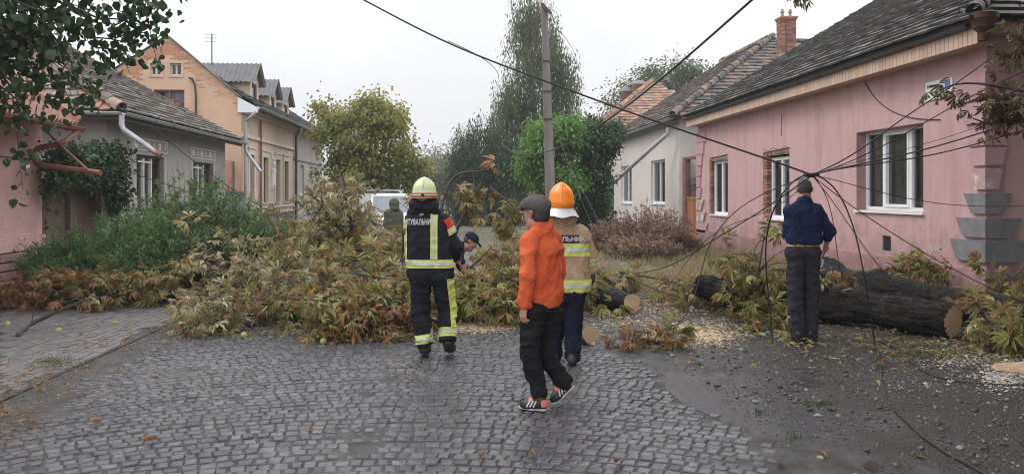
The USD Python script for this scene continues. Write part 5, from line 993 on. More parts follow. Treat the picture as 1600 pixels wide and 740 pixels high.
def tree(name, label, base, crowns, seed, nclump, per, csize, lsize, leaf, bark='bark', r0=0.16, n=14, group=None, T=QUAD, droop=0.5, hang=0.0, top=None, shell=0.55, kind=None):
    rng = np.random.default_rng(seed); t = thing(name, label, 'tree', base, group=group)
    crowns = crowns + [(np.asarray(c) + np.asarray(r) * u * 0.95, tuple(np.asarray(r) * rng.uniform(0.2, 0.36))) for c, r in crowns for u in runit(rng, 4) if u[2] > -0.4]
    obj('trunk', limbs(base, crowns, rng, n, r0, top=top), bark, t, smooth=True); obj('crown', crown(crowns, rng, nclump, per, csize, lsize, T, droop, shell, hang), leaf, t, kind='stuff'); return t
def W(px, py, d): return at(px, py, d)
def crowns_px(lst, d, dep=0.9): return [(W(x, y, d + dd), (rx / FOC * d, dep * rx / FOC * d, ry / FOC * d)) for x, y, rx, ry, dd in lst]
def gnd(px, d): p = W(px, HOR, d); p[2] = -0.05; return p

tree('walnut_tree', 'yellow-green bushy walnut tree standing behind the white van', gnd(600, 34), crowns_px([(560, 215, 62, 62, 0), (610, 235, 50, 70, 0.5), (545, 265, 55, 50, -0.5), (590, 180, 45, 40, 0), (515, 190, 28, 35, 0), (640, 270, 28, 45, 0)], 34), 1, 560, 34, 0.21, 0.155, 'leaf_walnut', r0=0.17, n=40, droop=0.9, shell=0.35)
tree('weeping_tree', 'dark green weeping tree left of the tall birch', gnd(752, 42), crowns_px([(752, 255, 42, 85, 0), (730, 280, 38, 62, 0), (785, 275, 42, 70, 1), (765, 320, 55, 32, 0)], 42), 2, 900, 40, 0.27, 0.21, 'leaf_dark', r0=0.2, n=26, T=LANCE, droop=1.6, hang=1.1)
tree('slender_tree', 'thin sparse young tree at the left edge of the dark weeping tree', gnd(714, 44), crowns_px([(714, 225, 14, 42, 0), (708, 275, 18, 35, 0)], 44), 3, 70, 26, 0.22, 0.15, 'leaf_birch', r0=0.09, n=14, T=LANCE, droop=1.2, hang=0.5)
tree('birch_tree', 'tall grey-green weeping birch rising behind the leaning concrete pole', gnd(838, 46), crowns_px([(836, 62, 50, 60, 0), (844, 125, 58, 70, 0), (802, 190, 42, 75, 0), (882, 150, 30, 60, 0), (825, 240, 70, 70, 0), (822, 5, 26, 45, 0), (795, 150, 26, 40, 0)], 46), 4, 980, 46, 0.30, 0.20, 'leaf_birch', 'birch_bark', r0=0.2, n=30, T=LANCE, droop=2.0, hang=1.7, top=W(830, -30, 46), shell=0.3)
tree('maple_tree', 'bright green bushy young tree right behind the concrete pole', gnd(870, 29), crowns_px([(862, 225, 42, 45, 0), (840, 265, 36, 40, 0), (890, 205, 28, 26, 0), (872, 285, 45, 45, 0), (830, 235, 22, 32, 0)], 29), 5, 300, 34, 0.2, 0.15, 'leaf_bright', r0=0.10, n=26, T=LEAF4, droop=0.9, shell=0.2)
tree('ivy_tree', 'dark tree wrapped in ivy beside the green gate', gnd(932, 30), crowns_px([(930, 225, 34, 40, 0), (928, 275, 28, 50, 0), (950, 215, 18, 26, 0), (918, 320, 28, 40, 0), (932, 345, 26, 30, 0)], 30), 6, 430, 34, 0.17, 0.13, 'leaf_ivy', r0=0.14, n=20, T=LEAF4, droop=1.3)
tree('far_ash_tree', 'green tree rising behind the cream house roof', gnd(1045, 62), crowns_px([(1045, 125, 42, 32, 0), (1005, 140, 30, 22, 0), (1085, 128, 30, 26, 0), (1050, 170, 60, 40, 0), (965, 160, 18, 16, 0)], 62), 7, 420, 30, 0.5, 0.26, 'leaf_birch', r0=0.25, n=24, T=LEAF4)
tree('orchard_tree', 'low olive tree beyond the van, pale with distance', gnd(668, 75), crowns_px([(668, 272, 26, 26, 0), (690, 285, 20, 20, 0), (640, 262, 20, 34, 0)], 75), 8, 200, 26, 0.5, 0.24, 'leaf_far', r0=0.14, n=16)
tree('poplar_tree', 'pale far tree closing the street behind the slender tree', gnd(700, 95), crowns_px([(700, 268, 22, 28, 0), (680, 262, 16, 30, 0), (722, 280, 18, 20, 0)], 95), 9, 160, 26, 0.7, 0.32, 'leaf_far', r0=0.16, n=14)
# far belt of trees that closes the horizon
rngf = np.random.default_rng(50)
belt = []
for x in np.arange(-160, 170, 6.0): 
    c = [(np.array([x + rngf.normal(0, 2), 130 + rngf.normal(0, 9), 2.2 + rngf.uniform(0, 1.5)]), (4.5, 3.5, rngf.uniform(2.2, 3.8)))]; belt.append(crown(c, rngf, 40, 16, 0.9, 0.7, QUAD, 0.3, 0.4))
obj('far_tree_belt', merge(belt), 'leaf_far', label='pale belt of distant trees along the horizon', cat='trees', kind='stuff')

# ---------------------------------------------------------------- linden overhanging at the upper left
def linden():
    rng = np.random.default_rng(60); base = np.array([-5.6, 5.2, 0.0]); t = thing('linden_tree', 'dark leafy tree reaching in from the upper left corner over the roofs', 'tree', base)
    hub = np.array([-5.5, 5.4, 3.1]); tr = [tube(smooth_path([base, base + (0.05, 0, 1.5), hub, hub + (0.2, 0.4, 2.2)], 12), np.linspace(0.2, 0.1, 12), 10)]; tips = []
    targets = [(40, 60, 6.2), (90, 30, 6.0), (150, 20, 6.4), (60, 120, 6.3), (110, 90, 6.6), (20, 10, 5.8), (180, 40, 6.7), (10, 120, 6.0), (30, 150, 6.4), (130, -20, 6.0), (90, 130, 6.9), (225, 12, 6.9), (60, -60, 6), (200, -40, 6.4), (0, 90, 5.7), (170, 78, 6.9), (75, 75, 7.2), (120, 50, 7.4), (40, 100, 7.4), (20, 150, 6.8), (55, 120, 7.2), (100, 105, 7.2)]
    for x, y, d in targets:
        e = W(x, y, d); s = hub + (0.1, 0.2, rng.uniform(0.2, 1.8)); m = (s + e) / 2 + (0, 0, 0.25) + rng.normal(0, 0.08, 3); p = smooth_path([s, m, e], 16); tr.append(tube(p, np.linspace(0.045, 0.006, 16), 5))
        for k in range(13):
            a = p[int(rng.integers(6, 16))]; q = a + rng.normal(0, 0.22, 3) + (0, 0, -0.1); tr.append(tube(smooth_path([a, (a + q) / 2 + (0, 0, 0.03), q], 5), np.linspace(0.006, 0.002, 5), 3)); tips += [a + (q - a) * s_ for s_ in (0.35, 0.6, 0.8, 1.0)]
    # twig ends that stand out against the sky
    for a, b, d in (((170, 45), (262, 8), 6.9), ((180, 60), (232, 52), 6.8), ((205, 20), (255, 10), 6.9), ((150, 75), (200, 88), 6.9), ((160, 30), (220, 40), 6.8), ((140, 60), (205, 70), 6.9)):
        p = smooth_path([W(*a, d), W((a[0] + b[0]) / 2, (a[1] + b[1]) / 2 - 4, d), W(*b, d)], 10); tr.append(tube(p, np.linspace(0.008, 0.003, 10), 4)); tips += list(p[3:] + rng.normal(0, 0.03, (7, 3))) * 1
    obj('trunk', cat(tr), 'twig', t, smooth=True)
    tips = np.array(tips); pos = np.repeat(tips, 4, 0) + rng.normal(0, 0.075, (len(tips) * 4, 3)); n = len(pos); d = runit(rng, n) * 0.8; d[:, 2] -= 0.9
    s = 0.072 * rng.uniform(0.6, 1.3, n); ups = runit(rng, n) * 0.9 + (0, -0.6, 0.4); R = rots(d, ups, s); P = proj(pos); vis = (P[:, 0] > 0) & (P[:, 1] > 0) & (P[:, 2] > 0.5); o = np.argsort(np.where(vis, P[:, 2], 99))
    for k in o[:300]: obj('leaf', spread(*HEART, R[k:k + 1], pos[k:k + 1]), 'leaf_linden', t)
    obj('leaves', spread(*HEART, R[o[300:]], pos[o[300:]]), 'leaf_linden', t, kind='stuff')
linden()

# ---------------------------------------------------------------- shrubs on the left
def shrub(name, label, base, rad, h, seed, nst, nleaf, lsize, leaf, T=LANCE, up=0.9, lean=(0, 0), category='shrub'):
    """Many upright stems from one root, leaves all along them."""
    rng = np.random.default_rng(seed); base = np.asarray(base, float); t = thing(name, label, category, base); st, P, D = [], [], []
    for i in range(nst):
        a = rng.uniform(0, 2 * np.pi); rr = math.sqrt(rng.uniform(0, 1)); b = base + np.array([math.cos(a) * rad * rr * 0.55, math.sin(a) * rad * rr * 0.55, 0]); hh = h * (1 - 0.42 * rr ** 2) * rng.uniform(0.6, 1.1)
        e = base + np.array([math.cos(a) * rad * rr, math.sin(a) * rad * rr, 0]) + (lean[0] * hh, lean[1] * hh, hh) + rng.normal(0, 0.06, 3); p = smooth_path([b, b + (e - b) * (0.25, 0.25, 0.55), e], 9); st.append(tube(p, np.linspace(0.009, 0.0025, 9), 3))
        u = rng.uniform(0.03, 1.0, nleaf) ** 0.8; q = np.array([p[int(x * 8)] for x in u]) + rng.normal(0, 0.02, (nleaf, 3)); q[:, 2] += rng.uniform(-0.06, 0.04, nleaf); d = runit(rng, nleaf); d[:, 2] = np.abs(d[:, 2]) * 0.5 + up * 0.5; P.append(q); D.append(d)
    P, D = np.vstack(P), np.vstack(D); obj('stems', cat(st), 'twig', t); obj('foliage', scatter_leaves(T, P, D, lsize * rng.uniform(0.55, 1.3, len(P)), rng, 0.4), leaf, t, kind='stuff'); return t
for i, (px, d, rad, h, lf, lab, ns, ls) in enumerate([
        (300, 13.9, 1.30, 2.05, 'leaf_shrub', 'big grey-green willowy shrub under the ornamented windows', 260, 0.115), (225, 13.4, 1.0, 1.55, 'leaf_weed', 'light green feathery shrub at the middle of the left thicket', 190, 0.09),
        (368, 14.2, 1.2, 1.7, 'leaf_shrub', 'lower dark shrub at the right end of the left thicket', 210, 0.115), (165, 13.3, 0.95, 1.35, 'leaf_weed', 'feathery weedy shrub in front of the plank gate', 170, 0.085),
        (100, 12.9, 0.85, 1.15, 'leaf_weed', 'pale feathery weeds by the dusty-pink stone plinth', 140, 0.08), (335, 12.9, 1.0, 1.2, 'leaf_ivy', 'dark low shrub at the foot of the left thicket', 190, 0.10), (215, 12.6, 0.9, 0.95, 'leaf_shrub', 'low green shrub behind the fallen brown leaves', 150, 0.09),
        (400, 13.3, 0.8, 1.05, 'leaf_ivy', 'small dark shrub next to the pale fallen branches', 130, 0.10), (270, 13.0, 0.95, 1.45, 'leaf_weed', 'bright green shrub before the dark one', 170, 0.09)]):
    shrub('shrub', lab, gnd(px, d), rad, h, 70 + i, ns, 80, ls, lf)
# vine over the plank gate
def vine():
    rng = np.random.default_rng(81); t = thing('vine', 'dark green climbing vine hanging over the plank gate and grey wall corner', 'vine', (-7.1, 15.6, 0)); P = []; st = []
    for (px, py, rx, ry, n) in ((120, 262, 50, 25, 1700), (155, 260, 26, 30, 1300), (172, 300, 12, 40, 900), (95, 240, 25, 18, 700), (70, 290, 10, 40, 130), (150, 235, 30, 12, 600)):
        X = -7.02 if px > 75 else -6.98; q = np.stack([rng.normal(px, rx * 0.5, n), rng.normal(py, ry * 0.5, n)], 1)
        for x, y in q:
            w = onX(x, y, X); w[0] += abs(rng.normal(0, 0.14)); P.append(w)
        a, b = onX(px - rx * 0.4, py + ry, X), onX(px + rx * 0.3, py - ry, X); st.append(tube(smooth_path([a, (a + b) / 2 + (0.1, 0, 0), b], 8), 0.008, 4))
    P = np.array(P); d = runit(rng, len(P)); d[:, 2] -= 1.0; d[:, 0] += 0.5
    obj('stems', cat(st), 'twig', t); obj('foliage', scatter_leaves(HEART, P, d, 0.085 * rng.uniform(0.6, 1.3, len(P)), rng, 0.3), 'leaf_ivy', t, kind='stuff')
vine()

# ---------------------------------------------------------------- fallen chestnut branches across the road
def chestnut_whorls(C, D, rng, size, per=6):
    """Whorls of compound leaves at twig ends C pointing along D; returns a list of (template, R, T)."""
    n = len(C) * per; c = np.repeat(C, per, 0) + rng.normal(0, 0.03, (n, 3)); d = np.repeat(D, per, 0) * 0.7 + runit(rng, n); d[:, 2] -= 0.15; s = size * rng.uniform(0.65, 1.25, n); u = runit(rng, n) * 0.55 + (0, 0, 0.6)
    R = rots(d, u, s); c = c + d / np.linalg.norm(d, axis=1, keepdims=True) * 0.06; k = rng.integers(0, len(PALM), n); return c, R, k
def put_leaves(t, c, R, k, leaf, nparts):
    P = proj(c); o = np.argsort(P[:, 2]); m = o[:nparts]
    for i in m: obj('leaf', spread(*PALM[k[i]], R[i:i + 1], c[i:i + 1]), leaf, t)
    rest = np.ones(len(c), bool); rest[m] = False
    parts = [spread(*PALM[q], R[rest & (k == q)], c[rest & (k == q)]) for q in range(len(PALM)) if (rest & (k == q)).any()]
    if parts: obj('foliage', merge(parts), leaf, t, kind='stuff')
def fallen(label, pts, n, rad, hmax, seed, leaf, size=0.145, r0=0.03, nparts=20, name='fallen_branch', group=None, ground=0.0, per=6, category='branch', flat=1.0):
    rng = np.random.default_rng(seed); pts = [np.asarray(p, float) for p in pts]; p = smooth_path(pts, 26); t = thing(name, label, category, (p[0][0], p[0][1], 0), group=group)
    st = [tube(p, np.linspace(r0, r0 * 0.3, 26), 7)]; C, D = [], []
    for i in range(n):
        a = p[int(rng.integers(2, 26))]; o = rng.normal(0, 1, 3) * rad * (1, 1, 0.75 * flat); e = a + o; e[2] = ground + 0.05 + abs(e[2] - ground - 0.05); e[2] = min(e[2], ground + hmax * rng.uniform(0.75, 1.05)) if e[2] > ground + hmax * 0.8 else e[2]
        m = (a + e) / 2 + (0, 0, 0.06) + rng.normal(0, 0.04, 3); C.append(e); D.append((e - m) / (np.linalg.norm(e - m) + 1e-6))
        if i % 2 == 0: st.append(tube(smooth_path([a, m, e], 6), np.linspace(r0 * 0.32, 0.003, 6), 4))
    obj('stem', cat(st), 'twig', t, smooth=True); c, R, k = chestnut_whorls(np.array(C), np.array(D), rng, size, per); low = c[:, 2] < ground + 0.02; c[low, 2] = ground + 0.03; put_leaves(t, c, R, k, leaf, nparts); return t
def Gz(px, py, z): p = G(px, py); p[2] = z; return p
B = fallen
B('pale-leaved branch at the left tip of the fallen crown', [Gz(500, 490, 0.25), Gz(420, 480, 0.4), Gz(330, 485, 0.35)], 150, 0.32, 0.68, 101, 'leaf_chestnut_pale')
B('pale branch tip lying out on the pavement edge', [Gz(400, 505, 0.25), Gz(340, 512, 0.25), Gz(300, 518, 0.12)], 55, 0.22, 0.42, 102, 'leaf_chestnut_pale')
B('upright pale spray behind the left tip of the fallen crown', [Gz(420, 470, 0.3), Gz(370, 465, 0.6), Gz(335, 462, 0.95)], 80, 0.27, 1.0, 103, 'leaf_chestnut_pale')
B('brown and olive branch left of the centre of the fallen crown', [Gz(600, 490, 0.25), Gz(520, 480, 0.5), Gz(440, 490, 0.3)], 115, 0.36, 0.80, 104, 'leaf_chestnut_green')
B('orange-brown branch spilling to the setts, left of the dark-jacketed firefighter', [Gz(660, 505, 0.3), Gz(590, 515, 0.25), Gz(500, 520, 0.15)], 110, 0.26, 0.5, 105, 'leaf_chestnut_green')
B('low brown branch at the road edge before the orange one', [Gz(640, 520, 0.15), Gz(580, 523, 0.2), Gz(530, 522, 0.1)], 70, 0.2, 0.32, 106, 'leaf_chestnut_brown')
B('yellow-green branch behind the legs of the dark-jacketed firefighter', [Gz(760, 490, 0.3), Gz(690, 492, 0.5), Gz(620, 485, 0.55)], 100, 0.26, 0.50, 107, 'leaf_chestnut_green')
B('deep mixed branch in the middle of the fallen crown', [Gz(660, 455, 0.4), Gz(570, 450, 0.75), Gz(480, 455, 0.55)], 120, 0.42, 0.92, 108, 'leaf_chestnut')
B('yellow-green branch high in the middle of the fallen crown', [Gz(640, 470, 0.5), Gz(560, 465, 0.7), Gz(470, 470, 0.5)], 110, 0.36, 0.92, 150, 'leaf_chestnut_green')
B('pale olive branch at the front centre of the fallen crown', [Gz(640, 500, 0.3), Gz(540, 500, 0.45), Gz(430, 500, 0.3)], 130, 0.26, 0.6, 151, 'leaf_chestnut_pale')
B('olive branch far back in the fallen crown, before the van', [Gz(620, 425, 0.4), Gz(550, 420, 0.6), Gz(480, 420, 0.6)], 90, 0.40, 0.75, 152, 'leaf_chestnut_green')
B('brown branch at the back left of the fallen crown', [Gz(560, 430, 0.5), Gz(490, 425, 0.8), Gz(430, 432, 0.5)], 150, 0.42, 1.05, 109, 'leaf_chestnut')
B('tall brown-leaved limb standing up in front of the white van', [Gz(600, 455, 0.2), Gz(560, 440, 0.9), at(545, 335, 13.2), at(532, 275, 13.4)], 75, 0.24, 2.25, 110, 'leaf_chestnut_pale', r0=0.075, nparts=40)
B('tall withered side limb left of the upright one', [at(575, 400, 13.0), at(525, 350, 13.2), at(498, 315, 13.3)], 46, 0.28, 2.0, 111, 'leaf_chestnut_pale', r0=0.045, nparts=30)
B('branch with withered leaves low before the van', [Gz(620, 440, 0.3), at(600, 395, 13.4), at(640, 385, 13.0)], 16, 0.18, 0.8, 112, 'leaf_chestnut', r0=0.06)
B('yellow-green branch between the two firefighters', [Gz(900, 490, 0.3), Gz(820, 488, 0.5), Gz(755, 488, 0.35)], 150, 0.26, 0.54, 113, 'leaf_chestnut_green')
B('rusty low branch in front of the yellow-green one', [Gz(850, 505, 0.2), Gz(790, 505, 0.3), Gz(735, 500, 0.2)], 70, 0.2, 0.36, 114, 'leaf_chestnut_green')
B('brown branch behind the bending worker', [Gz(890, 455, 0.3), Gz(830, 450, 0.45), Gz(780, 452, 0.4)], 110, 0.3, 0.62, 115, 'leaf_chestnut')
B('small leafy branch by the cut log end under the tan firefighter', [Gz(985, 478, 0.2), Gz(940, 470, 0.35), Gz(900, 480, 0.25)], 34, 0.2, 0.48, 116, 'leaf_chestnut_green')
B('withered sprig lying on the setts right of the cut log', [Gz(1045, 542, 0.03), Gz(1005, 540, 0.07), Gz(975, 545, 0.04)], 14, 0.14, 0.13, 117, 'leaf_chestnut_brown', size=0.11)
B('green sprig end on the sawdust', [Gz(1060, 537, 0.03), Gz(1050, 534, 0.08), Gz(1040, 536, 0.05)], 7, 0.1, 0.14, 118, 'leaf_chestnut_green', nparts=10)
# bare limbs above the pile, behind the firefighter
def bare(label, pts, r, leaves=(), seed=0, leaf='leaf_chestnut', name='broken_limb', twigs=6, nl=4, category='branch'):
    rng = np.random.default_rng(seed); p = smooth_path(pts, 30); t = thing(name, label, category, tuple(p[0])); st = [tube(p, np.linspace(r, r * 0.3, 30) * (1 + 0.12 * rng.normal(size=30)), 8)]; C = []
    for i in range(twigs):
        a = p[int(rng.integers(8, 30))]; e = a + rng.normal(0, 0.18, 3); st.append(tube(smooth_path([a, (a + e) / 2 + (0, 0, 0.03), e], 5), np.linspace(r * 0.25, 0.003, 5), 4)); C.append(e)
    obj('limb', cat(st), 'twig', t, smooth=True); C = [np.asarray(q, float) for q in leaves] + C[:nl]
    if C: c, R, k = chestnut_whorls(np.array(C), runit(rng, len(C)), rng, 0.17, 5); put_leaves(t, c, R, k, leaf, 60)
bare('long bare limb curving up to the right with a last brown leaf at its tip', [at(660, 420, 12.6), at(685, 350, 12.6), at(712, 275, 12.6), at(740, 268, 12.5), at(782, 254, 12.4)], 0.034, [at(778, 252, 12.4)], 120, 'leaf_dry', twigs=3, nl=0)
bare('dark slanting limb with rusty and yellow leaves right of the green-helmeted firefighter', [at(690, 430, 12.0), at(718, 350, 12.0), at(740, 310, 11.9), at(752, 285, 11.9)], 0.045, [at(722, 310, 11.9), at(735, 318, 11.9), at(760, 300, 11.9), at(745, 322, 12), at(716, 295, 11.9), at(750, 305, 12)], 121, 'leaf_chestnut', twigs=5, nl=2)
bare('bare stick leaning out of the fallen crown toward the street', [at(735, 418, 11.5), at(752, 402, 11.4), at(770, 384, 11.3)], 0.018, (), 122, twigs=0)
bare('hanging broken branch with olive leaves in front of the far grass', [at(768, 295, 15.0), at(790, 312, 15), at(805, 330, 15), at(800, 365, 15)], 0.025, [at(795 + 16 * math.sin(i * 2.3), 318 + i * 5, 15 + 0.2 * math.cos(i)) for i in range(10)], 123, 'leaf_chestnut_green', twigs=9, nl=9)
bare('dark twig running left through the fallen crown', [Gz(700, 470, 0.9), at(620, 440, 10.5), at(530, 425, 10.6), at(480, 440, 10.6)], 0.022, (), 124, twigs=6, nl=3)
bare('dark twig lying across the front of the fallen crown', [at(560, 480, 9.6), at(500, 470, 9.5), at(440, 462, 9.6), at(400, 440, 9.8)], 0.018, (), 125, twigs=5, nl=2)
_rs = np.random.default_rng(155)
for _i, (_x, _y, _d, _dx, _dy, _w) in enumerate([(345, 430, 10.5, -40, -38, 'leftmost'), (420, 440, 11.0, 50, -40, 'second'), (455, 400, 11.5, -30, -55, 'third'), (520, 420, 11.2, 60, -30, 'fourth'), (600, 430, 10.8, -70, -25, 'fifth'), (618, 400, 12.0, 30, -62, 'sixth'), (575, 470, 9.9, 55, -36, 'seventh'), (470, 480, 9.8, -66, -14, 'eighth'), (800, 440, 11, 46, -38, 'ninth'), (840, 455, 10.4, -50, -28, 'tenth')]):
    bare('bare grey-brown stick, the %s from the left, poking out of the fallen crown' % _w, [at(_x, _y + 18, _d), at(_x + _dx * 0.4, _y + _dy * 0.3, _d - 0.1), at(_x + _dx * 0.75 + _rs.normal(0, 4), _y + _dy * 0.7, _d - 0.15), at(_x + _dx * 1.25, _y + _dy * 1.2, _d - 0.2)], 0.018, (), 300 + _i, twigs=9, nl=3, name='bare_stick')
# brown leaf heap on the pavement at the left
B('brown withered branch lying on the brick pavement at the left edge', [Gz(150, 490, 0.2), Gz(80, 480, 0.3), Gz(10, 485, 0.2)], 80, 0.26, 0.46, 130, 'leaf_chestnut_brown')
B('orange-brown branch under the left shrubs', [Gz(270, 480, 0.2), Gz(210, 478, 0.35), Gz(150, 482, 0.2)], 70, 0.25, 0.48, 131, 'leaf_chestnut')
B('brown leafy branch rising by the stone plinth', [Gz(130, 465, 0.2), Gz(95, 455, 0.5), Gz(85, 450, 0.75)], 45, 0.25, 0.8, 132, 'leaf_chestnut')
bare('black broken stick on the brick pavement', [G(28, 523, 0.03), G(60, 500, 0.12), G(110, 478, 0.3), G(150, 462, 0.42)], 0.03, (), 133, twigs=3, nl=0)
# foliage round the trunks on the right
B('leafy chestnut branch standing up beside the man in the navy shirt', [Gz(1190, 470, 0.3), at(1185, 425, 10.6), at(1195, 365, 10.6)], 46, 0.22, 1.35, 140, 'leaf_chestnut_green', nparts=40)
B('green leafy branch in front of the left end of the black trunk', [Gz(1210, 500, 0.2), Gz(1170, 495, 0.35), Gz(1140, 490, 0.25)], 16, 0.15, 0.36, 141, 'leaf_chestnut_green')
B('low leaves left of the black trunk', [Gz(1150, 470, 0.2), Gz(1110, 475, 0.25), Gz(1070, 480, 0.1)], 45, 0.22, 0.35, 142, 'leaf_chestnut')
B('small leafy twig between the navy-shirted man and the trunk', [Gz(1225, 515, 0.05), at(1212, 500, 9.6), at(1205, 482, 9.6)], 12, 0.1, 0.5, 143, 'leaf_chestnut_green', nparts=30)
B('leaves lying on the black trunk beside the man', [at(1300, 460, 10.4), at(1285, 450, 10.4), at(1275, 440, 10.4)], 14, 0.12, 0.9, 144, 'leaf_chestnut', nparts=30, ground=0.25)
B('olive branch along the foot of the pink wall', [Gz(1540, 462, 0.35), Gz(1470, 455, 0.35), Gz(1400, 450, 0.3)], 95, 0.2, 0.5, 145, 'leaf_chestnut_green', ground=0.05)
B('withered branch in front of the sawn trunk face', [Gz(1590, 560, 0.1), Gz(1550, 548, 0.3), at(1540, 485, 8.95)], 20, 0.13, 0.5, 146, 'leaf_chestnut', nparts=40)
B('leafy branch at the right edge in front of the trunk', [Gz(1620, 560, 0.2), Gz(1590, 540, 0.4), at(1570, 505, 9.0)], 18, 0.16, 0.5, 147, 'leaf_chestnut_green', nparts=40)
B('green leafy plant growing at the house corner by the right edge', [Gz(1620, 470, 0.3), at(1590, 440, 10.5), at(1570, 425, 10.6)], 22, 0.2, 0.75, 148, 'leaf_chestnut_green', nparts=20)
bare('dark curled twig above the trunk by the vent', [at(1370, 455, 10.8), at(1390, 436, 10.7), at(1418, 430, 10.6), at(1422, 437, 10.6)], 0.02, (), 149, twigs=2, nl=0)
# standing chestnut whose branches reach in at the right
def right_tree():
    rng = np.random.default_rng(160); base = np.array([7.4, 5.0, 0]); t = thing('chestnut_tree', 'horse-chestnut branches with brown-edged leaves reaching in at the right edge', 'tree', base); hub = np.array([7.3, 5.6, 4.2]); st = [tube(smooth_path([base, base + (0, 0.1, 2), hub, hub + (-0.3, 0.3, 3)], 12), np.linspace(0.24, 0.12, 12), 10)]; C = []
    for pts, n, sp in (([(1640, 150), (1560, 150), (1500, 165)], 13, 20), ([(1640, 175), (1570, 195), (1520, 185)], 10, 14), ([(1640, 60), (1600, 70), (1580, 85)], 9, 16), ([(1640, 20), (1610, 40), (1590, 60)], 6, 12), ([(1640, 150), (1520, 130), (1470, 140)], 5, 12), ([(1640, 110), (1590, 140), (1550, 165)], 7, 16)):
        d = 7.4 + rng.uniform(-0.3, 0.3); q = [W(*p, d) for p in pts]; st.append(tube(smooth_path([hub + (0, 0, rng.uniform(-0.5, 1.5))] + q, 20), np.linspace(0.04, 0.006, 20), 5))
        for i in range(n): u = rng.uniform(0.25, 1); a = np.array(pts[1]) + (np.array(pts[2]) - pts[1]) * max(0, u * 2 - 1) if u > 0.5 else np.array(pts[0]) + (np.array(pts[1]) - pts[0]) * u * 2; C.append(W(a[0] + rng.normal(0, sp), a[1] + rng.normal(0, sp * 0.7), d + rng.normal(0, 0.1)))
    for (x, y) in ((1215, -22), (1240, -22), (1256, -10), (1264, -12), (1228, -28)): C.append(W(x, y, 6.0))
    st.append(tube(smooth_path([hub + (-0.2, 0.2, 2.5), W(1330, -90, 6.0), W(1262, -8, 6.0), W(1255, 8, 6.0)], 20), np.linspace(0.04, 0.005, 20), 5))
    rr = crown([(np.array([8.6, 5.4, 6.4]), (2.6, 2.6, 2.2)), (np.array([10.6, 7.8, 5.6]), (2.6, 2.4, 2.6)), (np.array([12.4, 8.4, 5.0]), (2.4, 2.2, 2.8)), (np.array([6.0, 7.0, 7.0]), (2.6, 2.6, 1.7)), (np.array([4.6, 3.4, 7.4]), (2.8, 2.8, 1.8)), (np.array([7.6, 9.6, 7.0]), (2.0, 1.7, 1.7)), (np.array([8.0, 1.0, 6.5]), (3.0, 2.6, 2.4))], rng, 1700, 30, 0.34, 0.24, LEAF4, 0.6, 0.3)
    st.append(limbs(hub + (-0.3, 0.3, 2.5), [(np.array([8.6, 5.4, 6.4]), (2.4, 2.4, 2.0)), (np.array([10.6, 7.8, 5.6]), (2.2, 2.2, 2.2))], rng, 18, 0.1))
    obj('trunk', cat(st), 'bark', t, smooth=True); obj('crown', rr, 'leaf_chestnut_green', t, kind='stuff'); c, R, k = chestnut_whorls(np.array(C), runit(rng, len(C)) * 0.6 + (-0.5, 0, -0.4), rng, 0.105, 4); put_leaves(t, c, R, k, 'leaf_overhang', 150)
right_tree()
# dry rusty weeds before the cream house
for i, (px, d, rad, h, ns) in enumerate([(1000, 22.0, 1.05, 1.45, 150), (1040, 22.5, 0.85, 1.45, 120), (960, 22.5, 0.85, 1.2, 110), (935, 23.5, 0.6, 0.8, 60), (985, 20.5, 0.9, 0.75, 100), (1075, 23.0, 0.5, 0.7, 50), (1025, 20.5, 0.8, 0.6, 80)]):
    shrub('dry_weeds', ['rusty-brown dry weed clump before the cream house windows', 'tallest rusty weed clump beside the wooden gate', 'rusty weed clump left of the others before the cream house', 'thin brown weeds by the ivy tree', 'low brown weeds in front of the rusty clump', 'sparse brown weeds at the foot of the wooden gate', 'low pale-brown weeds toward the pink house'][i], gnd(px, d), rad, h, 170 + i, ns, 46, 0.075, 'weed_dry', T=LEAF4, up=0.4, category='weeds')
# grass
def grass(name, label, boxes, seed, leaf, h, w=0.012, lean=0.5):
    rng = np.random.default_rng(seed); P = []
    for (x0, x1, y0, y1, n) in boxes: P.append(np.stack([rng.uniform(x0, x1, n), rng.uniform(y0, y1, n), np.zeros(n)], 1))
    P = np.vstack(P); m = nz(P[:, 0], P[:, 1], 0.9, seed) + 0.25 * rng.uniform(-1, 1, len(P)) > 0.45; P = P[m]; n = len(P); P[:, 2] = -0.05
    z = np.where((P[:, 0] > RX1) & (P[:, 1] < 13.5), verge_z(P[:, 0], P[:, 1]) - 0.01, -0.045); P[:, 2] = z
    T = (np.array([[-0.5, 0, 0], [0.5, 0, 0], [0.35, 0.5, 0.10], [-0.35, 0.5, 0.10], [0, 1, 0.38]]), np.array([[0, 1, 2], [0, 2, 3], [3, 2, 4]])); d = runit(rng, n) * lean; d[:, 2] = 1; s = h * rng.uniform(0.4, 1.3, n); R = rots(d, runit(rng, n), s); R[:, :, 0] *= (w / s)[:, None]
    obj(name, spread(*T, R, P), leaf, label=label, cat='grass', kind='stuff')
grass('dry_grass', 'dry tawny grass between the fallen crown and the pink house', [(2.3, 7.9, 12.8, 21, 15000), (3.2, 7.9, 11.5, 14.5, 3500), (1.2, 8, 21, 30, 8000)], 181, 'grass_dry', 0.24, 0.014, 0.9)
grass('lane_grass', 'short patchy grass on the lane beyond the fallen crown', [(-4.0, 3.5, 15, 42, 16000)], 182, 'grass_dry', 0.10, 0.016, 1.0)
grass('verge_grass', 'bright green grass patch before the grey-brown house', [(-6.9, -3.6, 19, 36, 14000), (-7, 3, 42, 60, 6000)], 183, 'grass_green', 0.16, 0.02, 0.8)
grass('gate_grass', 'green grass strip by the far gates', [(3.5, 8, 30, 48, 5000)], 184, 'grass_green', 0.2, 0.02, 0.8)
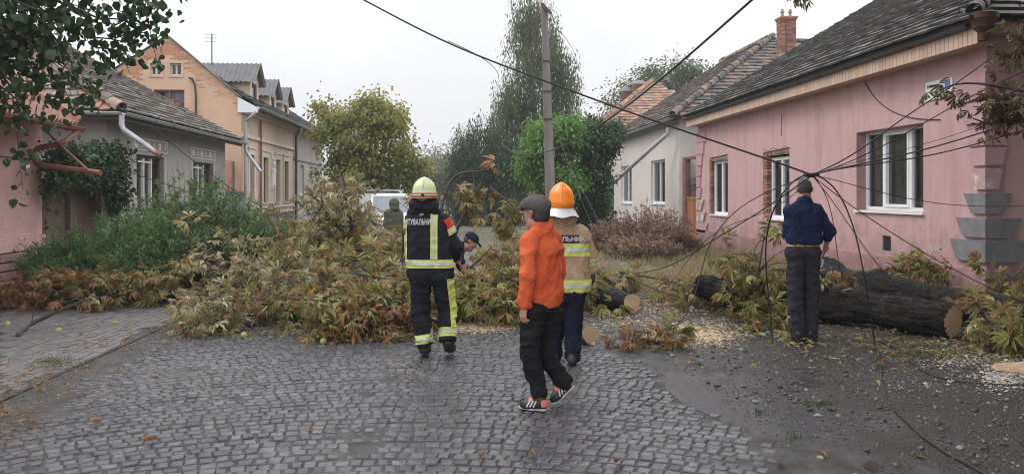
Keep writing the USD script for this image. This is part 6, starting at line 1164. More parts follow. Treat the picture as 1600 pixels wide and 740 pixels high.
# ================================================================ people
surf('skin', (0.36, 0.19, 0.13), (0.43, 0.24, 0.17), scale=12, rough=0.5)
surf('hair_dark', (0.018, 0.015, 0.013), (0.04, 0.034, 0.03), scale=60, rough=0.6, bump=0.5, bscale=200)
surf('hair_grey', (0.014, 0.012, 0.011), (0.05, 0.046, 0.043), scale=70, rough=0.6, bump=0.5, bscale=200)
surf('eye', (0.5, 0.48, 0.45), rough=0.2); surf('lips', (0.30, 0.12, 0.09), rough=0.4)
surf('turnout_black', (0.010, 0.0105, 0.014), (0.022, 0.023, 0.03), scale=14, rough=0.75, bump=0.25, bscale=160, bdist=0.003, spec=0.12)
surf('turnout_tan', (0.36, 0.24, 0.15), (0.44, 0.31, 0.205), scale=7, rough=0.8, bump=0.25, bscale=160, bdist=0.003, stain=(0.28, 0.18, 0.11), stain_scale=3, spec=0.2)
surf('navy_cloth', (0.008, 0.010, 0.022), (0.016, 0.019, 0.037), scale=10, rough=0.85, bump=0.2, bscale=180, bdist=0.002, spec=0.12)
surf('navy_shirt', (0.010, 0.016, 0.045), (0.018, 0.026, 0.062), scale=9, rough=0.8, bump=0.2, bscale=160, bdist=0.003, spec=0.12)
surf('dark_jeans', (0.022, 0.023, 0.030), (0.042, 0.043, 0.052), scale=11, rough=0.85, bump=0.3, bscale=190, bdist=0.002, spec=0.12)
surf('black_trouser', (0.009, 0.008, 0.009), (0.017, 0.0155, 0.0165), scale=9, rough=0.8, bump=0.2, bscale=150, bdist=0.003, spec=0.12)
surf('orange_cloth', (0.54, 0.082, 0.026), (0.64, 0.12, 0.042), scale=5, rough=0.7, bump=0.2, bscale=120, bdist=0.003, spec=0.2)
surf('red_cloth', (0.50, 0.035, 0.025), (0.58, 0.06, 0.04), scale=8, rough=0.7, spec=0.2)
surf('reflect_yellow', (0.50, 0.55, 0.10), (0.58, 0.64, 0.16), scale=14, rough=0.5); surf('reflect_silver', (0.42, 0.43, 0.42), (0.54, 0.54, 0.53), scale=20, rough=0.4)
surf('helmet_lime', (0.52, 0.58, 0.32), (0.60, 0.66, 0.40), scale=7, rough=0.4, coat=0.2); surf('helmet_orange', (0.85, 0.20, 0.012), (0.9, 0.26, 0.02), scale=5, rough=0.35, coat=0.3)
surf('helmet_red', (0.50, 0.04, 0.03), rough=0.4); surf('rubber', (0.010, 0.010, 0.010), (0.022, 0.021, 0.02), scale=12, rough=0.45)
surf('flap_silver', (0.58, 0.58, 0.60), (0.72, 0.72, 0.74), scale=9, rough=0.45); surf('cap_grey', (0.07, 0.067, 0.07), (0.11, 0.105, 0.105), scale=30, rough=0.85, spec=0.12); surf('cap_navy', (0.010, 0.014, 0.028), (0.018, 0.023, 0.042), scale=20, rough=0.8, spec=0.12)
surf('belt_tan', (0.40, 0.27, 0.10), (0.48, 0.34, 0.15), scale=20, rough=0.5); surf('shoe_white', (0.5, 0.48, 0.46), (0.62, 0.6, 0.58), scale=9, rough=0.55); surf('shoe_pink', (0.62, 0.12, 0.10), (0.7, 0.19, 0.15), scale=9, rough=0.6)
surf('parka', (0.065, 0.065, 0.052), (0.11, 0.11, 0.085), scale=8, rough=0.85, bump=0.3, bscale=120, spec=0.12); surf('blue_glove', (0.05, 0.10, 0.38), rough=0.6); surf('blue_denim', (0.03, 0.04, 0.075), (0.05, 0.065, 0.11), scale=9, rough=0.85)
surf('badge_black', (0.010, 0.010, 0.010), rough=0.6); surf('letter_silver', (0.50, 0.50, 0.50), rough=0.4)

def wrinkle(m, amp, sc, seed, st=(1, 1, 1), fade=None):
    """Cloth folds: sharp ridges of warped noise along the normals, coarse and fine."""
    v = np.array(m.vertices); n = vnormals(m); w = np.stack([meshkit.noise(v * sc * 0.45 + 31 * k, seed + 11 * k) for k in range(3)], 1) - 0.5; q = (v + w * 0.9 / sc) * sc * np.array(st)
    f = lambda q, s_: (1 - np.abs(2 * meshkit.noise(q, s_) - 1)) ** 2.2
    d = amp * (1.5 * (f(q, seed) - 0.35) + 0.75 * (f(q * (2.1, 2.1, 1.7) + 7, seed + 3) - 0.35) + 0.35 * (f(q * 4.3 + 3, seed + 5) - 0.35))
    if fade is not None: d = d * fade(v)
    return trimesh.Trimesh(v + n * d[:, None], m.faces, process=False)
def band(m, a, d, t0, t1, keep=None, off=0.004):
    """The strip of a garment between two planes square to d, lifted off the cloth."""
    a, d = np.asarray(a, float), np.asarray(d, float) / np.linalg.norm(d)
    s = trimesh.Trimesh(np.array(m.vertices) + vnormals(m) * off, m.faces, process=False)
    s = trimesh.intersections.slice_mesh_plane(s, d, a + d * t0); s = trimesh.intersections.slice_mesh_plane(s, -d, a + d * t1)
    if keep is not None and len(s.faces): k = keep(s.triangles_center); s = trimesh.Trimesh(s.vertices, s.faces[k], process=False); s.remove_unreferenced_vertices()
    return s
def near(a, b, r):
    return lambda P: cone(P, a, b, 0, 0) < r
class Fig:
    """A figure laid out in the picture's own right / away / up axes from the point where it stands."""
    def __init__(s, name, label, px, py, d=None, z=0.0):
        s.o = G(px, py, z) if d is None else at(px, HOR, d) * (1, 1, 0) + (0, 0, z)
        s.sc = FOC / ((s.o - CAM) @ FW); s.px, s.py = px, HOR + EYE * s.sc if d is not None else py
        s.t = thing(name, label, 'person', tuple(s.o)); s.B = np.stack([RT, FW, [0, 0, 1.0]], 1)
    def __call__(s, r, f, z): return s.o + s.B @ np.array([r, f, z], float)
    def p(s, px, py, f=0.0):
        """The point seen at a pixel, f metres behind the figure's own distance."""
        d = (s.o - CAM) @ FW + f; return at(px, py, d)
    def put(s, name, m, mat, smooth=True, parent=None): return obj(name, m, mat, parent or s.t, smooth=smooth)
def basis(fwd, up=(0, 0, 1)):
    f = np.asarray(fwd, float); f = f / np.linalg.norm(f); x = np.cross(f, up); x /= np.linalg.norm(x); return np.stack([x, f, np.cross(x, f)], 1)
def placed(m, B, o): return trimesh.Trimesh(np.array(m.vertices) @ B.T + o, m.faces, process=False)
def head_local(h=0.0075):
    """A head: face towards +y, origin at the middle of the skull between the ears."""
    it = [('e', (0, -0.012, 0.035), (0.076, 0.096, 0.092)), ('e', (0, 0.022, -0.035), (0.062, 0.072, 0.075)), ('c', (0, 0.055, -0.095), (0, 0.062, -0.095), 0.028, 0.024), ('c', (-0.045, 0.0, -0.07), (0, 0.055, -0.098), 0.022, 0.022, 0.03), ('c', (0.045, 0.0, -0.07), (0, 0.055, -0.098), 0.022, 0.022, 0.03),
          ('c', (-0.035, 0.078, 0.028), (0.035, 0.078, 0.028), 0.014, 0.014, 0.02), ('c', (0, 0.086, 0.016), (0, 0.108, -0.022), 0.010, 0.015, 0.014), ('c', (-0.012, 0.09, -0.026), (0.012, 0.09, -0.026), 0.010, 0.010, 0.012), ('c', (-0.018, 0.082, -0.058), (0.018, 0.082, -0.058), 0.009, 0.009, 0.012),
          ('c', (-0.045, 0.055, -0.005), (-0.035, 0.07, -0.01), 0.02, 0.018, 0.02), ('c', (0.045, 0.055, -0.005), (0.035, 0.07, -0.01), 0.02, 0.018, 0.02), ('c', (0, -0.02, -0.06), (0, -0.045, -0.19), 0.055, 0.058, 0.03)]
    for s in (-1, 1): it += [('c', (s * 0.074, -0.008, -0.018), (s * 0.083, -0.02, 0.018), 0.010, 0.014, 0.008)]
    def ex(P, d):
        for s in (-1, 1): e = ell(P, (s * 0.032, 0.098, 0.008), (0.018, 0.018, 0.012)); d = np.maximum(d, -e - 0.004)
        return d
    return blob(it, 0.02, h, 0.02, ex)
HEAD = head_local()
def hand_local(curl=0.5, spread_=0.10, right=True, grow=0.0, h=0.0055, thumb=0.35):
    """A hand: wrist at the origin, fingers along +y, back of the hand +z, thumb on -x for a right hand seen from its back."""
    g = grow; it = [('c', (-0.024, 0.03, 0), (-0.028, 0.078, 0), 0.015 + g, 0.013 + g), ('c', (0.0, 0.02, 0.002), (0.0, 0.08, 0.002), 0.017 + g, 0.013 + g), ('c', (0.022, 0.028, 0), (0.028, 0.072, 0), 0.014 + g, 0.012 + g), ('c', (0, -0.05, 0), (0, 0.015, 0), 0.027 + g, 0.022 + g, 0.02)]
    for i, (x, L, y0) in enumerate(((-0.031, 0.072, 0.082), (-0.010, 0.080, 0.086), (0.011, 0.074, 0.083), (0.030, 0.058, 0.076))):
        p = np.array([x, y0, 0.001]); a = curl * (1 + 0.12 * i) * 0.6; dx = (x / 0.03) * spread_
        for k, f in enumerate((0.45, 0.32, 0.23)):
            d = np.array([dx * math.cos(a), math.cos(a), -math.sin(a)]); q = p + d / np.linalg.norm(d) * L * f; r = (0.0092, 0.0085, 0.0078, 0.007)[k:k + 2]; it.append(('c', p, q, r[0] + g, r[1] + g, 0.006)); p = q; a += curl * 0.9
    p = np.array([-0.026, 0.022, -0.004]); q = p + (-0.026, 0.024, -0.012 - thumb * 0.02); r = q + (-0.008, 0.03, -0.014 * (1 + curl)); s = r + (0.004, 0.022, -0.008)
    it += [('c', p, q, 0.014 + g, 0.0115 + g, 0.012), ('c', q, r, 0.0112 + g, 0.0098 + g, 0.006), ('c', r, s, 0.0096 + g, 0.0078 + g, 0.005)]
    m = blob(it, 0.008, h, 0.015)
    if not right: m = trimesh.Trimesh(np.array(m.vertices) * (-1, 1, 1), m.faces[:, ::-1], process=False)
    return m
def hand_at(m, wrist, direction, back): 
    y = np.asarray(direction, float); y /= np.linalg.norm(y); b = np.asarray(back, float); x = np.cross(y, b); x /= np.linalg.norm(x); return placed(m, np.stack([x, y, np.cross(x, y)], 1), np.asarray(wrist, float))
def join(ms):
    """One closed surface out of overlapping ones."""
    try:
        u = None
        for m in ms:
            a = m3.Manifold(m3.Mesh(np.array(m.vertices, np.float32), np.array(m.faces, np.uint32))); u = a if u is None else u + a
        g = u.to_mesh()
        if len(g.tri_verts) < 0.5 * max(len(m.faces) for m in ms): raise ValueError
        return trimesh.Trimesh(g.vert_properties[:, :3], g.tri_verts, process=False)
    except Exception: return cat(ms)
def inner(F, J):
    """The body under the clothes."""
    it = [('c', J['hl'], J['kl'], 0.05, 0.042), ('c', J['kl'], J['al'], 0.042, 0.034), ('c', J['hr'], J['kr'], 0.05, 0.042), ('c', J['kr'], J['ar'], 0.042, 0.034), ('c', J['hl'], J['hr'], 0.05, 0.05), ('c', (J['hl'] + J['hr']) / 2 + (0, 0, .05), (J['sl'] + J['sr']) / 2 - (0, 0, .08), 0.05, 0.07), ('c', J['sl'], J['sr'], 0.05, 0.05),
          ('c', J['sl'], J['el'], 0.045, 0.038), ('c', J['el'], J['wl'], 0.038, 0.027), ('c', J['sr'], J['er'], 0.045, 0.038), ('c', J['er'], J['wr'], 0.038, 0.027), ('c', (J['sl'] + J['sr']) / 2, J['neck'], 0.06, 0.055)]
    return blob(it, 0.03, 0.02)
def torso_items(J, wL, wR, r0, r1, hem=0.0):
    mid = lambda a, b, t: a + (b - a) * t
    return [('c', wL, mid(J['sl'], J['sr'], 0.16) - (0, 0, 0.05), r0, r1), ('c', wR, mid(J['sl'], J['sr'], 0.84) - (0, 0, 0.05), r0, r1), ('c', (wL + wR) / 2, (J['sl'] + J['sr']) / 2 - (0, 0, 0.04), r0 * 1.05, r1 * 1.0), ('c', J['sl'], J['sr'], 0.07, 0.07, 0.05), ('c', (J['sl'] + J['sr']) / 2, J['neck'] - (0, 0, 0.02), 0.085, 0.062, 0.05)]
def trousers(J, rh=0.105, rk=0.085, ra=0.078, h=0.014, k=0.035, seed=0, amp=0.010, low=0.0, hem=0.04):
    it = [('c', J['hl'], J['kl'], rh, rk), ('c', J['kl'], J['al'] + (0, 0, low), rk, ra), ('c', J['hr'], J['kr'], rh, rk), ('c', J['kr'], J['ar'] + (0, 0, low), rk, ra), ('c', J['hl'] + (0, 0, .03), J['hr'] + (0, 0, .03), rh * 1.06, rh * 1.06, 0.06)]
    def cut(P, d):
        for a, b in (('kl', 'al'), ('kr', 'ar')):
            u = (J[b] - J[a]) / np.linalg.norm(J[b] - J[a]); q = P - J[b]; d = np.where(np.linalg.norm(q, axis=1) < 0.2, np.maximum(d, q @ u - hem), d)
        return d
    return wrinkle(blob(it, k, h, 0.05, cut), amp, 7.5, seed, (1, 1, 1.5))
def shoe(toe, heel, w=0.045, hgt=0.05, up=(0, 0, 1), collar=0.0):
    """A shoe from heel to toe with a flat sole plane."""
    toe, heel, up = np.asarray(toe, float), np.asarray(heel, float), np.asarray(up, float); d = toe - heel; L = np.linalg.norm(d); d /= L; x = np.cross(d, up); x /= np.linalg.norm(x); u = np.cross(x, d)
    it = [('c', heel + d * 0.03 + u * 0.045, heel + d * L * 0.45 + u * 0.045, 0.040, 0.042), ('c', heel + d * L * 0.45 + u * 0.04, toe - d * 0.045 + u * 0.028, 0.043, 0.034), ('c', heel + d * L * 0.65 + x * 0.012 + u * 0.03, heel + d * L * 0.68 - x * 0.012 + u * 0.03, 0.038, 0.038), ('c', heel + d * 0.05 + u * 0.06, heel + d * 0.065 + u * (0.10 + collar), 0.044, 0.046 + collar * 0.1)]
    return blob(it, 0.03, 0.009, 0.02, lambda P, dd: np.maximum(dd, -((P - heel) @ u - 0.006))), (d, x, u, L)
def text_on(F, words, height, center, right, up, target, out, lift=0.006, bold=True, squeeze=1.0):
    """Lettering laid on a garment: every letter point takes its depth from the cloth behind it."""
    m = meshkit.text_mesh(words, height, 0.003, bold); v = np.array(m.vertices); w = v[:, 0].max(); x, y = (v[:, 0] - w / 2) * squeeze, v[:, 1] - height / 2
    P = np.asarray(center) + x[:, None] * right + y[:, None] * up; tv = np.array(target.vertices); n = vnormals(target); back = (n @ out) > 0.2; tv = tv[back]; a = np.stack([tv @ right, tv @ up], 1)
    from scipy.spatial import cKDTree
    dd, ii = cKDTree(a).query(np.stack([P @ right, P @ up], 1), k=6); wt = 1 / (dd + 0.004); h = ((tv @ out)[ii] * wt).sum(1) / wt.sum(1); P = P + out * (h - P @ out + lift + v[:, 2])[:, None]; return trimesh.Trimesh(P, m.faces, process=False)
A3 = np.array

def firefighter_black():
    F = Fig('firefighter', 'firefighter in black turnout gear and pale lime helmet, walking to the fallen crown', 668, 558)
    P = F.p; J = dict(hl=P(658, 432), hr=P(690, 430), kl=P(657, 488, .03), kr=P(698, 480, .08), al=P(665, 541, 0), ar=P(699, 532, -.03), sl=P(644, 345, .02), sr=P(692, 346, .02), el=P(640, 385, .12), wl=P(652, 402, .32), er=P(711, 385, .06), wr=P(711, 401, .28), neck=P(662, 322, .03))
    hd = P(662, 312, .04) ; B = basis(FW + 0.15 * RT); lh = hand_at(hand_local(0.9, right=False), J['wl'], FW, (0, 0, 1)); rh = hand_at(hand_local(0.9, right=True), J['wr'], FW + (0, 0, -.4), -RT)
    F.put('body', join([inner(F, J), placed(HEAD, B, hd), lh, rh]), 'skin')
    tr = trousers(J, 0.102, 0.088, 0.082, h=0.011, k=0.018, seed=3, amp=0.012, hem=0.0); F.put('trousers', tr, 'turnout_black')
    for a, b in (('kl', 'al'), ('kr', 'ar')):
        L = np.linalg.norm(J[b] - J[a]); d = (J[b] - J[a]) / L; F.put('reflective_band', band(tr, J[a], d, L - 0.125, L - 0.035, near(J[a], J[b], 0.17)), 'reflect_yellow'); F.put('reflective_core', band(tr, J[a], d, L - 0.095, L - 0.065, near(J[a], J[b], 0.17), 0.007), 'reflect_silver')
    d = (J['ar'] - J['hr']) / np.linalg.norm(J['ar'] - J['hr']); nn = RT - d * (RT @ d); nn /= np.linalg.norm(nn); side = band(tr, J['hr'], nn, 0.055, 0.4, lambda C: cone(C, J['hr'], J['ar'], 0, 0) < 0.22, 0.004)
    side = band(side, A3([0, 0, 0]), (0, 0, 1), 0.30, 0.80, None, 0.0); F.put('side_stripe', side, 'reflect_yellow')
    it = torso_items(J, P(654, 420), P(690, 419), 0.120, 0.115) + [('c', P(654, 424), P(690, 422), 0.116, 0.116), ('c', J['sl'], J['el'], 0.072, 0.064), ('c', J['el'], J['wl'] - FW * 0.04, 0.064, 0.054), ('c', J['sr'], J['er'], 0.076, 0.070), ('c', J['er'], J['wr'] - FW * 0.04, 0.070, 0.056), ('c', P(652, 322, .0), P(672, 322, .0), 0.075, 0.075)]
    hem = J['hl'][2] + 0.0; jk = blob(it, 0.022, 0.011, 0.05, lambda Q, d: np.maximum(d, (F.o[2] + 0.80) - Q[:, 2])); jk = wrinkle(jk, 0.009, 8, 5, (1, 1, 1.1)); F.put('jacket', jk, 'turnout_black')
    arm = lambda C: np.minimum(cone(C, J['sr'], J['er'], 0.085, 0.075), cone(C, J['er'], J['wr'], 0.075, 0.06)); arml = lambda C: np.minimum(cone(C, J['sl'], J['el'], 0.082, 0.07), cone(C, J['el'], J['wl'], 0.068, 0.058)); tor = lambda C: prims(C, torso_items(J, P(654, 420), P(692, 419), 0.125, 0.125), 0.05)
    body = lambda C: (tor(C) < arm(C) - 0.004) & (tor(C) < arml(C) - 0.004); zb = F.p(668, 416)[2]
    F.put('reflective_band', band(jk, A3([0, 0, zb]), (0, 0, 1), -0.008, 0.075, body), 'reflect_yellow'); F.put('reflective_core', band(jk, A3([0, 0, zb]), (0, 0, 1), 0.02, 0.047, body, 0.007), 'reflect_silver')
    for x0, x1, lx in ((674, 685, 1), (627, 637, -1)):
        a = F.p(x0, 370); w = (x1 - x0) / F.sc; kp = lambda C: (C[:, 2] > zb + 0.05) & (C[:, 2] < F.p(0, 330)[2]) & ((C - F.o) @ FW < (0.02 if lx > 0 else 0.2)) & body(C)
        zs = (zb + 0.08, F.p(0, 334)[2]); F.put('reflective_strap', band(band(jk, a, RT, 0, w, kp), A3([0, 0, 0]), (0, 0, 1), *zs, None, 0.0), 'reflect_yellow'); F.put('reflective_core', band(band(jk, a, RT, w * 0.33, w * 0.62, kp, 0.007), A3([0, 0, 0]), (0, 0, 1), *zs, None, 0.0), 'reflect_silver')
    d = J['er'] - J['sr']; L = np.linalg.norm(d); ka = lambda C: arm(C) < tor(C) + 0.012
    F.put('red_sleeve', band(jk, J['sr'], d, -0.02, L * 0.52, ka, 0.003), 'red_cloth'); F.put('reflective_band', band(jk, J['sr'], d, L * 0.28, L * 0.52, ka, 0.008), 'reflect_yellow'); F.put('reflective_core', band(jk, J['sr'], d, L * 0.36, L * 0.44, ka, 0.011), 'reflect_silver')
    F.put('lettering', text_on(F, 'РЯТУВАЛЬНИК', 0.055, F.p(654.5, 346), RT, A3([0.0, 0, 1]), jk, -FW, squeeze=0.56), 'letter_silver', smooth=False)
    F.put('collar', blob([('c', P(650, 327, 0.0), P(675, 327, 0.0), 0.062, 0.062), ('c', P(650, 318, 0.03), P(675, 318, 0.03), 0.07, 0.07), ('c', P(643, 334, .02), P(682, 334, .02), 0.05, 0.05)], 0.04, 0.012), 'turnout_black')
    for a, toe, heel, u in (('al', P(664, 555, 0.20), P(664, 553, -0.06), (0, 0, 1)), ('ar', P(704, 553, 0.17), P(700, 541, -0.09), A3([0, 0.35, 1]))):
        toe[2] = max(toe[2], F.o[2] + 0.01); heel[2] = max(heel[2], F.o[2] + 0.004); s, (dd, xx, uu, LL) = shoe(toe, heel, collar=0.09, up=u if np.ndim(u) else (0, 0, 1)); s = trimesh.Trimesh(np.array(s.vertices) + vnormals(s) * 0.012, s.faces, process=False); F.put('boot', s, 'rubber')
    c = P(663, 303, .03)
    hm = blob([('e', c + (0, 0, 0.03), (0.118, 0.140, 0.135)), ('c', c + (0, 0, 0.13) - FW * 0.05, c + (0, 0, 0.13) + FW * 0.06, 0.02, 0.02, 0.05), ('e', c + (0, 0, -0.03), (0.126, 0.15, 0.07))], 0.03, 0.009, 0.03, lambda Q, d: np.maximum(d, (c[2] - 0.045) - Q[:, 2])); h = F.put('helmet', hm, 'helmet_lime')
    F.put('helmet_band', band(hm, A3([0, 0, c[2]]), (0, 0, 1), -0.03, -0.014, None, 0.003), 'helmet_red', parent=h); F.put('helmet_band', band(hm, A3([0, 0, c[2]]), (0, 0, 1), 0.0, 0.012, lambda C: (C - c) @ FW < 0.02, 0.003), 'helmet_red', parent=h)
    F.put('helmet_ridge', tube([c + FW * (0.145 * math.sin(t)) + (0, 0, 0.032 + 0.138 * math.cos(t)) for t in np.linspace(-1.3, 1.2, 14)], 0.007, 6), 'helmet_lime', parent=h)
    kn = trimesh.creation.cylinder(0.017, 0.02, sections=14); kn.apply_transform(trimesh.geometry.align_vectors([0, 0, 1], -FW)); kn.apply_translation(c - FW * 0.15 + (0, 0, -0.01)); F.put('ratchet_knob', kn, 'rubber', 35, h)
firefighter_black()

def orange_man():
    F = Fig('person', 'man in a bright orange jacket, grey flat cap and black trousers, walking across the setts', 848, 636)
    P = F.p; J = dict(hl=P(834, 492, -.06), hr=P(858, 490, .05), kl=P(828, 552, -.10), kr=P(853, 556, .02), al=P(842, 612, -.08), ar=P(881, 596, .04), sl=P(828, 376, -.12), sr=P(866, 374, .12), el=P(825, 427, -.17), wl=P(819, 476, -.15), er=P(873, 425, .15), wr=P(866, 474, .14), neck=P(848, 348, 0))
    hd = P(838, 334, 0.0); fw = -RT * 0.74 + FW * 0.67; B = basis(fw); lh = hand_at(hand_local(0.75, right=False, grow=0.001), J['wl'] + (0, 0, -0.01), -RT * 0.12 + (0, 0, -1.0), -FW * 0.5 - RT * 0.85)
    F.put('body', join([inner(F, J), placed(HEAD, B, hd), lh, hand_at(hand_local(0.7, right=True), J['wr'], (0, 0, -1.0), FW)]), 'skin')
    tr = trousers(J, 0.088, 0.064, 0.060, h=0.0095, k=0.02, seed=13, amp=0.012, low=0.0); F.put('trousers', tr, 'black_trouser')
    it = [('c', P(837, 462, -.04), P(840, 394, -.05), 0.098, 0.094), ('c', P(860, 462, .05), P(857, 394, .05), 0.098, 0.094), ('c', P(848, 465), P(848, 390), 0.11, 0.108), ('c', P(848, 358), J['sl'], 0.058, 0.054, .03), ('c', P(848, 358), J['sr'], 0.058, 0.054, .03), ('c', P(848, 384), P(850, 356), 0.10, 0.06, .05), ('c', J['sl'], J['el'], 0.064, 0.056, 0.012), ('c', J['el'], J['wl'], 0.056, 0.043, 0.008), ('c', J['sr'], J['er'], 0.064, 0.056, 0.012), ('c', J['er'], J['wr'], 0.056, 0.043, 0.008), ('c', J['wl'] + (0, 0, .035), J['wl'] + (0, 0, .01), 0.047, 0.045, 0.004)]
    zh = P(0, 479)[2]; jk = blob(it, 0.03, 0.009, 0.05, lambda Q, d: np.maximum(d, np.where(cone(Q, J['sl'], J['wl'], .09, .07) < 0.005, -1, zh - Q[:, 2]))); jk = wrinkle(jk, 0.0105, 10.0, 23, (1.0, 1.0, 0.62)); F.put('jacket', jk, 'orange_cloth')
    F.put('hem_band', band(jk, A3([0, 0, zh]), (0, 0, 1), 0.004, 0.055, lambda C: cone(C, J['el'], J['wl'], .056, .043) > 0.012, 0.006), 'orange_cloth')
    F.put('collar', blob([('c', P(842, 352, -.045), P(856, 352, .02), 0.046, 0.046), ('c', P(845, 347, -.05), P(856, 347, .0), 0.03, 0.03)], 0.03, 0.009), 'orange_cloth')
    cc = hd + (0, 0, 0.062)
    cp = placed(blob([('e', (0, -0.008, 0.012), (0.094, 0.116, 0.078)), ('e', (0, 0.05, 0.0), (0.085, 0.09, 0.05)), ('c', (0, -0.05, -0.015), (0, -0.03, -0.015), 0.06, 0.07)], 0.04, 0.008, 0.03, lambda Q, d: np.maximum(d, -0.022 - Q[:, 2] + 0.25 * np.clip(Q[:, 1], -.1, .0))), B, cc); cap = F.put('cap', cp, 'cap_grey')
    F.put('peak', placed(blob([('c', (-0.045, 0.10, -0.012), (0.045, 0.10, -0.012), 0.014, 0.014), ('c', (-0.03, 0.145, -0.026), (0.03, 0.145, -0.026), 0.010, 0.010), ('c', (0, 0.10, -0.01), (0, 0.15, -0.026), 0.012, 0.010)], 0.035, 0.007), B, cc), 'cap_grey', parent=cap)
    hr = placed(blob([('e', (0, -0.028, 0.02), (0.081, 0.088, 0.085)), ('e', (0, -0.055, -0.035), (0.066, 0.045, 0.05))], 0.03, 0.008, 0.02, lambda Q, d: np.maximum(d, Q[:, 1] - 0.005)), B, hd); F.put('hair', hr, 'hair_dark')
    for s in (-1, 1): F.put('eye', trimesh.creation.icosphere(2, 0.011).apply_translation(hd + B @ A3([s * 0.032, 0.079, 0.008])), 'eye')
    for nm, toe, heel, u in (('l', P(810, 629, -.03), P(854, 633, -.12), (0, 0, 1)), ('r', P(862, 636, 0.0), P(897, 603, .06), (-RT * 0.0 + A3([0, 0, 1]) + RT * -0.6))):
        toe[2] = max(toe[2], 0.012) if nm == 'r' else 0.008
        if nm == 'l': heel[2] = 0.008
        s, (dd, xx, uu, LL) = shoe(toe, heel, up=u); sh = F.put('shoe', s, 'rubber')
        sole = blob([('c', heel + dd * 0.03 + uu * 0.012, heel + dd * LL * 0.5 + uu * 0.010, 0.034, 0.034), ('c', heel + dd * LL * 0.5 + uu * 0.010, toe - dd * 0.04 + uu * 0.010, 0.040, 0.034)], 0.02, 0.009, 0.02, lambda Q, d: np.maximum(np.maximum(d, -((Q - heel) @ uu) - 0.004), (Q - heel) @ uu - 0.020)); F.put('sole', sole, 'shoe_white', parent=sh)
        for k in range(3):
            for sd in (-1, 1): F.put('stripe', band(s, heel + dd * (LL * 0.42 + k * 0.026), dd + uu * 0.5, 0, 0.011, lambda C: ((C - heel) @ uu > 0.026) & ((C - heel) @ uu < 0.075) & (((C - heel) @ xx) * sd > 0.012), 0.002), 'shoe_white', parent=sh)
        F.put('heel_panel', band(s, heel, dd, -0.05, 0.026, lambda C: ((C - heel) @ uu > 0.03) & ((C - heel) @ uu < 0.085), 0.002), 'shoe_pink', parent=sh); F.put('tongue', band(s, heel + dd * LL * 0.5, dd, -0.02, 0.022, lambda C: (C - heel) @ uu > 0.072, 0.003), 'shoe_pink', parent=sh)
orange_man()

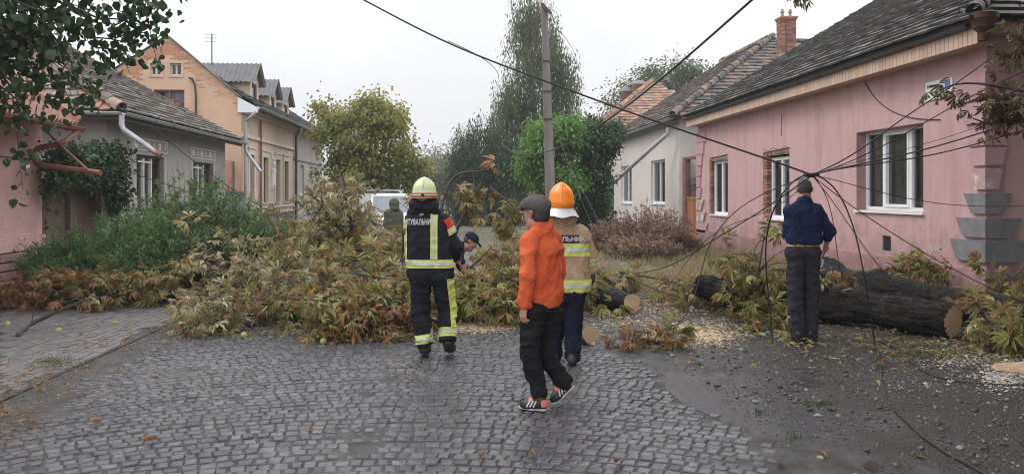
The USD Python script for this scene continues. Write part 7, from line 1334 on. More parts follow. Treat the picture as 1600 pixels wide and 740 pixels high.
def firefighter_tan():
    F = Fig('firefighter', 'firefighter seen from behind in a tan turnout coat and bright orange helmet', 892, 570)
    P = F.p; J = dict(hl=P(878, 458), hr=P(898, 458), kl=P(868, 512, .12), kr=P(895, 510, .03), al=P(866, 556, .22), ar=P(895, 556, 0), sl=P(866, 364), sr=P(908, 365), el=P(858, 405, .03), wl=P(858, 432, .22), er=P(921, 402, .03), wr=P(925, 427, .03), neck=P(880, 338, .02))
    hd = P(878, 324, .03); B = basis(FW - RT * 0.1)
    F.put('body', join([inner(F, J), placed(HEAD, B, hd), hand_at(hand_local(0.8, right=False), J['wl'], FW, (0, 0, 1)), hand_at(hand_local(0.95, right=True), J['wr'], (0, 0, -1.0), RT)]), 'skin')
    tr = trousers(J, 0.095, 0.080, 0.072, h=0.011, k=0.018, seed=33, amp=0.010); F.put('trousers', tr, 'navy_cloth')
    it = torso_items(J, P(874, 438), P(902, 438), 0.122, 0.118) + [('c', P(872, 450), P(902, 450), 0.118, 0.118), ('c', J['sl'], J['el'], 0.074, 0.066), ('c', J['el'], J['wl'], 0.064, 0.054), ('c', J['sr'], J['er'], 0.076, 0.070), ('c', J['er'], J['wr'] + (0, 0, .04), 0.070, 0.058), ('c', P(866, 342), P(892, 342), 0.06, 0.06)]
    zh = P(0, 455)[2]; ar = lambda C: np.minimum(cone(C, J['sr'], J['er'], .085, .076), cone(C, J['er'], J['wr'], .076, .062)); al = lambda C: np.minimum(cone(C, J['sl'], J['el'], .085, .072), cone(C, J['el'], J['wl'], .07, .058))
    jk = wrinkle(blob(it, 0.018, 0.0105, 0.05, lambda Q, d: np.maximum(d, np.where(ar(Q) < 0.01, -1, zh - Q[:, 2]))), 0.0095, 9, 35, (1, 1, 0.8)); F.put('coat', jk, 'turnout_tan')
    tor = lambda C: prims(C, torso_items(J, P(874, 438), P(902, 438), .128, .125), 0.05); body = lambda C: (tor(C) < ar(C) - .003) & (tor(C) < al(C) - .003)
    for y in (389, 445): 
        z0 = A3([0, 0, P(0, y)[2]]); F.put('reflective_band', band(jk, z0, (0, 0, 1), -0.06, 0.06, body), 'reflect_yellow'); F.put('reflective_core', band(jk, z0, (0, 0, 1), -0.018, 0.018, body, 0.007), 'reflect_silver')
    d = J['wr'] - J['er']; L = np.linalg.norm(d); ka = lambda C: ar(C) < tor(C) + 0.01; F.put('reflective_band', band(jk, J['er'], d, L * 0.12, L * 0.52, ka, 0.005), 'reflect_yellow'); F.put('reflective_core', band(jk, J['er'], d, L * 0.25, L * 0.4, ka, 0.008), 'reflect_silver')
    zc = P(0, 372)[2]; F.put('name_panel', band(jk, A3([0, 0, zc]), (0, 0, 1), -0.037, 0.037, lambda C: body(C) & ((C - F.o) @ FW < 0.0) & ((C - P(903, 372)) @ RT < 0.0) & ((C - P(845, 372)) @ RT > 0), 0.004), 'badge_black')
    F.put('lettering', text_on(F, 'РЯТУВАЛЬНИК', 0.046, P(874.5, 372), RT, A3([0, 0, 1.0]), jk, -FW, 0.008), 'letter_silver', smooth=False)
    F.put('glove', trimesh.Trimesh(*(lambda g: (g.vertices, g.faces))(hand_at(hand_local(0.95, right=True, grow=0.006), J['wr'] + (0, 0, .01), RT * 0.12 + (0, 0, -1.0), RT)), process=False), 'rubber')
    for a, toe, heel in (('ar', P(897, 568, .16), P(893, 569, -.09)), ('al', P(866, 556, .36), P(866, 562, .12))):
        toe[2] = heel[2] = 0.006; s, _ = shoe(toe, heel, collar=0.02); F.put('boot', s, 'rubber')
    c = P(877, 310, .02)
    hm = blob([('e', c + (0, 0, 0.01), (0.118, 0.148, 0.135)), ('c', c + (0, 0, 0.135) - FW * 0.06, c + (0, 0, 0.135) + FW * 0.06, 0.012, 0.012, 0.05), ('e', c + (0, 0, -0.05), (0.122, 0.152, 0.08))], 0.03, 0.009, 0.03, lambda Q, d: np.maximum(d, (c[2] - 0.105) - Q[:, 2])); h = F.put('helmet', hm, 'helmet_orange')
    F.put('helmet_rim', band(hm, A3([0, 0, c[2]]), (0, 0, 1), -0.103, -0.088, None, 0.005), 'helmet_orange', parent=h); F.put('helmet_ridge', tube([c + FW * (0.15 * math.sin(t)) + (0, 0, 0.01 + 0.142 * math.cos(t)) for t in np.linspace(-1.75, 1.3, 16)], 0.006, 6), 'helmet_orange', parent=h)
    tg = np.linspace(-0.95 * np.pi, -0.05 * np.pi, 22); ra = lambda r, z, w=0: A3([c + RT * (r * math.cos(t)) + FW * (r * 1.15 * math.sin(t)) + (0, 0, z + w * math.sin(5 * t)) for t in tg])
    v = np.vstack([ra(0.115, -0.09), ra(0.145, -0.13, 0.004), ra(0.172, -0.172, 0.009)]); i = np.arange(21); F.put('neck_flap', (v, np.vstack([np.stack([i, i + 1, i + 23, i + 22], 1), np.stack([i + 22, i + 23, i + 45, i + 44], 1)])), 'flap_silver', parent=h)
firefighter_tan()

def navy_man():
    F = Fig('person', 'man in navy shirt with tan belt, standing by the black trunk under the cables', 1255, 531)
    P = F.p; J = dict(hl=P(1243, 396), hr=P(1267, 396), kl=P(1243, 462, .0), kr=P(1268, 462, .01), al=P(1247, 522, 0), ar=P(1266, 522, .01), sl=P(1236, 329), sr=P(1276, 328), el=P(1231, 363, .04), wl=P(1240, 380, .24), er=P(1296, 362, .0), wr=P(1288, 392, .14), neck=P(1256, 310, -.02))
    hd = P(1257, 297, .02); B = basis(FW * 1.0 + RT * 0.25 + A3([0, 0, -0.08]))
    rh = hand_at(hand_local(1.3, right=True), J['wr'], FW * 0.6 - RT * 0.35 + (0, 0, -0.75), RT)
    F.put('body', join([inner(F, J), placed(HEAD, B, hd), rh, hand_at(hand_local(1.2, right=False), J['wl'], FW + RT * .5, (0, 0, 1))]), 'skin')
    tr = trousers(J, 0.094, 0.080, 0.078, h=0.011, k=0.014, seed=43, amp=0.010); F.put('trousers', tr, 'dark_jeans')
    it = torso_items(J, P(1245, 372), P(1267, 372), 0.108, 0.108) + [('c', J['sl'], J['el'], 0.066, 0.058), ('c', J['el'], J['el'] + (J['wl'] - J['el']) * 0.35, 0.057, 0.05), ('c', J['sr'], J['er'], 0.066, 0.060), ('c', J['er'], J['er'] + (J['wr'] - J['er']) * 0.3, 0.06, 0.052), ('c', P(1244, 373), P(1269, 373), 0.112, 0.112), ('c', P(1246, 322, -.01), P(1267, 322, -.01), 0.05, 0.05, 0.04)]
    zh = P(0, 380)[2]; jk = wrinkle(blob(it, 0.02, 0.0105, 0.05, lambda Q, d: np.maximum(d, zh - Q[:, 2])), 0.010, 10, 45, (1, 1, 0.65)); F.put('shirt', jk, 'navy_shirt')
    F.put('collar', blob([('c', P(1251, 317, -.025), P(1262, 317, -.025), 0.050, 0.050), ('c', P(1252, 314, -.02), P(1262, 314, -.02), 0.048, 0.048)], 0.03, 0.009), 'navy_shirt')
    F.put('belt', band(tr, A3([0, 0, P(0, 381)[2]]), (0, 0, 1), -0.024, 0.022, None, 0.008), 'belt_tan')
    for x in (1243, 1258, 1272): F.put('belt_loop', bar(P(x, 385, -.108), P(x, 377, -.108), 0.010, 0.008), 'dark_jeans', False)
    for x in (1243, 1267): F.put('pocket', band(tr, P(x, 402), RT, -0.055, 0.055, lambda C: ((C - F.o) @ FW < -0.05) & (C[:, 2] > P(0, 414)[2]) & (C[:, 2] < P(0, 395)[2]), 0.004), 'dark_jeans')
    hr = placed(blob([('e', (0, -0.016, 0.038), (0.0785, 0.095, 0.091)), ('e', (0, -0.052, 0.0), (0.062, 0.050, 0.05))], 0.03, 0.007, 0.02, lambda Q, d: np.maximum(np.maximum(d, -0.036 - Q[:, 2]), Q[:, 1] - 0.01 - np.clip(Q[:, 2] - 0.05, 0, 1) * 1.6)), B, hd); hr = trimesh.Trimesh(np.array(hr.vertices) + vnormals(hr) * (0.007 * (meshkit.noise(np.array(hr.vertices) * 90, 4) - 0.5))[:, None], hr.faces, process=False); F.put('hair', hr, 'hair_grey')
    for x, f in ((1248, 0.0), (1266, .01)):
        toe, heel = P(x + (-3 if x < 1255 else 4), 530, .19 + f), P(x, 530, -.08 + f); toe[2] = heel[2] = 0.03; s, _ = shoe(toe, heel, collar=0.0); F.put('shoe', s, 'rubber')
    return J, F
NJ, NF = navy_man()
def hatchet():
    p = NJ['wr'] + FW * 0.05 - RT * 0.02 + (0, 0, -0.075); t = thing('hatchet', 'small grey hatchet held in the right hand of the man in the navy shirt', 'hatchet', tuple(p)); d = RT * 0.75 + FW * 0.25 + A3([0, 0, -0.15]); d /= np.linalg.norm(d)
    surf('steel', (0.16, 0.16, 0.17), (0.26, 0.26, 0.27), scale=14, rough=0.35, metallic=0.8)
    obj('handle', tube([p - d * 0.16, p, p + d * 0.12], [0.016, 0.014, 0.015], 8), 'old_plank', t, smooth=True); g = extr(Polygon([(-0.03, -0.02), (0.03, -0.02), (0.05, 0.11), (0.0, 0.125), (-0.055, 0.115)]), 0.026); R = np.eye(4); x = d; y = A3([0, 0, -1.0]) - d * (A3([0, 0, -1.0]) @ d); y /= np.linalg.norm(y); R[:3, 0], R[:3, 1], R[:3, 2], R[:3, 3] = x, y, np.cross(x, y), p + d * 0.08 - np.cross(x, y) * 0.013; g.apply_transform(R); obj('head', g, 'steel', t)
hatchet()

def bending_man():
    F = Fig('person', 'man in a navy cap and dark T-shirt bending down over the fallen branches', 700, 0, d=11.6)
    P = F.p; J = dict(hl=P(684, 402, .1), hr=P(690, 402, .28), kl=P(690, 440, .1), kr=P(694, 440, .3), al=P(680, 476, .1), ar=P(684, 476, .3), sl=P(714, 392, .30), sr=P(714, 396, -.06), el=P(722, 422, .32), wl=P(733, 446, .3), er=P(722, 414, -.06), wr=P(729, 436, -.02), neck=P(722, 383, .12))
    hd = P(735, 378, .12); B = basis(RT * 0.85 - FW * 0.05 + A3([0, 0, -0.55]))
    F.put('body', join([inner(F, J), placed(HEAD, B, hd), hand_at(hand_local(0.8, right=True), J['wr'], RT * .3 + A3([0, 0, -1.0]), -FW), hand_at(hand_local(0.8, right=False), J['wl'], RT * .3 + A3([0, 0, -1.0]), FW)]), 'skin'); F.put('trousers', trousers(J, 0.10, 0.08, 0.07, seed=53), 'navy_cloth')
    it = [('c', P(688, 398, .05), P(713, 392, .0), 0.12, 0.11), ('c', P(688, 398, .3), P(713, 392, .24), 0.12, 0.11), ('c', J['sl'], J['sr'], 0.075, 0.075), ('c', P(714, 390, .12), P(722, 383, .12), 0.09, 0.06), ('c', J['sr'], J['sr'] + (J['er'] - J['sr']) * 0.75, 0.068, 0.062), ('c', J['sl'], J['sl'] + (J['el'] - J['sl']) * 0.75, 0.068, 0.062)]
    F.put('t_shirt', wrinkle(blob(it, 0.04, 0.013), 0.008, 7, 55), 'navy_cloth'); cc = hd + B @ A3([0, 0, 0.062])
    cap = F.put('cap', placed(blob([('e', (0, -0.012, 0.0), (0.09, 0.112, 0.085))], 0.03, 0.009, 0.03, lambda Q, d: np.maximum(d, -0.025 - Q[:, 2])), B, cc), 'cap_navy')
    F.put('peak', placed(blob([('c', (-0.045, 0.08, -0.014), (0.045, 0.08, -0.014), 0.013, 0.013), ('c', (-0.035, 0.15, -0.03), (0.035, 0.15, -0.03), 0.010, 0.010), ('c', (0, 0.10, -0.012), (0, 0.165, -0.03), 0.012, 0.010)], 0.035, 0.008), B, cc), 'cap_navy', parent=cap)
    F.put('hair', placed(blob([('e', (0, -0.03, 0.02), (0.080, 0.085, 0.085))], 0.03, 0.009, 0.02, lambda Q, d: np.maximum(d, Q[:, 1] + 0.012)), B, hd), 'hair_dark')
    for s in (-1, 1): F.put('eye', trimesh.creation.icosphere(2, 0.011).apply_translation(hd + B @ A3([s * 0.032, 0.079, 0.008])), 'eye')
bending_man()

def hooded():
    F = Fig('person', 'person in a grey hooded jacket standing in front of the white van', 615, 0, d=17.6)
    P = F.p; J = dict(hl=P(611, 366), hr=P(621, 366), kl=P(610, 392), kr=P(621, 392), al=P(610, 415), ar=P(622, 415), sl=P(606, 334), sr=P(623, 334), el=P(604, 350), wl=P(610, 364, .05), er=P(627, 350), wr=P(625, 362, -.05), neck=P(614, 326))
    hd = P(615, 320); B = basis(FW * 0.6 - RT * 0.7)
    F.put('body', join([inner(F, J), placed(HEAD, B, hd)]), 'skin'); F.put('trousers', trousers(J, 0.10, 0.08, 0.07, seed=63), 'blue_denim')
    it = torso_items(J, P(609, 370), P(621, 370), 0.115, 0.11) + [('c', J['sl'], J['el'], 0.078, 0.066), ('c', J['el'], J['wl'], 0.064, 0.052), ('c', J['sr'], J['er'], 0.078, 0.066), ('c', J['er'], J['wr'], 0.064, 0.052)]
    F.put('jacket', wrinkle(blob(it, 0.04, 0.016), 0.012, 6, 65), 'parka'); F.put('hood', placed(blob([('e', (0, -0.02, 0.03), (0.105, 0.125, 0.125)), ('e', (0, -0.04, -0.08), (0.10, 0.10, 0.07))], 0.04, 0.012, 0.03, lambda Q, d: np.maximum(d, Q[:, 1] - 0.075)), B, hd), 'parka')
    for w, dr in ((J['wr'], A3([0, 0, -1.0])), (J['wl'], A3([0, 0, -1.0]))): F.put('glove', hand_at(hand_local(0.9, grow=0.006), w, dr, RT), 'blue_glove')
hooded()
# ================================================================ trunks, logs, chips
def ringwood(name, c, scale=1.0, c1=(0.50, 0.33, 0.20), c2=(0.62, 0.45, 0.29)):
    _looks[name] = usdkit.material(stage, '/World/Looks/' + name, {'geo': ('geometry', {}), 'd': ('vector_math', {'math_type': 'distance', 'vector2': tuple(map(float, c))}), 'n': ('noise_texture', {'scale': 9.0, 'detail': 4.0}), 'nm': ('math', {'math_type': 'multiply', 'value2': 0.05}), 'a': ('math', {'math_type': 'add'}), 'm': ('math', {'math_type': 'multiply', 'value2': 420.0 * scale}), 's': ('math', {'math_type': 'sine'}),
        'mr': ('map_range', {'from_min': -1.0, 'from_max': 1.0, 'to_min': 0.0, 'to_max': 0.85}), 'mx': ('mix', {'mix_type': 'mix', 'color1': c1, 'color2': c2}), 'hr': ('rgb_ramp', {'ramp': [(0.0, (0.55, 0.42, 0.36)), (0.35, (0.8, 0.7, 0.62)), (0.62, (1, 1, 1)), (0.9, (1, 0.98, 0.95))]}), 'mm': ('mix', {'mix_type': 'multiply', 'fac': 0.65}), 'n3': ('noise_texture', {'scale': 6.0, 'detail': 5.0}), 'b': ('bump', {'strength': 0.4, 'distance': 0.006}), 'n2': ('noise_texture', {'scale': 90.0}), 'p': ('principled_bsdf', {'roughness': 0.75})},
        [('geo.position', 'd.vector1'), ('geo.position', 'n.vector'), ('geo.position', 'n2.vector'), ('geo.position', 'n3.vector'), ('n.fac', 'nm.value1'), ('d.value', 'a.value1'), ('nm.value', 'a.value2'), ('a.value', 'm.value1'), ('m.value', 's.value1'), ('s.value', 'mr.value'), ('mr.result', 'mx.fac'), ('mx.color', 'mm.color1'), ('n3.fac', 'hr.fac'), ('hr.color', 'mm.color2'), ('mm.color', 'p.base_color'), ('n2.fac', 'b.height'), ('b.normal', 'p.normal')], surface='p.BSDF'); return name
def log(name, label, a, b, ra, rb, seed, bark='bark_wet', bend=0.0, faces=(0, 1), tilt=None, knots=(), cat_='log', amp=0.036, name_face='cut_face'):
    rng = np.random.default_rng(seed); a, b = np.asarray(a, float), np.asarray(b, float); L = np.linalg.norm(b - a); n = max(20, int(L / 0.035)); S = 72; t = np.linspace(0, 1, n); x, y, z = frame_of(b - a)
    ctr = a + (b - a) * t[:, None] + (bend * np.sin(np.pi * t))[:, None] * y; ang = np.arange(S) * 2 * np.pi / S; R = ra + (rb - ra) * t
    base = R[:, None] * (1 + 0.06 * np.sin(2 * ang + seed)[None] + 0.05 * np.sin(3 * ang + 2.0 * t[:, None] * 3)) * (1 + 0.10 * np.sin(t * 7 + seed) + 0.06 * np.sin(t * 17 + 2 * seed))[:, None]; dirs = np.cos(ang)[:, None] * x + np.sin(ang)[:, None] * y; P = ctr[:, None] + base[..., None] * dirs[None]
    q = np.stack([np.cos(ang)[None] * 5.5 + 0 * t[:, None], np.sin(ang)[None] * 5.5 + 0 * t[:, None], t[:, None] * L * 3.2 + 0 * ang[None]], -1) * (R.mean() / 0.2) ** 0.3; nn = meshkit.noise(q, seed); r = 1 - np.abs(2 * nn - 1) * 1.5; n2 = meshkit.noise(q * (2.3, 2.3, 2.0) + 9, seed + 1); P = P + dirs[None] * (amp * (r - 0.3) + amp * 0.6 * (n2 - 0.5))[..., None]
    for (tk, ak, rk) in knots:
        d2 = ((t[:, None] - tk) * L / rk) ** 2 + (((ang[None] - ak + np.pi) % (2 * np.pi) - np.pi) * R[:, None] / rk) ** 2; P = P + dirs[None] * (rk * 0.7 * np.exp(-d2))[..., None]
    if tilt is not None:
        e = P[-1] - ctr[-1]; k = e @ np.asarray(tilt); P[-6:] += (z * np.linspace(0, 1, 6)[:, None, None]) * k[None, :, None]
    T = thing(name, label, cat_, (ctr[0][0], ctr[0][1], 0)); i = np.arange(n - 1)[:, None] * S; j = np.arange(S)[None]; k = (j + 1) % S; q = np.stack([i + j, i + k, i + S + k, i + S + j], -1).reshape(-1, 4)
    obj('bark', (P.reshape(-1, 3), q), bark, T, smooth=True)
    for e in (0, 1):
        ring = P[0] if e == 0 else P[-1]; c = ring.mean(0); v = np.vstack([[c], c + (ring - c) * 0.5, c + (ring - c) * 0.93, ring]); f = [[0, 1 + m, 1 + (m + 1) % S] for m in range(S)]
        for l in range(2):
            for m in range(S): u, w = 1 + l * S + m, 1 + l * S + (m + 1) % S; f += [[u, u + S, w + S], [u, w + S, w]]
        f = np.array(f) if e == 1 else np.array(f)[:, ::-1]; 
        if e in faces: obj(name_face, (v, f), ringwood('ring_wood_%d_%d' % (seed, e), c), T)
        else: obj('broken_end', (v + z * (0.03 * rng.normal(size=(len(v), 1))), f), 'bark_wet', T)
    return T
a1, b1 = at(1150, 302, 11.2) * (1, 1, 0) + (0, 0, 0.235), at(1490, 302, 9.15) * (1, 1, 0) + (0, 0, 0.195)
log('tree_trunk', 'thick black wet trunk with a pale sawn face at its right end', a1, b1, 0.215, 0.175, 201, faces=(1,), bend=0.02, tilt=RT * 0.25, knots=((0.2, 2.0, 0.12), (0.62, 1.2, 0.1), (0.42, 3.6, 0.09), (0.8, 2.6, 0.07), (0.33, 0.6, 0.08)), cat_='trunk')
a2, b2 = at(1275, 302, 11.8) * (1, 1, 0) + (0, 0, 0.36), at(1660, 302, 8.85) * (1, 1, 0) + (0, 0, 0.19)
log('tree_trunk', 'second black trunk lying behind the sawn one, running out at the right edge', a2, b2, 0.24, 0.165, 202, faces=(), knots=((0.3, 1.4, 0.1), (0.05, 1.0, 0.16)), bend=0.03, cat_='trunk')
log('tree_trunk', 'broken black stub at the far left end of the sawn trunk', a1 + (-0.05, 0.1, 0.02), a1 + (-0.42, 0.35, 0.10), 0.2, 0.13, 203, faces=(), cat_='trunk')
c1_, c2_ = at(922, 302, 8.75) * (1, 1, 0) + (0, 0, 0.115), at(838, 302, 9.7) * (1, 1, 0) + (0, 0, 0.12)
log('log', 'short cut log with a round pale face, behind the tan firefighter', c2_, c1_, 0.12, 0.112, 204, bark='bark', faces=(1,), amp=0.008)
d1_, d2_ = at(988, 302, 11.0) * (1, 1, 0) + (0, 0, 0.15), at(895, 302, 12.1) * (1, 1, 0) + (0, 0, 0.16)
log('log', 'dark log with a ragged reddish end lying under leaves right of the tan firefighter', d2_, d1_, 0.14, 0.135, 205, bark='bark_wet', faces=(1,), amp=0.012, tilt=RT * 0.3)
e1_, e2_ = at(1556, 302, 8.75) * (1, 1, 0) + (0, 0, 0.09), at(1600, 302, 9.1) * (1, 1, 0) + (0, 0, 0.1)
log('log', 'small cut piece with a pale face under the leaves at the right edge', e2_, e1_, 0.09, 0.085, 206, bark='bark', faces=(1,), amp=0.006)
surf('fresh_wood', (0.52, 0.35, 0.22), (0.64, 0.47, 0.32), scale=6, rough=0.75, stretch=(2, 9, 9), bump=0.3)
wg = thing('wood_wedge', 'fresh pale wedge of split wood on the gravel at the right edge', 'wood piece', tuple(G(1582, 577)))
w0 = G(1582, 577, 0.03); obj('wedge', placed_wedge := trimesh.Trimesh(*(lambda h: (h.vert_properties[:, :3], h.tri_verts))(m3.Manifold.hull_points(np.array([w0 + RT * x + FW * y + np.array([0, 0, z]) for x, y, z in ((-.17, -.04, .0), (-.16, .06, .01), (.2, -.06, -.02), (.2, .08, -.02), (.2, .05, .07), (-.1, .03, .05), (-.16, .0, .06))])).to_mesh()), process=False), 'fresh_wood', wg)
# chips and sawdust
surf('chips', (0.44, 0.34, 0.23), (0.60, 0.50, 0.38), scale=30, rough=0.85, island=0.3)
surf('chips_wet', (0.40, 0.36, 0.31), (0.60, 0.56, 0.50), scale=30, rough=0.7, island=0.35)
def chips(name, label, spots, m, seed, big=0.016, cat_='sawdust'):
    rng = np.random.default_rng(seed); P = []
    for px, py, rx, ry, n in spots:
        q = np.stack([rng.normal(px, rx * 0.5, n), rng.normal(py, ry * 0.5, n)], 1); q = q[q[:, 1] > 440]; d = EYE * FOC / (q[:, 1] - HOR); w = CAM + (FW + RT * ((q[:, :1] - 800) / FOC) + np.array([0, 0, 1.0]) * (HOR - q[:, 1:]) / FOC) * d[:, None]; keep = nz(w[:, 0], w[:, 1], 2.5, seed) + rng.uniform(-0.2, 0.2, n)[:len(w)] > 0.34; P.append(w[keep])
    P = np.vstack(P); n = len(P); z = np.where((P[:, 0] > RX1) & (P[:, 1] < 13.5), verge_z(P[:, 0], P[:, 1]), 0.0); P[:, 2] = z + rng.uniform(0.003, 0.014, n); s = big * rng.gamma(2.0, 0.35, n)
    T = trimesh.creation.box((1, 0.55, 0.22)); d = runit(rng, n); d[:, 2] *= 0.25; u = runit(rng, n) * 0.35 + (0, 0, 1.0); obj(name, spread(np.array(T.vertices), np.array(T.faces), rots(d, u, s), P), m, label=label, cat=cat_, kind='stuff')
chips('sawdust', 'pale sawdust heaped on the gravel beside the cut logs', [(1085, 522, 60, 15, 17000), (1050, 535, 40, 8, 4000), (1040, 478, 80, 14, 2600), (1120, 468, 70, 10, 1200), (990, 500, 90, 16, 1500)], 'chips', 210)
chips('wood_chips', 'white wood chips strewn over the gravel at the right edge', [(1575, 585, 50, 20, 3400), (1500, 562, 70, 20, 1300), (1450, 590, 120, 30, 500)], 'chips_wet', 211, 0.0125)
chips('sawdust', 'pale sawdust line on the setts under the fallen crown by the firefighter', [(740, 513, 55, 7, 3600), (655, 522, 30, 6, 1500), (800, 506, 40, 6, 900)], 'chips', 212, 0.013)
# pebbles of the gravel shoulder
def pebbles():
    rng = np.random.default_rng(220); n = 34000; x = rng.uniform(RX1 + 0.15, 8.0, n); y = 3.8 + (12.8 - 3.8) * rng.uniform(0, 1, n) ** 1.3; keep = (nz(x, y, 1.4, 3) + rng.uniform(-0.3, 0.3, n) + np.clip((x - 3.0) * 0.12, -.1, 0.15) > 0.40); x, y = x[keep], y[keep]; n = len(x); s = 0.0055 * (1 + rng.pareto(2.6, n)); s = np.clip(s, 0, 0.030); P = np.stack([x, y, verge_z(x, y) + s * 0.2], 1)
    T = trimesh.creation.icosahedron(); tv = np.array(T.vertices) * (1, 0.75, 0.55); R = rots(np.c_[rng.normal(size=(n, 2)), rng.normal(0, .2, n)], runit(rng, n) * 0.3 + (0, 0, 1.0), s); m = rng.random(n) < 0.86
    obj('pebbles', spread(tv, np.array(T.faces), R[m], P[m]), 'pebble', label='dark wet pebbles bedded in the gravel shoulder', cat='pebbles', kind='stuff'); obj('pebbles', spread(tv, np.array(T.faces), R[~m], P[~m]), 'pebble_pale', label='scattered paler pebbles on the gravel shoulder', cat='pebbles', kind='stuff')
pebbles()
leafy('moss', [(0.03, 0.05, 0.014), (0.05, 0.075, 0.022), (0.08, 0.10, 0.035)], scale=3.0)
# leaf litter
def litter(name, label, spots, leaf, seed, s0=0.10, lift=0.01):
    rng = np.random.default_rng(seed); P = []
    for px, py, rx, ry, n in spots:
        q = np.stack([rng.normal(px, rx * 0.5, n), rng.normal(py, ry * 0.5, n)], 1); q[:, 1] = np.maximum(q[:, 1], 430); d = EYE * FOC / (q[:, 1] - HOR); P.append(CAM + (FW + RT * ((q[:, :1] - 800) / FOC) + np.array([0, 0, 1.0]) * (HOR - q[:, 1:]) / FOC) * d[:, None])
    P = np.vstack(P); n = len(P); P[:, 2] = np.where((P[:, 0] > RX1) & (P[:, 1] < 13.5), verge_z(P[:, 0], P[:, 1]), 0.012) + rng.uniform(0.004, 0.03, n) + lift; d = runit(rng, n); d[:, 2] *= 0.15; u = runit(rng, n) * 0.4 + (0, 0, 1.0); R = rots(d, u, s0 * rng.uniform(0.5, 1.3, n)); k = rng.integers(0, 3, n); V = diamond(0.36, 0.15, 0.05), diamond(0.3, 0.1, 0.25), diamond(0.5, 0.2, -0.1)
    obj(name, merge([spread(*V[q], R[k == q], P[k == q]) for q in range(3)]), leaf, label=label, cat='leaves', kind='stuff')
litter('leaf_litter', 'brown leaf litter along the pavement edge at the left', [(60, 610, 110, 40, 300), (20, 660, 60, 30, 120), (110, 575, 100, 20, 150), (190, 545, 90, 14, 130), (270, 520, 60, 12, 130), (15, 700, 40, 20, 25), (120, 510, 200, 10, 90)], 'leaf_chestnut_brown', 230, 0.05)
litter('leaf_litter', 'loose leaves strewn at the foot of the fallen crown', [(450, 525, 300, 12, 260), (800, 515, 200, 10, 160), (1000, 510, 160, 30, 190), (1060, 560, 120, 30, 26)], 'leaf_chestnut', 231, 0.085)
litter('leaf_litter', 'loose leaves and bark bits lying along the black trunk', [(1330, 535, 200, 20, 260), (1480, 550, 130, 18, 200), (1150, 520, 140, 22, 160), (1330, 560, 220, 30, 70), (1540, 560, 90, 20, 120)], 'leaf_chestnut', 232, 0.085)
litter('leaf_litter', 'rusty leaves lying in the dry grass before the pink house', [(1050, 470, 160, 24, 260), (1130, 440, 120, 20, 200), (960, 440, 120, 20, 130)], 'leaf_dry', 233, 0.10, 0.05)
LEAF_LABELS = ['dead leaf on the setts by the left pavement, farther of two', 'dead leaf alone on the setts in the left half', 'dead leaf on the setts low in the left corner', 'dead leaf on the setts below the black-jacketed firefighter, left of the middle', 'dead leaf on the setts straight below the helmeted firefighter', 'dead leaf on the setts at the bottom edge, right of the orange man', 'dead leaf on the damp gravel below the sawdust, left of a pair', 'dead leaf on the damp gravel below the sawdust, right of a pair', 'dead leaf on the gravel just left of the puddle', 'dead leaf on the gravel at the lower right', 'dead leaf floating in the puddle', 'dead leaf on the setts at the bottom edge, left of the orange man', 'dead leaf on the setts in front of the pale branches', 'dead leaf on the setts at the bottom edge below the orange man', 'dead leaf at the lower left among the leaf litter']
for i, (px, py) in enumerate([(237, 590), (322, 607), (245, 688), (478, 672), (640, 596), (968, 722), (1052, 566), (1080, 570), (1218, 722), (1432, 714), (1295, 716), (758, 712), (386, 590), (838, 716), (160, 660)]):
    r = np.random.default_rng(240 + i); p = G(px, py); p[2] = (gz(p[0], p[1]) if p[0] > RX1 else 0.0) + 0.014; k = r.integers(0, len(PALM)) if i % 3 == 0 else None; T = PALM[k] if k is not None else diamond(0.42, 0.3, -0.15)
    obj('fallen_leaf', spread(*T, rots(np.array([[math.cos(i * 2.1), math.sin(i * 2.1), 0.06]]), np.array([[0.1, 0.1, 1.0]]), [0.07 + 0.025 * (i % 3)]), p[None]), 'leaf_chestnut_brown', label=LEAF_LABELS[i], cat='leaf', group='single dead leaves on the wet ground')
HUSK_LABELS = ['green chestnut husk on the setts in front of the pale branches', 'green chestnut husk at the pavement corner, front one of two', 'green chestnut husk at the pavement corner, back one of two', 'green chestnut husk right of the pavement corner under pale leaves', 'green chestnut husk at the far left edge of the pavement', 'green chestnut husk below the brown branch on the pavement', 'green chestnut husk at the left tip of the pale branch', 'reddish-green husk on the setts before the middle of the fallen crown', 'green chestnut husk beside the black broken stick']
surf('husk', (0.26, 0.28, 0.09), (0.36, 0.36, 0.14), scale=30, rough=0.6, bump=0.5, bscale=80)
for i, (px, py) in enumerate([(381, 523), (315, 522), (322, 519), (351, 517), (12, 506), (180, 505), (295, 518), (505, 533), (92, 516)]):
    p = G(px, py, 0.03); m = trimesh.creation.icosphere(2, 0.034); v = np.array(m.vertices); sp = meshkit.noise(v * 160, 3)[:, None]; m.vertices = v * (0.92 + 0.22 * sp) + p; obj('chestnut_husk', m, 'husk', label=HUSK_LABELS[i], cat='husk', group='chestnut husks on the ground', smooth=True)
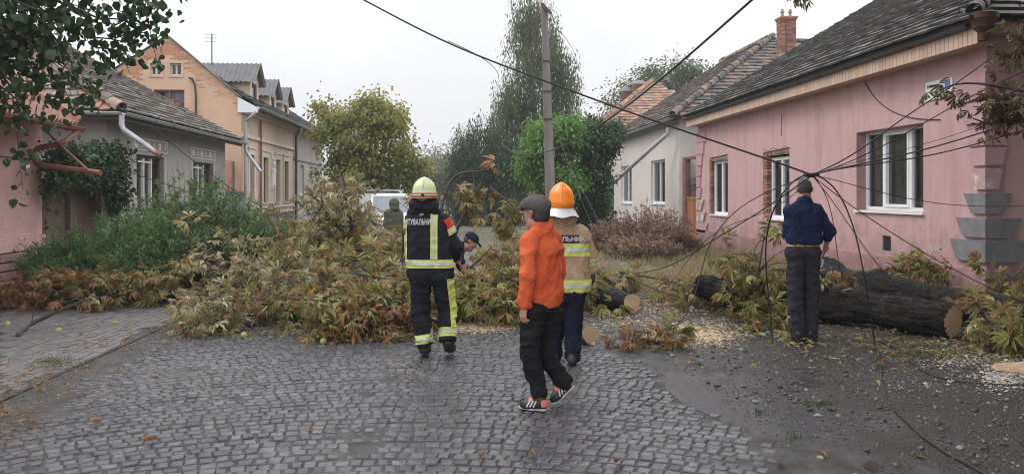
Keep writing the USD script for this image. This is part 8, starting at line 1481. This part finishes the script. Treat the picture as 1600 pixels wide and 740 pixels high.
for nm, lab, (px, py, rx, ry, n) in (('moss_tuft', 'green grass tuft in the gravel right of the middle', (1285, 632, 24, 4, 110)), ('moss_tuft', 'small moss tuft on the silted edge of the setts', (1185, 643, 14, 4, 40)), ('moss_tuft', 'faint weed tuft on the gravel near the puddle', (1240, 684, 30, 7, 40)), ('weed_patch', 'green weeds growing through the pavement edge at the left', (90, 566, 40, 9, 700)), ('weed_patch', 'green weeds at the pavement corner by the pale branches', (265, 515, 40, 6, 260)), ('weed_patch', 'weeds along the gravel under the sawn trunk', (1400, 560, 100, 10, 200))):
    rng = np.random.default_rng(zlib.crc32(lab.encode())); q = np.stack([rng.normal(px, rx * 0.6, n), rng.normal(py, ry * 0.6, n)], 1); d = EYE * FOC / (q[:, 1] - HOR); P = CAM + (FW + RT * ((q[:, :1] - 800) / FOC) + np.array([0, 0, 1.0]) * (HOR - q[:, 1:]) / FOC) * d[:, None]; P[:, 2] = np.where(P[:, 0] > RX1, verge_z(P[:, 0], P[:, 1]), -0.005)
    dd = runit(rng, n) * 0.9; dd[:, 2] = 0.8; obj(nm, spread(*LANCE, rots(dd, runit(rng, n), 0.032 * rng.uniform(0.5, 1.3, n)), P), 'moss', label=lab, cat='weeds', kind='stuff')
# ================================================================ pole and cables
pl = thing('utility_pole', 'tall grey concrete utility pole, slightly leaning, broken off at its top', 'pole', tuple(gnd(863, 21)))
b0, t0 = gnd(863, 21), W(850.5, 12, 21); n_ = 30; tt = np.linspace(0, 1, n_); pp_ = b0 + (t0 - b0) * tt[:, None]
obj('shaft', tube(pp_, np.linspace(0.155, 0.085, n_), 14), 'concrete', pl, smooth=40)
for z in (0.55, 0.66, 0.78): c = b0 + (t0 - b0) * z; obj('band', tube([c, c + (0, 0, 0.05)], 0.155 - 0.07 * z + 0.01, 14), 'iron', pl, smooth=40)
obj('crossarm', bar(W(846, 6, 20.9), W(861, 22, 20.9), 0.07, 0.07), 'old_plank', pl)
for i, (px, py) in enumerate(((845, 5), (859, 16))): obj('insulator', trimesh.creation.revolve(np.array([[0, 0], [0.03, 0], [0.05, 0.03], [0.03, 0.05], [0.05, 0.08], [0.025, 0.11], [0, 0.12]]), sections=10).apply_translation(W(px, py, 20.9)), 'white_paint', pl, smooth=40)
surf('cable', (0.010, 0.010, 0.011), (0.022, 0.021, 0.022), scale=20, rough=0.55)
surf('wire_grey', (0.10, 0.10, 0.105), (0.17, 0.17, 0.17), scale=20, rough=0.5)
HUB = W(1268, 273, 8.35)
def cable(label, pts, r, m='cable', name='cable', hub=False, n=44, sides=6, group=None):
    """pts: (px, py, distance) or points of the place."""
    q = [W(*p) if p[2] > 3 else np.asarray(p) for p in pts] if not hub else [HUB] + [W(*p) for p in pts]; p = smooth_path(q, n); return obj(name, tube(p, r, sides), m, label=label, cat='cable', group=group, smooth=True)
cable('long thick cable crossing the sky from the upper left down to the knot of wires', [(420, -70, 9.6), (570, 1, 9.4), (700, 67, 9.1), (852, 127, 8.8), (1000, 181, 8.6), (1150, 232, 8.45)] + [(1268, 273, 8.35)], 0.0105)
cable('thick cable hanging from the upper right across the cream roof to the bright tree', [(1300, -110, 8.0), (1175, 0, 9.0), (1100, 66, 10.2), (1000, 150, 12.3), (905, 216, 15), (850, 238, 17.5), (812, 241, 19), (783, 224, 20)], 0.015)
cable('thin cable above the black-jacketed firefighter close to the long thick one', [(700, 64, 12), (745, 86, 13), (772, 106, 14), (779, 124, 15)], 0.006, 'wire_grey')
for lab, pts, r in (
    ('cable rising steeply from the knot past the street sign to the house corner', [(1340, 236, 8.6), (1400, 193, 9.0), (1470, 146, 9.5), (1548, 90, 10.2)], 0.010),
    ('cable from the knot rising gently to the right edge under the chestnut twig', [(1340, 247, 8.4), (1430, 200, 8.5), (1520, 150, 8.6), (1640, 95, 8.7)], 0.008),
    ('upper of the two thick cables running from the knot to the right edge', [(1350, 255, 8.2), (1450, 232, 8.0), (1600, 186, 7.7), (1680, 160, 7.6)], 0.011),
    ('lower of the two thick cables running from the knot to the right edge', [(1350, 258, 8.3), (1450, 243, 8.2), (1560, 215, 8.0), (1680, 178, 7.8)], 0.010),
    ('thin wire over the wide window between the thick cables', [(1350, 250, 8.8), (1440, 226, 9.3), (1530, 197, 10.0)], 0.005),
    ('thin wire sagging level across the wide window to the right edge', [(1330, 288, 8.5), (1430, 312, 8.8), (1530, 322, 9.0), (1680, 318, 9.2)], 0.006),
    ('wire sloping from the knot across the pink wall down to the lower right edge', [(1340, 328, 8.4), (1440, 392, 8.5), (1540, 446, 8.6), (1680, 505, 8.7)], 0.007),
    ('thick cable arching from the knot to the gravel and off to the corner', [(1300, 290, 8.3), (1330, 345, 8.2), (1350, 430, 8.1), (1364, 520, 8.0)], 0.0115),
    ('thin wire falling from the knot to the trunk beside the curled twig', [(1305, 320, 8.7), (1350, 385, 9.6), (1400, 445, 10.3)], 0.006),
    ('thin wire falling from the knot just right of the man to the trunk', [(1290, 305, 8.6), (1305, 370, 9.2), (1316, 436, 9.7)], 0.0065),
    ('thick cable arching from the knot down in front of the leafy branch to the gravel', [(1238, 285, 8.3), (1208, 330, 8.35), (1197, 420, 8.7), (1207, 536, 8.85)], 0.0115),
    ('long cable arching left from the knot and down to the withered sprig', [(1215, 293, 8.5), (1150, 330, 9.0), (1108, 385, 9.3), (1082, 470, 9.2), (1045, 520, 9.1), (975, 548, 9.0)], 0.008),
    ('cable sloping left from the knot to the loose ends above the dark log', [(1200, 322, 8.9), (1100, 384, 10.2), (1030, 420, 11.5), (968, 428, 12.0)], 0.010),
    ('thin wire sloping left below the long arching cable', [(1220, 318, 8.6), (1140, 352, 9.5), (1080, 400, 11.0), (1040, 452, 12.5)], 0.006)):
    pts2 = list(pts); r = r * 0.72
    if 'to the corner' in lab: q = [HUB] + [W(*p) for p in pts2[:-1]] + [G(1366, 535, gz(*G(1366, 535)[:2]) + 0.012 * 0)] ; q = q[:-1] + [np.array([*G(px, py)[:2], 0]) for px, py in ((1368, 545), (1380, 600), (1402, 648), (1450, 690), (1545, 745))]
    else: q = [HUB] + [W(*p) for p in pts2]
    if pts2[-1][0] >= 1640: q.append(q[-1] + (q[-1] - q[-2]) * (2.2 / np.linalg.norm(q[-1] - q[-2])))
    p = smooth_path(q, 70); lo = np.array([gz(x, y) + 0.012 for x, y, z in p]); p[:, 2] = np.maximum(p[:, 2], lo); obj('cable', tube(p, r, 6), 'cable', label=lab, cat='cable', smooth=True)
kn = thing('cable_knot', 'dark knot where all the fallen cables meet above the man in navy', 'cable knot', tuple(HUB)); rng = np.random.default_rng(250)
for k in range(6): e = RT * 0.07 + FW * 0.0; q = [HUB - RT * rng.uniform(0.04, 0.1) + rng.normal(0, 0.008, 3), HUB + rng.normal(0, 0.012, 3), HUB + RT * rng.uniform(0.04, 0.09) + rng.normal(0, 0.008, 3)]; obj('strand', tube(smooth_path(q, 8), 0.011, 6), 'cable', kn, smooth=True)
for lab, pts, r in (('broken cable end lying in the dry grass above the dark log', [(967, 425, 12.0), (1010, 432, 12.2), (1060, 443, 12.5), (1078, 449, 12.6)], 0.011), ('loose black wire sagging from the broken ends to the sawdust', [(970, 428, 12.0), (1015, 448, 11.8), (1060, 463, 11.6), (1100, 462, 11.9), (1135, 438, 12.0)], 0.009), ('short broken wire end pointing at the dark log', [(970, 428, 12.0), (985, 440, 11.8), (993, 449, 11.7)], 0.009)): cable(lab, pts, r)
p = smooth_path([np.array([*G(px, py)[:2], 0]) for px, py in ((1372, 535), (1420, 562), (1480, 592), (1540, 600), (1640, 606))], 50); p[:, 2] = [gz(x, y) + 0.012 for x, y, z in p]; obj('cable', tube(p, 0.008, 6), 'cable', label='thin black cable lying on the gravel toward the right edge', cat='cable', smooth=True)
cable('thin wire slanting down across the grey and ochre houses from the grey eaves', [(232, 195, 16.5), (320, 265, 19), (400, 318, 22), (500, 356, 27)], 0.010)
cable('thin wire running low across the ornamented windows to the taupe house', [(165, 258, 15.8), (250, 285, 18), (350, 318, 22), (500, 345, 28)], 0.009)
for i, (a, b) in enumerate((((872, 215), (936, 345)), ((880, 232), (926, 352)), ((866, 300), (868, 230)))): cable(['grey guy wire from the pole down past the ivy tree', 'second grey guy wire below the first beside the pole', 'short grey wire along the pole'][i], [(*a, 21), ((a[0] + b[0]) / 2 - 3, (a[1] + b[1]) / 2, 21.2), (*b, 21.5)], 0.008, 'wire_grey')
p = [onX(1353, 130, PX) , onX(1375, 160, PX), onX(1410, 180, PX), onX(1470, 187, PX)]; obj('wall_cable', tube(smooth_path([q - (0.012, 0, 0) for q in p], 24), 0.008, 5), 'cable', ph)
obj('wall_cable', tube([onX(1222, 178, PX) - (0.008, 0, 0), onX(1221, 213, PX) - (0.008, 0, 0)], 0.006, 5), 'cable', ph)
cable('faint far wire over the street behind the slender tree', [(640, 238, 60), (690, 228, 60), (740, 214, 60)], 0.02, 'wire_grey')
# ================================================================ white van
surf('car_white', (0.74, 0.75, 0.77), (0.78, 0.79, 0.80), scale=2, rough=0.25, coat=0.6); surf('tyre', (0.012, 0.012, 0.012), (0.02, 0.02, 0.02), scale=20, rough=0.8); surf('lamp_lens', (0.55, 0.57, 0.6), rough=0.1, coat=1.0); surf('windscreen', (0.10, 0.125, 0.15), (0.13, 0.155, 0.18), scale=2, rough=0.06, coat=1.0)
def van():
    o = gnd(606, 29.0); o[2] = 0; t = thing('van', 'white minivan with a roof rack facing the viewer, parked beyond the fallen crown', 'van', tuple(o)); an = math.radians(196) - YAW * 0; c, s = math.cos(an), math.sin(an)
    def Lm(m): v = np.array(m.vertices); return trimesh.Trimesh(np.stack([o[0] + v[:, 0] * c - v[:, 1] * s, o[1] + v[:, 0] * s + v[:, 1] * c, v[:, 2] + o[2]], 1), m.faces, process=False)
    def hull(p): h = m3.Manifold.hull_points(np.array(p, float)).to_mesh(); return trimesh.Trimesh(h.vert_properties[:, :3], h.tri_verts, process=False)
    sec = lambda y, w0, w1, z0, z1, r=0.06: [(sx * (w0 - (r if zz in (z0, z1) else 0)), y, zz) for sx in (-1, 1) for zz in (z0, z0 + r, z1 - r)] + [(sx * (w1 - r), y, z1) for sx in (-1, 1)]
    obj('body', Lm(hull(sec(1.95, .72, .66, .32, .78) + sec(1.75, .82, .74, .24, .86) + sec(1.1, .85, .78, .22, .98) + sec(-2.0, .84, .8, .25, 1.02))), 'car_white', t, smooth=30)
    obj('cabin', Lm(hull([(sx * .80, 1.02, .94) for sx in (-1, 1)] + [(sx * .63, .28, 1.60) for sx in (-1, 1)] + [(sx * .60, .2, 1.64) for sx in (-1, 1)] + [(sx * .62, -1.7, 1.66) for sx in (-1, 1)] + [(sx * .66, -1.8, 1.6) for sx in (-1, 1)] + [(sx * .80, -2.0, .95) for sx in (-1, 1)])), 'car_white', t, smooth=30)
    quad = lambda p, off: (lambda P, n: trimesh.Trimesh(np.vstack([P + n * off, P + n * 0.001]), [[0, 1, 2], [0, 2, 3], [0, 4, 5], [0, 5, 1], [1, 5, 6], [1, 6, 2], [2, 6, 7], [2, 7, 3], [3, 7, 4], [3, 4, 0]], process=False))(np.array(p, float), np.array(off[1] if isinstance(off, tuple) else (0, 0, 0)) * 0) if False else None
    def panel(p, lift): P = np.array(p, float); n = np.cross(P[1] - P[0], P[2] - P[0]); n /= np.linalg.norm(n); return Lm(trimesh.Trimesh(np.vstack([P + n * lift, P - n * 0.01]), [[0, 1, 2], [0, 2, 3], [0, 4, 5], [0, 5, 1], [1, 5, 6], [1, 6, 2], [2, 6, 7], [2, 7, 3], [3, 7, 4], [3, 4, 0]], process=False))
    obj('windscreen', panel([(.72, .975, .985), (-.72, .975, .985), (-.585, .33, 1.555), (.585, .33, 1.555)], 0.008), 'windscreen', t)
    for sx in (-1, 1):
        q = [(sx * .775, .80, 1.03), (sx * .64, .2, 1.55), (sx * .64, -.5, 1.56), (sx * .775, -.5, 1.03)]; obj('side_window', panel(q if sx < 0 else q[::-1], 0.012), 'windscreen', t); q = [(sx * .775, -.6, 1.03), (sx * .645, -.6, 1.56), (sx * .645, -1.6, 1.55), (sx * .775, -1.6, 1.03)]; obj('side_window', panel(q if sx < 0 else q[::-1], 0.012), 'windscreen', t)
        obj('headlight', Lm(hull([(sx * .50, 1.93, .62), (sx * .50, 1.90, .78), (sx * .74, 1.80, .64), (sx * .76, 1.70, .82), (sx * .55, 1.80, .80)])), 'lamp_lens', t)
        m = obj('mirror', Lm(hull([(sx * .84, .82, 1.0), (sx * 1.02, .80, 1.0), (sx * 1.02, .80, 1.17), (sx * .86, .80, 1.17), (sx * .92, .93, 1.05), (sx * .92, .93, 1.13)])), 'car_white', t)
        obj('roof_rail', Lm(tube([(sx * .55, .1, 1.73), (sx * .57, -1.5, 1.75)], 0.018, 6)), 'zinc', t)
        for y in (1.2, -1.35):
            w = trimesh.creation.cylinder(0.31, 0.2, sections=24); w.apply_transform(trimesh.transformations.rotation_matrix(np.pi / 2, [0, 1, 0])); w.apply_translation((sx * .76, y, .31)); wh = obj('wheel', Lm(w), 'tyre', t, smooth=40); r = trimesh.creation.cylinder(0.2, 0.215, sections=20); r.apply_transform(trimesh.transformations.rotation_matrix(np.pi / 2, [0, 1, 0])); r.apply_translation((sx * .76, y, .31)); obj('rim', Lm(r), 'zinc', wh, smooth=40)
    for y in (-.2, -1.2): obj('roof_bar', Lm(tube([(-.62, y, 1.76), (.62, y, 1.76)], 0.02, 6)), 'zinc', t)
    obj('grille', Lm(bx(-.42, .42, 1.93, 1.965, .56, .68)), 'iron', t); obj('bumper', Lm(bx(-.66, .66, 1.93, 2.0, .32, .5)), 'car_white', t); obj('number_plate', Lm(bx(-.26, .26, 2.0, 2.015, .36, .47)), 'white_paint', t)
    for x in (-0.3, .3): obj('wiper', Lm(tube([(x, 1.0, .99), (x + .3, .80, 1.16)], 0.009, 5)), 'iron', t)
van()
# ================================================================ damp autumn air
_looks['haze_air'] = usdkit.material(stage, '/World/Looks/haze_air', {'v': ('principled_volume', {'color': (0.90, 0.93, 0.97), 'density': 0.0007, 'anisotropy': 0.2})}, [], volume='v.volume')
if HAZE: obj('haze', bx(-950, 950, -60.5, 950, -1.2, 16.0), 'haze_air', kind='stuff', label='thin grey mist of the rainy day over the street', cat='haze')
